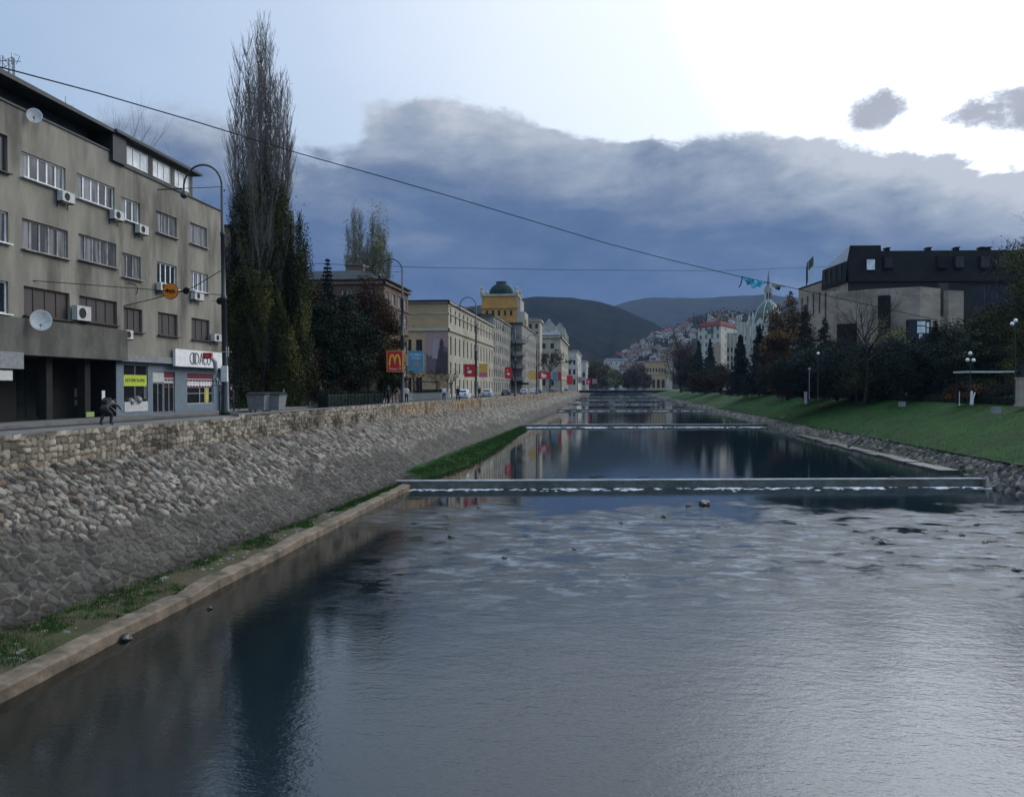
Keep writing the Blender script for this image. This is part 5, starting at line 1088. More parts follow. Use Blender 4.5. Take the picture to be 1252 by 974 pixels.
FR.wall(m, ST, zMb, [(26.5, FR.len-3, ST+4, zMb-.6)], .5, 1)  # front wall coloured dark to carry the shadow band under the mansard
back = FR.n*-24
for a, b in (((cr.x, cr.y), (cr.x+back.x, cr.y+back.y)), ((cr.x+back.x, cr.y+back.y), (c3.x+back.x, c3.y+back.y)), ((c3.x+back.x, c3.y+back.y), (c3.x, c3.y))):
    Face(*a, *b).wall(m, ST, zMb-4, [])
m.build('wall', ['tan_stone', 'column_dark'], R, rel=True)
for F, hs in ((FL1, hw1), (FL2, hw2)):
    for h in hs: put_window(R, F, (h[0]+h[1])/2, h[2], h[1]-h[0], h[3]-h[2], 1, 1, 'frame_dark', 'glass', .28, .06)
gw = FR.len-29.5
for i in range(8): put_window(R, FR, 26.5+gw*(i+.5)/8, ST+4, gw/8-.05, zMb-.6-ST-4, 2, 1, 'frame_dark', 'glass', .5, .12, name='window')
m = MB(); ov = .5; zmid = zMb+4.6
def slab(F, a0, a1, b0, t0, t1, o0, o1, m_): # sloping mansard panel from bottom (out o0) to top (out o1)
    m.add([F.pt(a0, o0, b0), F.pt(a1, o0, b0), F.pt(a1, o1, t1), F.pt(a0, o1, t0)], [(0, 1, 2, 3)], m_)
slab(FR, 7.2, FR.len, zMb, zMt-1.1, zMt-1.1, ov, -1.2, 0); m.add([FR.pt(0, ov, zMb), FR.pt(7.2, ov, zMb), FR.pt(7.2, -.6, zMt), FR.pt(.6, -.6, zMt)], [(0, 1, 2, 3)], 0)
m.add([FR.pt(7.2, ov, zMb), FR.pt(7.2, -1.2, zMt-1.1), FR.pt(7.2, -.6, zMt), ], [(0, 1, 2)], 0)
m.add([FR.pt(7.2, -.6, zMt), FR.pt(7.2, -9, zMt), FR.pt(7.2, -9, zMt-1.1), FR.pt(7.2, -1.2, zMt-1.1)], [(0, 1, 2, 3)], 0)
m.add([FR.pt(.6, -.6, zMt), FR.pt(7.2, -.6, zMt), FR.pt(7.2, -13, zMt-1.2), FL1.pt(0, -1.8, zmid+1.9)], [(0, 1, 2, 3)], 0)
m.add([FR.pt(7.2, -1.2, zMt-1.1), FR.pt(FR.len, -1.2, zMt-1.1), FR.pt(FR.len, -20, zMt-1.1), FR.pt(7.2, -20, zMt-1.1)], [(0, 1, 2, 3)], 0)
m.add([FR.pt(0, ov, zMb), FR.pt(FR.len, ov, zMb), FR.pt(FR.len, 0, zMb-.02), FR.pt(0, 0, zMb-.02)], [(3, 2, 1, 0)], 0)
# left face: dark band below, bright sheet slope above
zmid = zMb+4.6
slab(FL1, 0, FL1.len, zMb-.01, zmid, zmid, ov, .2, 0)
m.add([FL1.pt(0, .2, zmid), FL1.pt(FL1.len, .2, zmid), FR.pt(.6, -.6, zMt), FL1.pt(0, -1.8, zmid+1.9)], [(0, 1, 2, 3)], 1)
m.add([FR.pt(0, ov, zMb), FR.pt(.6, -.6, zMt), FL1.pt(FL1.len, .2, zmid)], [(0, 1, 2)], 0)
m.add([FL1.pt(0, ov, zMb-.01), FL1.pt(0, .2, zmid), FL1.pt(0, -1.8, zmid+1.9), FL1.pt(0, -12, zmid+1.9), FL1.pt(0, -12, zMb)], [(4, 3, 2, 1, 0)], 0)
m.build('mansard_roof', ['mansard', 'mansard_light'], R, rel=True)
for i in range(4):
    a = FL1.len*(.12+.22*i); o = MB().box(-.55, .55, -.09, .3, 0, 3.2).build('roof_window', 'frame_dark', R); p = FL1.pt(a, .42, zMb+.9); o.location = (p[0]-c1.x, p[1]-c1.y, p[2]-ST); o.rotation_euler = (0, 0, FL1.rz)
def roofwin(px, py, w_, h_, mt, lb=None):
    # dormer standing out of the sloping panels
    k = (px-1036)/960*170; m = MB(); a = k*1.0
    FR.box(m, a-w_/2-.15, a+w_/2+.15, -1.5, ov+.05, hz(py, 170)-h_/2-.15, hz(py, 170)+h_/2+.2); o = m.build('dormer', 'mansard', R, rel=True)
    m = MB(); FR.box(m, a-w_/2, a+w_/2, ov+.04, ov+.09, hz(py, 170)-h_/2, hz(py, 170)+h_/2); q_ = m.build('roof_window', mt, R, rel=True)
    if lb: q_['label'] = lb
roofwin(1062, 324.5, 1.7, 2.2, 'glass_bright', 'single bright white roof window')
for px, mt in ((1084, 'frame_dark'), (1148, 'mansard'), (1168, 'glass'), (1198, 'glass'), (1219, 'glass')): roofwin(px, 322, 1.7, 2.3, mt)
for px in (1076, 1090, 1140, 1174, 1204, 1212):
    a = (px-1036)/960*170; m = MB(); FR.box(m, a-.35, a+.35, -4, -2.5, zMt-1.2, zMt-.35); FR.box(m, a-.5, a+.5, -4.2, -2.3, zMt-.35, zMt-.15); m.build('vent', 'mansard', R, rel=True)
m = MB(); FL2.box(m, 0, FL2.len, -10, .12, zW, zW+.35); m.build('wing_roof', 'mansard', R, rel=True)
# tan stone screen wall before it
W_ = []
for px, d, py in ((1012, 172, 357), (1022, 164, 357.5), (1060, 156, 354), (1124, 150, 350.5), (1149, 152.5, 353)): W_.append((Vector(at(px, d)), hz(py, d)))
SWl = thing('screen_wall', 'tall tan stone screen wall with folded faces before the dark office wing', 'wall', (W_[0][0].x, W_[0][0].y, ST))
m = MB()
for (a, za), (b, zb_) in zip(W_[:-1], W_[1:]):
    F = Face(a.x, a.y, b.x, b.y); T_ = 1.4
    vs = [F.pt(0, 0, ST), F.pt(F.len, 0, ST), F.pt(F.len, 0, zb_), F.pt(0, 0, za), F.pt(0, -T_, ST), F.pt(F.len, -T_, ST), F.pt(F.len, -T_, zb_), F.pt(0, -T_, za)]
    m.add(vs, [(0, 1, 2, 3), (3, 2, 6, 7), (5, 4, 7, 6), (0, 3, 7, 4), (1, 5, 6, 2)])
m.build('wall', 'tan_stone', SWl, rel=True)
a, b = Vector(at(1159, 153)), Vector(at(1177.5, 154)); F = Face(a.x, a.y, b.x, b.y); t = thing('screen_wall', 'narrow tan stone slab standing right of the dark slot', 'wall', (a.x, a.y, ST)); m = MB()
F.box(m, 0, F.len, -1.4, 0, ST, hz(355, 153)); m.build('wall', 'tan_stone', t, rel=True)
a, b = Vector(at(1149.3, 154)), Vector(at(1158.8, 154)); F = Face(a.x, a.y, b.x, b.y); m = MB(); F.box(m, 0, F.len, -1.0, -.2, hz(386, 153), hz(345, 153)); F.box(m, 0, F.len, -1.0, 0, ST, hz(386, 153)-.02, 1); m.build('slot_infill', ['rust', 'tan_stone'], t, rel=True)
# big window and dark bay in the screen wall
def on_wall(px, d): return Vector(at(px, d))
for px0, px1, py0, py1, mt, lb, nm in ((1110, 1136, 391, 424, 'glass', 'big square window reflecting the bright sky', 'window'), (1074, 1086, 362, 424, 'black', 'tall dark bay in the stone', 'bay'), (1024, 1045, 396, 440, 'black', 'dark lower opening behind the trees', 'bay')):
    pa, pb = on_wall(px0, 149.5 if px0 > 1100 else 153.0 if px0 > 1050 else 160), on_wall(px1, 149.5 if px0 > 1100 else 151.6 if px0 > 1050 else 157.5); F = Face(pa.x, pa.y, pb.x, pb.y); dd = 150 if px0 > 1100 else 153 if px0 > 1050 else 159
    m = MB(); F.box(m, 0, F.len, -.9, .45, hz(py1, dd), hz(py0, dd)); o = m.build(nm, mt, SWl, rel=True); o['label'] = lb
    if nm == 'window':
        m = MB(); L_ = F.len
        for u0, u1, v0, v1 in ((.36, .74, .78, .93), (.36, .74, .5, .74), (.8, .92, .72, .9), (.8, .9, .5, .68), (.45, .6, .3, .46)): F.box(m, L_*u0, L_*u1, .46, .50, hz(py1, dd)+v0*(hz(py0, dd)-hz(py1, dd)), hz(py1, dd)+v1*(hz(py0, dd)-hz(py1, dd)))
        m.build('pane', 'glass_bright', o).location = -SWl.location  # reflected sky painted as pale boxes on the dark glass
# flags
for px, py0, w_, lb in ((987.5, 318, 1.7, 'left flag hanging limp on a thin pole behind the stone wing'), (994, 312, 2.0, 'right flag blown leftwards on a taller pole behind the stone wing')):
    d = 215; x, y = at(px, d); zt = hz(py0, d); t = thing('flagpole', lb.replace('flag ', 'flagpole, its dark flag ', 1), 'flagpole', (x, y, ST)); MB().tube([(0, 0, 0), (0, 0, zt-ST)], [.12, .06], 6).build('pole', 'metal_white', t)
    m = MB(); k = 7; vs = [(-w_*i/k*(.9 if px > 990 else .35), .15*sin(i*1.3), zt-ST-.2-j*2.6/3*(1 if px > 990 else 2.1)-i*.28) for i in range(k+1) for j in range(4)]; m.add(vs, [(i*4+j, i*4+j+1, i*4+j+5, i*4+j+4) for i in range(k) for j in range(3)])
    m.build('flag', 'flag_green', t)
# domed building with spire
x, y = at(939, 330); Ac = thing('domed_building', 'pale gothic building with green ribbed dome, lantern spire and small pinnacles', 'domed building', (x, y, ST), -.12)
H_ = lambda py: hz(py, 330)-ST
gb = MB()
hz0 = H_(418); gw = 2.9
m = MB(); m.box(-8.5, 8.0, -8, 10, 0, H_(412)); m.box(-12.5, -8.5, -6, 8, 0, H_(424)); m.build('wall', 'pale_wall', Ac)
def pinn(px, d_, pt, pb, r_):
    X_ = (px-939)/960*330; m = MB(); m.box(X_-r_, X_+r_, d_-r_, d_+r_, 0, H_(pb)); m.add([(X_-r_*1.2, d_-r_*1.2, H_(pb)), (X_+r_*1.2, d_-r_*1.2, H_(pb)), (X_+r_*1.2, d_+r_*1.2, H_(pb)), (X_-r_*1.2, d_+r_*1.2, H_(pb)), (X_, d_, H_(pt))], [(0, 1, 4), (1, 2, 4), (2, 3, 4), (3, 0, 4)]); m.build('pinnacle', 'pale_wall', Ac)
for a in ((915.5, -8, 384, 392, .5), (919.5, -9, 382, 391, .55), (935.8, -9, 381, 390, .65), (913.5, -6, 392, 398, .45), (957, -8, 392, 400, .5)): pinn(*a)
m = MB(); gx0, gx1, gc = [(p-939)/960*330 for p in (920.5, 934.5, 927.5)]
m.add([(gx0, -9, 0), (gx1, -9, 0), (gx1, -9, H_(400)), (gc, -9, H_(390)), (gx0, -9, H_(400))]+[(gx0, -2, 0), (gx1, -2, 0), (gx1, -2, H_(400)), (gc, -2, H_(390)), (gx0, -2, H_(400))], [(0, 1, 2, 3, 4), (4, 3, 8, 9), (3, 2, 7, 8), (0, 4, 9, 5), (1, 6, 7, 2)]); m.build('gable', 'pale_wall', Ac)
for i in range(3): MB().box(gc-1.2+i*1.2-.32, gc-1.2+i*1.2+.32, -9.06, -8.9, H_(406.5), H_(399.5)+(.7 if i == 1 else 0)).build('window', 'glass', Ac)
for i in range(4):
    for j in range(2): MB().box(-11.8+i*1.0-.3, -11.8+i*1.0+.3, -6.05, -5.9, H_(452-j*14), H_(444-j*14)).build('window', 'glass', Ac)
Rd = 6.1; zb_ = H_(400); zt_ = H_(368)
m = MB(); prof = [(Rd, 0), (Rd*1.02, .12), (Rd*.97, .32), (Rd*.86, .54), (Rd*.68, .74), (Rd*.46, .89), (Rd*.28, .97), (Rd*.2, 1.0)]
m.lathe([(r_, zb_+h_*(zt_-zb_)) for r_, h_ in prof], (0, 1, 0), 16); m.build('dome', 'dome_green', Ac)
m = MB()
for k in range(8): m.tube([((r_+.05)*cos(2*pi*k/8+.39), 1+(r_+.05)*sin(2*pi*k/8+.39), zb_+h_*(zt_-zb_)) for r_, h_ in prof], .16, 4)
m.build('dome_rib', 'metal_white', Ac)
MB().lathe([(1.75, zt_-.4), (1.75, zt_), (1.5, zt_+.1), (1.5, H_(356)), (1.9, H_(355.5)), (1.9, H_(354.6))], (0, 1, 0), 8).build('lantern', 'pale_wall', Ac)
for k in range(4): o = MB().box(-.3, .3, -1.52, -1.3, zt_+.8, H_(358)).build('window', 'glass', Ac); o.rotation_euler = (0, 0, k*pi/4-.4); o.location = (0, 1, 0)
MB().lathe([(1.7, H_(354.6)), (1.35, H_(351.5)), (.75, H_(349)), (.5, H_(345)), (.06, H_(330.5))], (0, 1, 0), 8).build('spire', 'grey_roof', Ac)
# pale pilastered building left of it
for (px0, px1, d, py, rows_, lb, mt) in ((901, 914, 370, 396, 7, 'pale tall block with light vertical strips left of the gothic building', 'pale_wall'), (888, 901, 395, 408, 6, 'narrow cream block between red roofed block and pale tall block', 'cream_wall')):
    xa, ya = at(px0, d); xb, yb = at(px1, d); zt = hz(py, d)
    b_ = block('apartment_building', lb, 'apartment building', [(xa, ya), (xb, yb), (xb+4, yb+14), (xa+4, ya+14)], zt, {0: (3, [(8+i*4.2, 2.4) for i in range(int((zt-10)/4.2))], .9)}, mt, roof_over=.1)
    m = MB(); F = Face(xa, ya, xb, yb)
    for i in range(4): F.box(m, F.len*i/3-.25 if i else 0, F.len*i/3+.25, .01, .4, ST, zt+.8)
    m.build('pilaster', 'pale_wall', b_, rel=True)
# block with the red roof
xa, ya = at(853, 425); xb, yb = at(881, 410); xc, yc = at(903, 440); zt = hz(398, 412)
Rb = block('apartment_building', 'tall whitish apartment block with a red roof above the right bank trees', 'apartment building', [(xa, ya), (xb, yb), (xc, yc), (xa+10, ya+18)], zt,
      {0: (4, [(12+i*4.2, 2.2) for i in range(7)], 1.7), 1: (2, [(12+i*4.2, 2.0) for i in range(7)], 1.2)}, 'pale_wall', roofm='red_roof', roof_h=2.6, roof_over=.3, gl='glass_curtain')
m = MB(); F = Face(xa, ya, xb, yb); F.box(m, F.len*.42, F.len*.7, .05, .1, hz(408, 415), hz(402, 415)); m.build('green_panel', 'dome_green', Rb, rel=True)
m = MB(); F.box(m, F.len*.62, F.len*.99, .05, .12, ST, hz(420, 415)); m.build('pink_panel', 'house_tan', Rb, rel=True)
x, y = at(896, 436); block('apartment_building', 'stepped white roof terrace block behind the red roofed one', 'apartment building', [(x-4.5, y), (x+5, y+2), (x+4, y+12), (x-5, y+12)], hz(396, 436), {0: (3, [(22+i*5, 2) for i in range(4)], 1.2)}, 'pale_wall')
# ochre building and neighbours at the end of the valley floor
xa, ya = at(790, 600); xb, yb = at(815, 598)
B2 = block('public_building', 'wide ochre building with arched ground floor beyond the far bridge', 'building', [(xa, ya), (xb, yb), (xb, yb+16), (xa, ya+16)], hz(443, 600), {0: (7, [(19, 3)], 1.1)}, 'yellow_wall', roofm='tile_roof', roof_h=1.5, cornices=((17, .5, .4),))
for k in range(4):
    m = MB(); c = 2+k*3.6; F = Face(xa, ya, xb, yb); pts = [F.pt(c+1.2*cos(t_), .06, 12+1.6*sin(t_)) for t_ in np.linspace(0, pi, 9)] + [F.pt(c-1.2, .06, 7), F.pt(c+1.2, .06, 7)]
    m.add(pts, [tuple(reversed(range(len(pts))))]); m.build('arch', 'frame_dark', B2, rel=True)
for (px0, px1, d, py, lb, wm, rm) in ((738, 763, 780, 441, 'long low white house with pale roof at the foot of the wooded hill', 'house_white', 'grey_roof'), (745, 756, 660, 458, 'grey green building beyond the far bridge', 'grey_wall', 'grey_roof'), (781, 792, 640, 452, 'pinkish house left of the ochre building', 'house_tan', 'tile_roof'),
          (757, 766, 690, 449, 'pale house behind the small yellow green tree', 'pale_wall', 'tile_roof'), (806, 822, 690, 428, 'broad cream house above the ochre building', 'cream_wall', 'grey_roof')):
    xa, ya = at(px0, d); xb, yb = at(px1, d); block('house', lb, 'house', [(xa, ya), (xb, yb), (xb, yb+12), (xa, ya+12)], hz(py, d), {0: (4, [(hz(py, d)-3.4, 1.8)], 1.2)}, wm, roofm=rm, roof_h=2.5, roof_over=.6)
# globes, canopy, posts in the park
def globe_lamp(px, d, tops, lb):
    x, y = at(px, d); t = thing('globe_lamp', lb, 'lamp', (x, y, ST)); zt = max(hz(p[1], d) for p in tops)-ST
    m = MB().tube([(0, 0, 0), (0, 0, .5), (0, 0, zt-.15)], [.09, .06, .045], 8)
    for i, (dx_, py) in enumerate(tops):
        z_ = hz(py, d)-ST
        if dx_: m.tube([(0, 0, z_-.6), (dx_*.6, 0, z_-.45), (dx_, 0, z_-.14)], .025, 5)
    m.build('post', 'metal_dark', t)
    for dx_, py in tops: MB().lathe([(.03, -.18), (.14, -.12), (.19, 0), (.14, .13), (.03, .19)], (dx_, 0, hz(py, d)-ST), 14).build('globe', 'lamp_globe', t, smooth=True)
globe_lamp(1186, 78, [(0, 432), (-.26, 440), (.3, 440.5)], 'park lamp with three white globes, right of the dark trees')
globe_lamp(1241, 74, [(0, 392), (-.3, 396)], 'taller park lamp with two globes near the right edge')
globe_lamp(1000, 100, [(0, 432)], 'single globe park lamp among the dark conifers')
x, y = at(1182, 80); xb, yb = at(1243, 80); t = thing('flat_canopy', 'thin pale flat canopy roof over the park shrubs', 'canopy', (x, y, ST)); F = Face(x, y, xb, yb)
m = MB(); F.box(m, 0, F.len*.72, -2.5, 0, hz(455.5, 80), hz(453.5, 80)); F.box(m, F.len*.78, F.len, -2.5, -.2, hz(455, 80), hz(453.4, 80)); m.build('canopy_roof', 'metal_white', t, rel=True)
for a, b in ((.2, -.25), (F.len*.68, -.25), (F.len*.8, -.35), (F.len*.97, -.35), (.2, -2.35), (F.len*.68, -2.35)):
    m = MB(); F.box(m, a, a+.07, b-.05, b+.02, ST, hz(455.5, 80)-.003); m.build('post', 'column_dark', t, rel=True)
x, y = at(1188, 76); MBp = MB().lathe([(.17, 0), (.17, .2), (.13, .3), (.12, .9), (.09, 1.3), (.02, 1.42)], (0, 0, 0), 10).tube([(.1, 0, 0), (.16, .02, .7), (.3, 0, 1.25)], [.07, .06, .04], 6); o = MBp.build('park_post', 'metal_white', smooth=True); o.location = (x, y, ST); tag(o, 'pale sculpted white post in front of the orange shrubs', 'post')
x, y = at(1173, 76); o = MB().tube([(0, 0, 0), (0, 0, 1.35)], .035, 6).lathe([(.09, 0), (.09, .06), (.05, .08)], (0, 0, 0), 8).build('slim_post', 'metal_white'); o.location = (x, y, ST); tag(o, 'slim pale post left of the sculpted white one', 'post')
x, y = at(1249, 72); t = thing('stone_pillar', 'reddish stone pillar at the right edge of the park', 'pillar', (x, y, ST)); MB().box(-.35, .35, -.35, .35, 0, 2.5).build('shaft', 'tan_stone', t); MB().box(-.42, .42, -.42, .42, 2.5, 2.65).box(-.45, .45, -.45, .45, 0, .2).build('cap', 'tan_stone', t)
for px, py, lb in ((1103, 489.5, 'pale box standing before the hedge on the right bank, middle one'), (1218, 496, 'pale box standing before the hedge on the right bank, rightmost'), (985, 476, 'short pale post in the dark hedge below the conifers')):
    d = 1.55/((py+2-474)/FOC) if px > 1000 else 118; d = min(d, 84); x, y = at(px, d); m = MB()
    if px > 1000: m.box(-.30, .30, -.2, .2, 0, .42).box(-.33, .33, -.23, .23, .42, .47)
    else: m.box(-.13, .13, -.13, .13, 0, 1.2).box(-.17, .17, -.17, .17, 1.2, 1.27)
    o = m.build('utility_box', 'metal_grey'); o.location = (x, y, ST-.3 if px > 1000 else ST); tag(o, lb, 'box')
x, y = at(989.5, 112); t = thing('lamp_post', 'thin grey lamp post in front of the dark conifers', 'lamp', (x, y, ST)); MB().tube([(0, 0, 0), (0, 0, 4.2)], .05, 6).build('post', 'metal_grey', t); MB().lathe([(.03, 4.2), (.2, 4.3), (.16, 4.5), (.02, 4.55)], (0, 0, 0), 10).build('lamp_head', 'metal_grey', t)
# ------------------------------------------------------------------ hills and the houses on them
def ridge(name, D, prof, mt, depth_=.55, nseg=220, seed=1, jag=1.0, ext=0):
    """hill whose skyline passes the given picture heights at distance D; falls towards the viewer"""
    q = np.random.default_rng(seed); xs = np.linspace(prof[0][0], prof[-1][0], nseg); hs = np.interp(xs, [a for a, _ in prof], [b for _, b in prof]); vs = []; rows = 22
    for r_ in range(rows+6):
        s = r_/rows
        for i, px in enumerate(xs):
            d = D*(1-depth_)+D*depth_*s if r_ <= rows else D*(1+.12*(r_-rows)); xy = at(px, d)
            H = (474-hs[i])/FOC*D + EYE - ST
            f = sstep(np.array(s), 0, 1.02) if r_ <= rows else max(0, 1-.16*(r_-rows))
            und = (.16*(vnoise(np.array(px*.018+s*1.5), np.array(s*1.7), seed+1)-.5)+.05*(vnoise(np.array(px*.08-s*3), np.array(s*5), seed+4)-.5))*sin(pi*min(s, 1))
            z = ST + H*max(float(f)+float(und), -.01) + (jag*D*.0016*(float(vnoise(np.array(px*.45), np.array(0.), seed+2))-.5) if r_ == rows else 0)
            vs.append((xy[0], xy[1], z-(.3 if r_ == 0 else 0)))
    f = grid_faces(rows+6, nseg)[:, ::-1].copy()
    return vs, f, (xs, hs, D, depth_, rows)
v, f, _ = ridge('hill', 4200, [(-600, 440), (100, 420), (420, 400), (560, 392), (700, 385), (745, 377), (765, 371), (790, 366.5), (850, 366.5), (930, 362), (1010, 368), (1100, 385), (1400, 430)], 'hill_far', .5, 240, 5)
struct('far_hill', mesh_of('far_hill', v, f, ['hill_far'], None, True))
v, f, _ = ridge('hill', 2000, [(250, 440), (420, 395), (540, 382), (590, 374), (625, 369), (650, 366.5), (700, 366.2), (722, 369), (748, 376.5), (772, 386), (800, 397), (830, 416), (880, 440), (940, 462), (980, 472)], 'hill_near', .62, 240, 9)
struct('wooded_hill', mesh_of('wooded_hill', v, f, ['hill_near'], None, True))
HP = [(690, 474), (728, 462), (742, 444), (765, 434), (785, 424), (800, 414), (815, 410), (830, 409), (845, 398), (860, 394), (880, 388), (900, 389), (930, 390), (960, 388), (1000, 392), (1080, 400), (1200, 420), (1400, 440)]
v, f, hp = ridge('hill', 1300, HP, 'hill_green', .45, 200, 15, .5)
struct('house_hill', mesh_of('house_hill', v, f, ['hill_green'], None, True)); VH = np.array(v).reshape(28, 200, 3)
def house_z(px, s):
    j = (px-HP[0][0])/(HP[-1][0]-HP[0][0])*199; i = s*22; a, b = int(i), int(j); fi, fj = i-a, j-b
    return VH[a, b]*(1-fi)*(1-fj)+VH[a+1, b]*fi*(1-fj)+VH[a, b+1]*(1-fi)*fj+VH[a+1, b+1]*fi*fj
protos = []
for i, (wm, rm, lb) in enumerate((('house_white', 'tile_roof', 'small white house with brown tiled roof on the hillside'), ('house_white', 'grey_roof', 'small white house with grey roof on the hillside'), ('house_tan', 'tile_roof', 'small tan house with brown tiled roof on the hillside'),
        ('pale_wall', 'tile_roof', 'small cream house with brown tiled roof on the hillside'), ('house_white', 'red_roof', 'small white house with red roof on the hillside'), ('grey_wall', 'grey_roof', 'small grey house with grey roof on the hillside'))):
    w_, l_, h_ = ((8, 10, 6.5), (9, 8, 8), (10, 8, 6), (8, 8, 9), (9, 11, 7), (10, 9, 7))[i]
    t = thing('hillside_house', lb, 'house', (0, 0, 0), 0, 'houses on the hillside'); t['kindtext'] = lb.replace(' on the hillside', '').replace('small ', '')
    m = MB(); m.box(-w_/2, w_/2, -l_/2, l_/2, -4, h_); m.add([(-w_/2, -l_/2, h_), (w_/2, -l_/2, h_), (0, -l_/2, h_+2.6)], [(0, 1, 2)]); m.add([(-w_/2, l_/2, h_), (w_/2, l_/2, h_), (0, l_/2, h_+2.6)], [(1, 0, 2)]); m.build('wall', wm, t)
    m = MB(); e = .6
    m.add([(-w_/2-e, -l_/2-e, h_-.35), (0, -l_/2-e, h_+2.75), (0, l_/2+e, h_+2.75), (-w_/2-e, l_/2+e, h_-.35)], [(0, 1, 2, 3)]); m.add([(w_/2+e, -l_/2-e, h_-.35), (0, -l_/2-e, h_+2.75), (0, l_/2+e, h_+2.75), (w_/2+e, l_/2+e, h_-.35)], [(3, 2, 1, 0)]); m.build('roof', rm, t)
    wme = mesh_of('window', *(lambda b: (b.v, b.f))(MB().box(0, 1.1, -.05, .02, 0, 1.5)), ['glass'])
    for k in range(3):
        for j in range(2 if h_ > 6.2 else 1): link('window', wme, t).location = (-w_/2+1.2+k*(w_-3.4)/2, -l_/2, 1.2+j*3.1)
    protos.append(t)
q = np.random.default_rng(77); placed = []; tries = 0
while len(placed) < 200 and tries < 20000:
    tries += 1; px = q.uniform(735, 950); s = q.uniform(.12, .985)
    dens = vnoise(np.array(px*.05), np.array(s*6.), 55)
    if dens < .34: continue
    c = house_z(px, s)
    if any((c[0]-a[0])**2+(c[1]-a[1])**2 < 170 for a in placed): continue
    placed.append(c); p = protos[int(q.choice(6, p=[.26, .14, .2, .2, .1, .1]))]; used = p.location.length > 0
    if not used: o = p
    else: o = copy_tree(p)
    zone = 'at the far left' if px < 765 else 'left of the ochre building' if px < 790 else 'above the ochre building' if px < 815 else 'above the reddish brown tree' if px < 850 else 'above the red roofed block' if px < 903 else 'behind the gothic dome'
    o['label'] = p['kindtext'] + (', at the foot, ' if s < .3 else ', low, ' if s < .48 else ', halfway up, ' if s < .66 else ', high up, ' if s < .84 else ', on the ridge, ') + zone
    o.location = (c[0], c[1], c[2]); o.rotation_euler = (0, 0, q.uniform(-.7, .7)+(pi/2 if q.random() < .5 else 0)); o.scale = (q.uniform(.75, 1.1),)*3
# trees scattered among the houses: a far-off wood
q = np.random.default_rng(78); Cs = []
for i in range(1500):
    px = q.uniform(700, 1250); s = q.uniform(.05, 1.0)**.9; c = house_z(px, min(s, .999)); r_ = q.uniform(3, 7); k = 34
    o_ = q.normal(size=(k, 3))*np.array([.5, .5, .62])*r_; Cs.append(c+o_+np.array([0, 0, r_*.8]))
for o in protos + [k for k in COL.objects if k.name.startswith('hillside_house')]:
    if 'kindtext' in o: del o['kindtext']
tag(link('hillside_wood', leaf_mesh('hillside_wood', np.concatenate(Cs), 1.5, ['leaf_dusk', 'leaf_rust', 'leaf_dark'], 5, 0, np.repeat(np.random.default_rng(3).integers(0, 3, 1500), 34))), 'dark trees scattered between the houses on the hillside', 'wood', None, 'stuff')

# ------------------------------------------------------------------ the air of the valley
hz_ = MB().box(-5400, 5400, -120, 6500, -3, 520); ho = link('haze', mesh_of('haze', hz_.v, hz_.f, []))
hm = bpy.data.materials.new('valley_air'); hm.use_nodes = True; n_ = hm.node_tree.nodes
for k in list(n_): n_.remove(k)
vo = n_.new('ShaderNodeVolumePrincipled'); vo.inputs['Density'].default_value = HAZE; vo.inputs['Color'].default_value = (.50, .68, 1.0, 1); vo.inputs['Anisotropy'].default_value = 0
ou = n_.new('ShaderNodeOutputMaterial'); hm.node_tree.links.new(vo.outputs[0], ou.inputs['Volume']); ho.data.materials.append(hm); tag(ho, 'thin bluish autumn haze filling the valley', 'haze', None, 'stuff')
# ------------------------------------------------------------------ street furniture
def street_lamp(x, y, label, k=1.0):
    t = thing('street_lamp', label, 'street lamp', (x, y, ST+.13), 0, 'tall hooked street lamps on the left bank')
    H = 13.1; m = MB().lathe([(1.3*a_, b_) for a_, b_ in [(.22, 0), (.22, .25), (.16, .32), (.155, 2.2), (.12, 2.3), (.115, H*.5), (.14, H*.5+.02), (.14, H*.5+.22), (.095, H*.5+.3), (.085, H*.78), (.105, H*.78+.02), (.105, H*.78+.2), (.07, H*.78+.3), (.055, H)]], (0, 0, 0), 10); m.build('pole', 'metal_dark', t, smooth=True)
    pts = [(-1.15+1.15*cos(a), 0, H+1.25*sin(a)) for a in np.linspace(0, pi*1.02, 16)]; MB().tube(pts, .058, 6).build('hook', 'metal_dark', t)
    e = pts[-1]; MB().lathe([(.03, 0), (.06, -.05), (.10, -.2), (.20, -.34), (.19, -.42), (.11, -.52), (.02, -.56)], (e[0], 0, e[2]), 12).build('lamp_head', 'metal_dark', t, smooth=True)
    MB().tube([(0, 0, H-.05), (-2.4, 0, H-.05)], .022, 5).tube([(-2.4, 0, H-.05), (-3.9, 0, H-.05)], [.05, .035], 5).build('crossbar', 'metal_dark', t)
    return t
LP = [(276, 45, 'nearest tall hooked street lamp beside the grey block'), (492, 78, 'second hooked street lamp, beside the red and blue hanging signs'), (582, 111, 'third hooked street lamp, in front of the long yellow building'), (630, 150, 'fourth hooked street lamp, past the long yellow building'), (656, 190, 'fifth hooked street lamp, by the balconied apartment house'), (686, 262, 'sixth hooked street lamp, by the cream corner building'), (706, 335, 'seventh hooked street lamp, before the shadowed side wall'), (714, 400, 'farthest hooked street lamp on the left bank')]
lpos = []
L0 = None
for px, d, lb in LP:
    x, y = at(px, d); lpos.append((x, y))
    if L0 is None: L0 = street_lamp(x, y, lb); L0.rotation_euler = (0, radians(-.8), 0)
    else: dup(L0, (x, y, ST+.13), 0, lb)
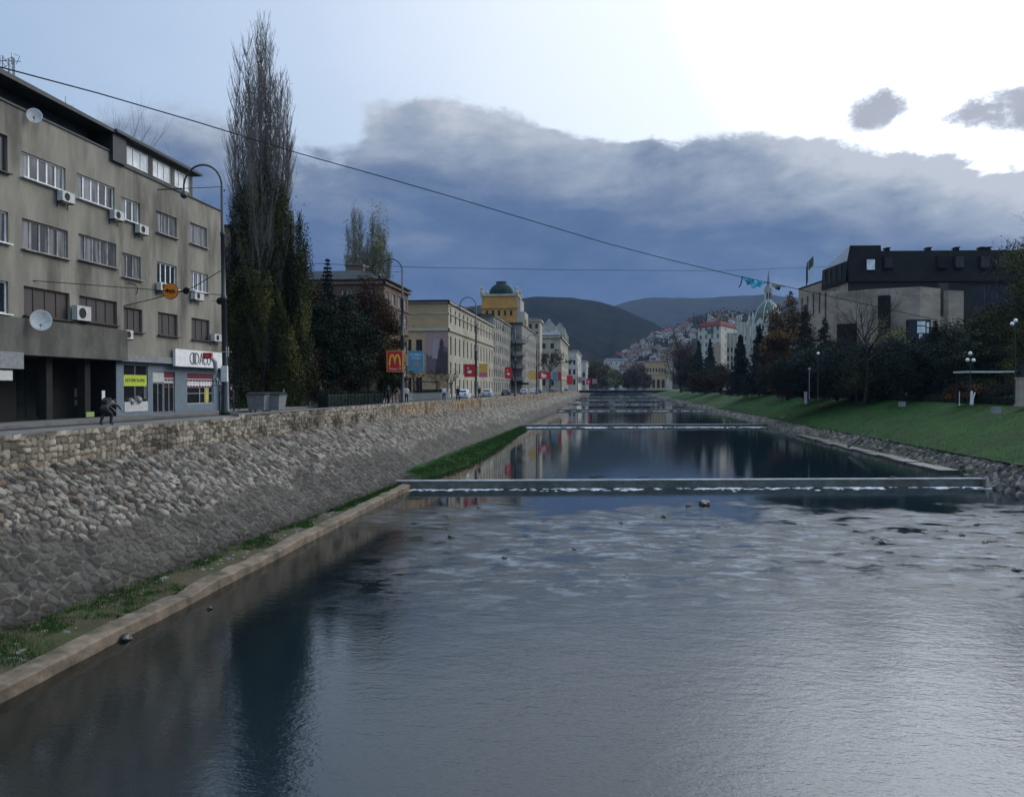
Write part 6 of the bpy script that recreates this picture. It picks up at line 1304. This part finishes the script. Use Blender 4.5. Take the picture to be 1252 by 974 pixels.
# hanging signs on the poles
def panel(px0, px1, py0, py1, d, mt, label, art=None, edge='frame_dark'):
    x0, y0 = at(px0, d); x1, y1 = at(px1, d); w_ = math.hypot(x1-x0, y1-y0); z0, z1 = hz(py1, d), hz(py0, d); h_ = z1-z0
    t = thing('hanging_sign', label, 'sign', ((x0+x1)/2, (y0+y1)/2, z0), atan2(y1-y0, x1-x0)*.6)
    m = MB().box(-w_/2, w_/2, -.07, .07, 0, h_); m.build('panel', mt, t)
    b = MB().box(-w_/2-.04, w_/2+.04, -.085, .085, -.04, 0).box(-w_/2-.04, w_/2+.04, -.085, .085, h_, h_+.04).box(-w_/2-.04, -w_/2, -.085, .085, 0, h_).box(w_/2, w_/2+.04, -.085, .085, 0, h_); b.build('frame', edge, t)
    if art: art(t, w_, h_)
    return t
def arm(t, px, d, zf):   # bracket back to the pole
    x, y = at(px, d); dx_ = x-t.location.x; dy_ = y-t.location.y; c, s = cos(-t.rotation_euler.z), sin(-t.rotation_euler.z)
    lx, ly = dx_*c-dy_*s, dx_*s+dy_*c; h_ = zf
    for zz_ in (.2, .85): MB().tube([(0, .1, h_*zz_), (lx, ly, h_*zz_)], .025, 5).build('bracket', 'metal_dark', t)
def art_m(t, w_, h_):
    m = MB()
    for sx_ in (-1, 1):
        pts = [(sx_*w_*(.17+.17*cos(a)), -.085, h_*(.36+.44*sin(a))) for a in np.linspace(0, pi, 15)]
        pts = [(sx_*w_*.36, -.085, h_*.27)] + pts[:] ; 
        rr = [.045*w_]+[.05*w_ if i < 3 else .055*w_ for i in range(14)]+[.06*w_]; m.tube(pts[:-1]+[(0.0, -.085, h_*.36)], rr, 5)
    for i, v in enumerate(m.v): m.v[i] = (v[0], -.072-.012*(1 if v[1] < -.085 else .2), v[2])
    m.build('emblem', 'arch_yellow', t)
    o = link('lettering', font_mesh('Titova 19', h_*.155, .004, ('sign_white',)), t); o.location = (0, -.078, h_*.13)
def art_blue(t, w_, h_):
    o = link('lettering', font_mesh('DOBRO\nDOSLI', h_*.17, .004, ('sign_white',)), t); o.location = (0, -.078, h_*.72)
    m = MB(); m.add([(-w_*.3, -.076, h_*.28), (w_*.2, -.076, h_*.2), (w_*.38, -.076, h_*.36), (w_*.05, -.076, h_*.5)], [(0, 1, 2, 3)]); m.build('emblem', 'mural_pink', t)
def art_white(t, w_, h_):
    m = MB()
    for cx, cz, r_ in ((0, h_*.4, w_*.22), (-w_*.15, h_*.7, w_*.1)): m.add([(cx+r_*cos(a), -.076, cz+r_*.7*sin(a)) for a in np.linspace(0, 2*pi, 13)[:-1]], [tuple(range(12))])
    m.build('emblem', 'sign_white', t)
def art_pink(t, w_, h_): MB().box(-w_/2+.05, w_/2-.05, -.078, -.071, .05, h_*.36).build('emblem', 'pink', t)
s1 = panel(473.5, 494.5-2, 429, 454, 77.6, 'red', 'red sign with two yellow arches hanging left of the second street lamp', art_m, 'arch_yellow'); arm(s1, 492, 78, 2.0)
s2 = panel(500, 517.5, 429, 453, 77.6, 'blue', 'light blue sign hanging right of the second street lamp', art_blue, 'blue'); arm(s2, 492, 78, 2.0)
s3 = panel(568, 580.5, 445.5, 460.5, 110.6, 'red', 'red sign with white mark hanging left of the third street lamp', art_white, 'red'); arm(s3, 582, 111, 1.7)
s4 = panel(586, 596, 445, 461, 110.6, 'sign_yellow', 'yellow and pink sign hanging right of the third street lamp', art_pink, 'sign_yellow'); arm(s4, 582, 111, 1.7)
s5 = panel(617.5, 625.5, 449, 462.5, 149.6, 'red', 'red sign left of the fourth street lamp', art_white, 'red'); arm(s5, 630, 150, 1.8)
s6 = panel(647, 654.5, 453, 464, 189.6, 'sign_yellow', 'yellow sign left of the fifth street lamp', None, 'sign_yellow'); arm(s6, 656, 190, 1.8)
s7 = panel(657.5, 672.5, 454.5, 463, 205, 'red', 'wide red banner right of the fifth street lamp', art_white, 'red')
s8 = panel(676, 681, 455, 466, 261, 'blue', 'pale blue sign left of the sixth street lamp', None, 'blue')
s9 = panel(682, 686, 455, 465, 261, 'red', 'narrow red sign touching the sixth street lamp', None, 'red')
s10 = panel(693, 700, 459, 470, 300, 'red', 'red sign between sixth and seventh street lamps', None, 'red')
s11 = panel(707, 712, 461, 468, 336, 'mural_pink', 'pinkish sign right of the seventh street lamp', None, 'mural_pink')
s12 = panel(717, 722, 463, 470, 400, 'red', 'farthest small red sign on the left bank', art_white, 'red')
s13 = panel(724, 730, 463, 469, 430, 'mural_pink', 'farthest pink and white sign before the bridge', None, 'mural_pink')
# round signs on span wires near the lamp
def wire(name, pts, r_, label, cat='cable', n=5):
    o = MB().tube(pts, r_, n).build(name, 'black'); tag(o, label, cat); return o
lx, ly = lpos[0]
ya_, za_ = on_x(60, 345, AX+.02); pz = P(266, 357, 45)
yo, zo = on_y(208.5, 356, ly-1.5)
wire('span_wire', [(AX, on_x(40, 343, AX)[0], on_x(40, 343, AX)[1]), (yo, ly-1.4, zo+.02), (lx, ly, hz(361, 45))], .02, 'thin span wire from the grey block past the orange round sign to the lamp')
wire('span_wire', [(AX, on_x(151, 374, AX)[0], on_x(151, 374, AX)[1]), tuple(P(185, 366, 46)), tuple(P(235, 352, 45)), (lx, ly, hz(328, 45))], .025, 'dark drooping wire between the narrow windows and the lamp pole')
t = thing('round_sign', 'orange round sign hanging from the span wire before the grey block', 'sign', (yo, ly-1.5, zo), 0)
T_ = Matrix.Rotation(pi/2, 4, 'X'); MB().lathe([(.43, -.03), (.43, .03)], (0, 0, 0), 28, 0, T_).build('disc', 'orange', t)
MB().lathe([(.46, -.02), (.46, .02)], (0, 0, 0), 28, 0, T_).build('rim', 'maroon', t)
m = MB().box(-.3, .28, -.05, -.032, .00, .07).box(-.05, .3, -.05, -.032, -.1, -.05).add([(-.32, -.045, .04), (-.12, -.045, .16), (-.12, -.045, -.08)], [(0, 1, 2)]); m.build('emblem', 'black', t)
for px, py, dd, lb in ((227.5, 355.5, ly-1.2, 'small black round plate right of the orange sign'), (268.5, 368, ly-.3, 'black round plate low beside the lamp pole')):
    x_, z_ = on_y(px, py, dd); o = MB().lathe([(.17, -.03), (.2, 0), (.17, .03)], (0, 0, 0), 18, 0, T_).tube([(-.5, 0, 0), (.5, 0, .02)], .015, 4).build('round_plate', 'black'); o.location = (x_, dd, z_); tag(o, lb, 'sign')
# bus of small signs at the pole foot
x_, z_ = on_y(266, 467, ly-.2); t = thing('warning_sign', 'white triangular warning sign with dark rim beside the first street lamp', 'road sign', (x_, ly-.2, z_))
m = MB(); r_ = .42; tri = [(r_*1.05*sin(a), 0, r_*cos(a)) for a in (0, 2*pi/3, 4*pi/3)]
def tri_slab(k, y0, y1): return MB().add([(a*k, y0, c*k) for a, b, c in tri]+[(a*k, y1, c*k) for a, b, c in tri], [(0, 2, 1), (3, 4, 5), (0, 1, 4, 3), (1, 2, 5, 4), (2, 0, 3, 5)])
tri_slab(1, -.02, .02).build('rim', 'frame_brown', t); tri_slab(.76, -.03, -.0205).build('plate', 'sign_white', t); MB().box(-.10, -.03, -.036, -.031, -.13, .13).box(.04, .10, -.036, -.031, -.13, .08).build('symbol', 'black', t)
MB().tube([(.15, .05, -.2), (.15, .05, -(z_-ST))], .03, 6).build('post', 'metal_grey', t)
x_, z_ = on_y(275, 457, ly-.25); o = MB().box(-.19, .19, -.06, .06, -.45, .45).build('white_panel', 'sign_white'); o.location = (x_, ly-.3, z_); tag(o, 'upright white plate on the first street lamp pole', 'sign')
x_, z_ = on_y(254, 435, ly-1.0); t = thing('no_entry_signal', 'red signal head on a curved grey arm in front of the white shop sign', 'signal', (x_, ly-1.0, z_))
MB().box(-.26, .26, -.09, .09, -.17, .17).build('head', 'red', t); MB().tube([(.2, 0, -.1), (.42, 0, -.35), (.48, 0, -.8), (.42, 0, -1.05)], [.09, .12, .11, .06], 8).build('arm', 'metal_grey', t); MB().box(-.12, .12, -.1, -.091, -.05, .04).build('symbol', 'mural_pink', t)
x_, z_ = on_y(277, 430, ly-.2); o = MB().tube([(-.35, 0, 0), (.3, 0, 0)], .025, 4).tube([(0, 0, -.3), (0, 0, .3)], .025, 4).tube([(.12, 0, -.28), (.12, 0, .28)], .02, 4).build('pole_bracket', 'metal_white'); o.location = (x_, ly-.2, z_); tag(o, 'small pale metal bracket on the first street lamp pole', 'bracket')
x_, y_ = at(272, 46.5); t = thing('parking_meter', 'dark slim box with pale label at the foot of the first street lamp', 'meter', (x_, y_, ST)); MB().box(-.16, .16, -.12, .12, 0, 1.5).build('cabinet', 'cloth_navy', t); MB().box(-.1, .1, -.13, -.121, .9, 1.3).build('label_plate', 'metal_grey', t)
# long cable over the river with cloth scraps
cpts = [(0, 82, 36), (15, 86, 36.6), (120, 114, 41), (240, 149, 47), (367, 188, 54), (460, 214, 59), (550, 240, 64), (650, 270, 69), (740, 297, 74), (820, 318, 78), (900, 337, 82), (960, 350, 85), (1050, 370, 90), (1140, 390, 95), (1200, 402, 98)]
wire('overhead_cable', [P(*a) for a in cpts], .035, 'long black cable slanting across the river from the attic roof to the right bank trees')
wire('overhead_cable', [P(380, 322, 150), P(520, 327, 170), P(700, 330, 200), P(880, 331, 240), P(1010, 326, 270)], .05, 'faint thin wire far off, running level under the clouds')
def cloth(name, pxa, pxb, drop, mt, lb, d, seed, nz=7, nx=22):
    q = np.random.default_rng(seed); vs = []
    for i in range(nx):
        s = i/(nx-1); px = pxa[0]+(pxb[0]-pxa[0])*s; py = pxa[1]+(pxb[1]-pxa[1])*s; top = P(px, py, d+3*s)
        w_ = drop*(sin(pi*min(1, s*1.15+.08))**.7)*(.75+.5*q.random())
        for j in range(nz): t_ = j/(nz-1); vs.append(top+Vector((.12*sin(i*1.7+j)+.1*t_, .28*sin(i*.9+j*.8)*t_+.1*q.normal(), -w_*t_-.05*q.random()+.06*(1-t_))))
    m = MB().add(vs, [(i*nz+j, i*nz+j+1, (i+1)*nz+j+1, (i+1)*nz+j) for i in range(nx-1) for j in range(nz-1)]); o = m.build(name, mt, smooth=True)
    sm = o.modifiers.new('s', 'SOLIDIFY'); sm.thickness = .02; tag(o, lb, 'cloth'); return o
cloth('cloth_scrap', (909, 338.5), (940, 346), .85, 'turquoise', 'turquoise torn cloth caught on the overhead cable', 82.6, 3)
cloth('cloth_scrap', (943, 346.5), (958, 350.5), .5, 'ribbon', 'dark ragged strip on the cable right of the turquoise cloth', 84.3, 4, 5, 12)
wire('hanging_ribbon', [P(908, 338, 82.4), P(907, 342, 82.3), P(906, 347, 82.3), P(903.5, 351, 82.2)], .06, 'dark ribbon dangling at the left end of the turquoise cloth', 'ribbon')
# waste containers
def bin_(px, d, lb):
    x, y = at(px, d); t = thing('waste_container', lb, 'waste container', (x, y, ST), radians(-6), 'waste containers on the left bank')
    w_ = .68; m = MB(); m.add([(-w_*.86, -.42, .18), (w_*.86, -.42, .18), (w_*.86, .42, .18), (-w_*.86, .42, .18), (-w_, -.52, 1.12), (w_, -.52, 1.12), (w_, .52, 1.12), (-w_, .52, 1.12)], [(0, 3, 2, 1), (0, 1, 5, 4), (1, 2, 6, 5), (2, 3, 7, 6), (3, 0, 4, 7)]); m.box(-w_-.04, w_+.04, -.56, .56, 1.121, 1.17); m.build('body', 'metal_grey', t)
    MB().xprism([(-.58, 1.175), (.58, 1.175), (.5, 1.32), (0, 1.4), (-.5, 1.32)], -w_-.03, w_+.03).build('lid', 'metal_dark', t)
    for a in (-1, 1):
        for b in (-1, 1): MB().lathe([(.08, -.03), (.08, .03)], (0, 0, 0), 12, 0, Matrix.Translation((a*w_*.7, b*.32, .09)) @ Matrix.Rotation(pi/2, 4, 'Y')).build('wheel', 'tyre', t)
bin_(317, 54, 'grey waste container left of its twin beside the first street lamp'); bin_(335, 54.6, 'grey waste container right of its twin, near the dark hedge')
x, y = at(347, 55); o = MB().tube([(0, 0, 0), (0, 0, 1.6)], .03, 6).box(-.1, .1, -.03, .03, 1.1, 1.35).build('sign_post', 'metal_white'); o.location = (x, y, ST); tag(o, 'thin pale post right of the waste containers', 'post')
x, y = at(292, 56); wire('traffic_pole', [(x, y, ST), (x, y, ST+3.6)], .035, 'thin upright pole behind the first street lamp', 'pole')
# bollards
b0 = None
for i in range(22):
    px = 402+i*4.1; d = 62+i*.95; x, y = at(px, d)
    if b0 is None:
        b0 = thing('bollard', 'short black bollard in the row along the left bank pavement', 'bollard', (x, y, ST+.13), 0, 'bollards along the left bank pavement'); MB().lathe([(.07, 0), (.055, .08), (.05, .85), (.075, .87), (.075, .93), (.04, 1.0)], (0, 0, 0), 10).build('post', 'metal_dark', b0)
    else: dup(b0, (x, y, ST+.13))
t = thing('picket_railing', 'dark picket railing between the bollards and the yellow building', 'railing', (*at(492, 82), ST+.13)); (x0, y0), (x1, y1) = at(492, 82), at(550, 104); F = Face(x0, y0, x1, y1); m = MB(); k = int(F.len/.32)
for i in range(k+1): F.box(m, F.len*i/k-.02, F.len*i/k+.02, -.02, .02, ST+.13, ST+1.1)
m.build('pickets', 'metal_white', t, rel=True); m = MB(); F.box(m, 0, F.len, -.025, .025, ST+1.1, ST+1.15); F.box(m, 0, F.len, -.021, .021, ST+.3, ST+.34); m.build('rail', 'metal_dark', t, rel=True)
t = thing('bus_shelter', 'thin roofed shelter frame behind the picket railing', 'shelter', (*at(522, 100), ST)); m = MB().box(-1.6, 1.6, -.6, .6, 2.4, 2.5); m.build('roof', 'frame_dark', t)
for a in (-1.5, 1.5):
    for b in (-.5, .5): MB().box(a-.04, a+.04, b-.04, b+.04, 0, 2.4).build('post', 'metal_dark', t)
MB().box(-1.4, 1.4, .2, .5, .42, .48).build('bench', 'log', t)
# cars
def car(label, x, y, rz, paint, loc_z=ST+.01, group='cars on the left bank street'):
    t = thing('parked_car', label, 'car', (x, y, loc_z), rz, group); W2 = .84
    side = [(-1.95, .35), (-1.98, .62), (-1.9, .92), (-1.62, 1.02), (-1.35, 1.38), (-.95, 1.47), (.1, 1.46), (.45, 1.38), (1.05, .98), (1.75, .86), (1.97, .66), (1.98, .36), (1.4, .24), (-1.4, .24)]
    n_ = len(side); sec = [(-W2, .86), (-W2*.97, .97), (-W2*.8, 1.0), (W2*.8, 1.0), (W2*.97, .97), (W2, .86)]
    vs = []
    for sx_, k in ((-1, 0), (-.93, 1), (.93, 1), (1, 0)):
        for a, b in side:
            inn = .80 if b > 1.1 else 1.0; kk = 1.0 if k else .96
            vs.append((sx_*W2*inn, a*kk, .24+(b-.24)*(.985 if not k else 1)))
    fs = [(j*n_+i, (j+1)*n_+i, (j+1)*n_+(i+1) % n_, j*n_+(i+1) % n_) for j in range(3) for i in range(n_)] + [tuple(range(n_)), tuple(reversed(range(3*n_, 4*n_)))]
    o = MB().add(vs, fs).build('body', paint, t, smooth=False)
    g_ = MB(); e = .012
    g_.add([(-.60, -1.36-e*2, 1.05), (.60, -1.36-e*2-.2, 1.05), (.56, -1.12-.02, 1.36), (-.56, -1.12-.02, 1.36)], [(0, 1, 2, 3)])
    g = MB(); g.add([(-.62, -1.64, 1.04), (.62, -1.64, 1.04), (.56, -1.40, 1.36), (-.56, -1.40, 1.36)], [(0, 1, 2, 3)]); g.build('rear_window', 'glass', t)
    g = MB(); g.add([(-.64, 1.03, 1.03), (.64, 1.03, 1.03), (.58, .52, 1.37), (-.58, .52, 1.37)], [(3, 2, 1, 0)]); g.build('windscreen', 'glass', t)
    for s in (-1, 1):
        pts = [(s*W2*1.0, -1.45, 1.0), (s*W2*1.0, .92, 1.0), (s*W2*.815, .42, 1.35), (s*W2*.815, -1.22, 1.35)]; MB().add(pts, [(0, 1, 2, 3) if s > 0 else (3, 2, 1, 0)]).build('side_window', 'glass', t)
        MB().box(s*.5-.14, s*.5+.14, -2.0, -1.9, .70, .88).build('tail_light', 'tail', t)
        MB().box(s*.55-.14, s*.55+.14, 1.84, 1.97, .62, .76).build('headlight', 'lamp_globe', t)
        for yy in (-1.25, 1.28):
            T = Matrix.Translation((s*.74, yy, .31)) @ Matrix.Rotation(pi/2, 4, 'Y'); w = MB().lathe([(.29, -.1), (.31, -.06), (.31, .06), (.29, .1)], (0, 0, 0), 18, 0, T).build('wheel', 'tyre', t)
            MB().lathe([(.18, -.115), (.18, .115)], (0, 0, 0), 12, 0, T).build('rim', 'metal_grey', w)
    MB().box(-.27, .27, -2.01, -1.97, .48, .6).build('number_plate', 'sign_white', t)
    return t
cars = [(576, 112, 'car_white', 'white small car nearest on the street, in front of the yellow building'), (605, 133, 'car_silver', 'silver car second along the left bank street'), (627, 156, 'car_dark', 'dark car third along the left bank street'), (651, 186, 'car_silver', 'silver car below the yellow hanging sign'), (667.5, 208, 'car_white', 'white car under the wide red banner'),
        (675, 222, 'car_dark', 'dark car just ahead of the white one under the banner'), (694, 275, 'car_dark', 'dark car between the sixth and seventh lamps'), (697, 290, 'car_red', 'red car behind the seventh lamp'), (706, 330, 'car_silver', 'silver car far along the street'), (713, 370, 'car_dark', 'farthest dark car on the left bank street')]
pro = {}
for px, d, pt, lb in cars:
    x, y = at(px, d); lim = lerp(WALL, y)-1.7-1.0; x = min(x, lim+.6)
    rz = .03
    if pt not in pro: pro[pt] = car(lb, x, y, rz, pt)
    else: dup(pro[pt], (x, y, ST+.01), rz, lb)
for px, d, lb in ((748, 486, 'white car crossing the far bridge'), (762, 489, 'silver car crossing the far bridge')):
    x, y = at(px, d); dup(pro['car_white' if px < 750 else 'car_silver'], (x, y, 5.51), pi/2, lb)['group'] = 'cars on the far bridge'
# ------------------------------------------------------------------ people
def skin_body(name, joints, edges, rad, mats, parent):
    me = bpy.data.meshes.new('tmp'); ks = list(joints); me.from_pydata([joints[k] for k in ks], [(ks.index(a), ks.index(b)) for a, b in edges], []); me.update()
    o = bpy.data.objects.new('tmp', me); COL.objects.link(o); o.modifiers.new('skin', 'SKIN')
    for i, k in enumerate(ks):
        sv_ = me.skin_vertices[0].data[i]; r = rad[k]; sv_.radius = r if isinstance(r, tuple) else (r, r); sv_.use_root = (i == 0)
    ss = o.modifiers.new('sub', 'SUBSURF'); ss.levels = 2; bpy.context.view_layer.update()
    r_ = bpy.data.meshes.new_from_object(o.evaluated_get(bpy.context.evaluated_depsgraph_get())); bpy.data.objects.remove(o); r_.name = name; r_.materials.clear()
    for m_ in mats: r_.materials.append(M[m_])
    return link(name, r_, parent)
def person(label, x, y, rz, pose, top, legs, hair='hair', z=ST+.13, group=None, face=(0, 1, 0), bulk=1.15):
    t = thing('person', label, 'person', (x, y, z), rz, group)
    J = dict(pose); E_ = [('hip', 'waist'), ('waist', 'chest'), ('chest', 'neck'), ('neck', 'head0'), ('head0', 'head1')]
    for s in 'lr': E_ += [('hip', 'thigh'+s), ('thigh'+s, 'knee'+s), ('knee'+s, 'ankle'+s), ('ankle'+s, 'toe'+s), ('chest', 'sh'+s), ('sh'+s, 'el'+s), ('el'+s, 'wr'+s), ('wr'+s, 'hand'+s)]
    Rr = {'hip': (.15, .12), 'waist': (.13, .10), 'chest': (.16, .11), 'neck': .052, 'head0': (.07, .085), 'head1': (.082, .095)}
    for s in 'lr': Rr.update({'thigh'+s: .088, 'knee'+s: .062, 'ankle'+s: .042, 'toe'+s: (.042, .03), 'sh'+s: .062, 'el'+s: .046, 'wr'+s: .032, 'hand'+s: (.036, .02)})
    Rr = {k: ((v[0]*bulk, v[1]*bulk) if isinstance(v, tuple) else v*bulk) if not k.startswith(('head', 'neck', 'hand', 'wr')) else v for k, v in Rr.items()}
    b = skin_body('body', J, E_, Rr, ['skin', legs, top, 'cloth_black'], t)
    me = b.data; hipz = J['hip']; zz = np.array([J[k][2] for k in J]); mi = []
    K = list(J); A_ = np.array([J[k] for k in K])
    segs_ = [(np.array(J[a]), np.array(J[c]), a, c) for a, c in E_]
    for p in me.polygons:
        c = np.array(p.center); best = 9; who = None
        for a, bb, na, nb_ in segs_:
            ab = bb-a; t_ = np.clip(np.dot(c-a, ab)/(ab.dot(ab)+1e-9), 0, 1); dd = np.linalg.norm(c-a-ab*t_)
            if dd < best: best = dd; who = (na, nb_, t_)
        n0 = who[0][:-1] if who[0][-1] in 'lr' and who[0] not in ('hip',) else who[0]; n1 = who[1]
        if n1.startswith('head') or (who[0] == 'neck') or n1.startswith('hand') or (n1 == 'neck' and who[2] > .8): mi.append(0)
        elif n1.startswith('toe'): mi.append(3)
        elif n1.startswith(('thigh', 'knee', 'ankle')): mi.append(1)
        else: mi.append(2)
    me.polygons.foreach_set('material_index', mi); me.polygons.foreach_set('use_smooth', [True]*len(mi))
    h0, h1 = Vector(J['head0']), Vector(J['head1']); ax = (h1-h0).normalized(); c = h0+(h1-h0)*.72
    import bmesh
    bm = bmesh.new(); bmesh.ops.create_uvsphere(bm, u_segments=14, v_segments=10, radius=.108)
    face = Vector(face); face = (face-ax*face.dot(ax)).normalized()
    for v in list(bm.verts):
        if v.co.dot(Vector((0, 0, 1))) < -.02: v.co.z *= .6
    M3 = Matrix((face.cross(ax).normalized(), face, ax)).transposed().to_4x4(); bm.transform(Matrix.Translation(c-face*.018+ax*.03) @ M3 @ Matrix.Diagonal((.92, 1.02, 1.05, 1)))
    hm = bpy.data.meshes.new('hair'); bm.to_mesh(hm); bm.free(); hm.materials.append(M[hair]); hm.polygons.foreach_set('use_smooth', [True]*len(hm.polygons)); link('hair', hm, t)
    return t
def standing(st=.12, ph=1, fwd=0):
    P0 = {'hip': (0, 0, .95), 'waist': (0, .0, 1.1), 'chest': (0, .02, 1.34), 'neck': (0, .03, 1.49), 'head0': (0, .05, 1.57), 'head1': (0, .055, 1.68)}
    for s, k in (('l', -1), ('r', 1)):
        f = st*k*ph; P0.update({'thigh'+s: (.09*k, f*.2, .86), 'knee'+s: (.10*k, f*.9+.02, .49), 'ankle'+s: (.10*k, f*1.6-(.05 if f < 0 else 0), .07+(.03 if f < 0 else 0)), 'toe'+s: (.11*k, f*1.6+.14-(.04 if f < 0 else 0), .03),
                    'sh'+s: (.19*k, .01, 1.40), 'el'+s: (.25*k, -f*.5-.02, 1.13), 'wr'+s: (.24*k, -f*1.0+.09, .90), 'hand'+s: (.235*k, -f*1.1+.13, .81)})
    P0['hip'] = (0, 0, .95); return P0
def mk(label, px, d, rz, top, legs, st=.15, ph=1):
    x, y = at(px, d); return person(label, x, y, rz, standing(st, ph), top, legs)
mk('pedestrian in a black coat walking before the yellow building', 560, 96, 2.9, 'cloth_black', 'cloth_black', .16)
mk('pedestrian in a white top by the picket railing, right one', 543, 95, .3, 'cloth_white', 'cloth_navy', .18, -1)
mk('pedestrian with a white top below the blue hanging sign', 497, 80, .2, 'cloth_white', 'cloth_black', .15)
mk('pedestrian in a grey jacket below the red arches sign', 475, 80, 3.0, 'cloth_grey', 'cloth_black', .14, -1)
mk('pedestrian in dark clothes in front of the dark hedge', 392, 68, .1, 'cloth_black', 'cloth_navy', .12)
mk('pedestrian in dark blue standing near the nearest lamp foot', 283, 52, 2.6, 'cloth_navy', 'cloth_black', .06)
mk('distant pedestrian in black past the white car', 586, 118, 3.1, 'cloth_black', 'cloth_black', .15)
# near person bending forward over the wall edge
bp = {'hip': (0, -.22, .86), 'waist': (0, -.12, 1.0), 'chest': (0, .10, 1.13), 'neck': (0, .22, 1.16), 'head0': (0, .30, 1.17), 'head1': (0, .385, 1.205)}
for s, k in (('l', -1), ('r', 1)):
    bp.update({'thigh'+s: (.1*k, -.18, .78), 'knee'+s: (.12*k, .02+.1*k, .46), 'ankle'+s: (.12*k, -.1+.16*k, .07), 'toe'+s: (.12*k, .04+.16*k, .03), 'sh'+s: (.19*k, .14, 1.14), 'el'+s: (.25*k, .36, .98), 'wr'+s: (.2*k, .56, .80), 'hand'+s: (.19*k, .63, .73)})
bp = {k: (a, b, c*(.80 if c > .5 else 1)) for k, (a, b, c) in bp.items()}
x, y = at(131, 33.5); nearp = person('person in grey jacket with black backpack bending forward on the pavement before the shops', x, y, -.15, bp, 'cloth_grey', 'cloth_black', face=(0, .6, -.8), bulk=1.32)
o = MB().xprism([(-.15, .88), (.12, 1.03), (.08, 1.14), (-.02, 1.16), (-.18, 1.04), (-.2, .94)], -.15, .15).build('backpack', 'cloth_black'); o.location = (x, y, ST+.13); o.rotation_euler = (0, 0, -.15); tag(o, 'black backpack carried by the person bending before the shops', 'backpack')
# five curled fingers on each of the near hands
for k in (-1, 1):
    m = MB()
    for i in range(4):
        a = (.19*k+(-.027+.018*i), .665, .55); m.tube([(a[0], .65, .57), (a[0], .69-.004*abs(i-1.5), .53), (a[0], .685, .50)], [.009, .008, .006], 6)
    m.tube([(.19*k-.035*k, .63, .59), (.19*k-.055*k, .66, .56), (.19*k-.05*k, .685, .54)], [.010, .009, .007], 6); m.build('fingers', 'skin', nearp)
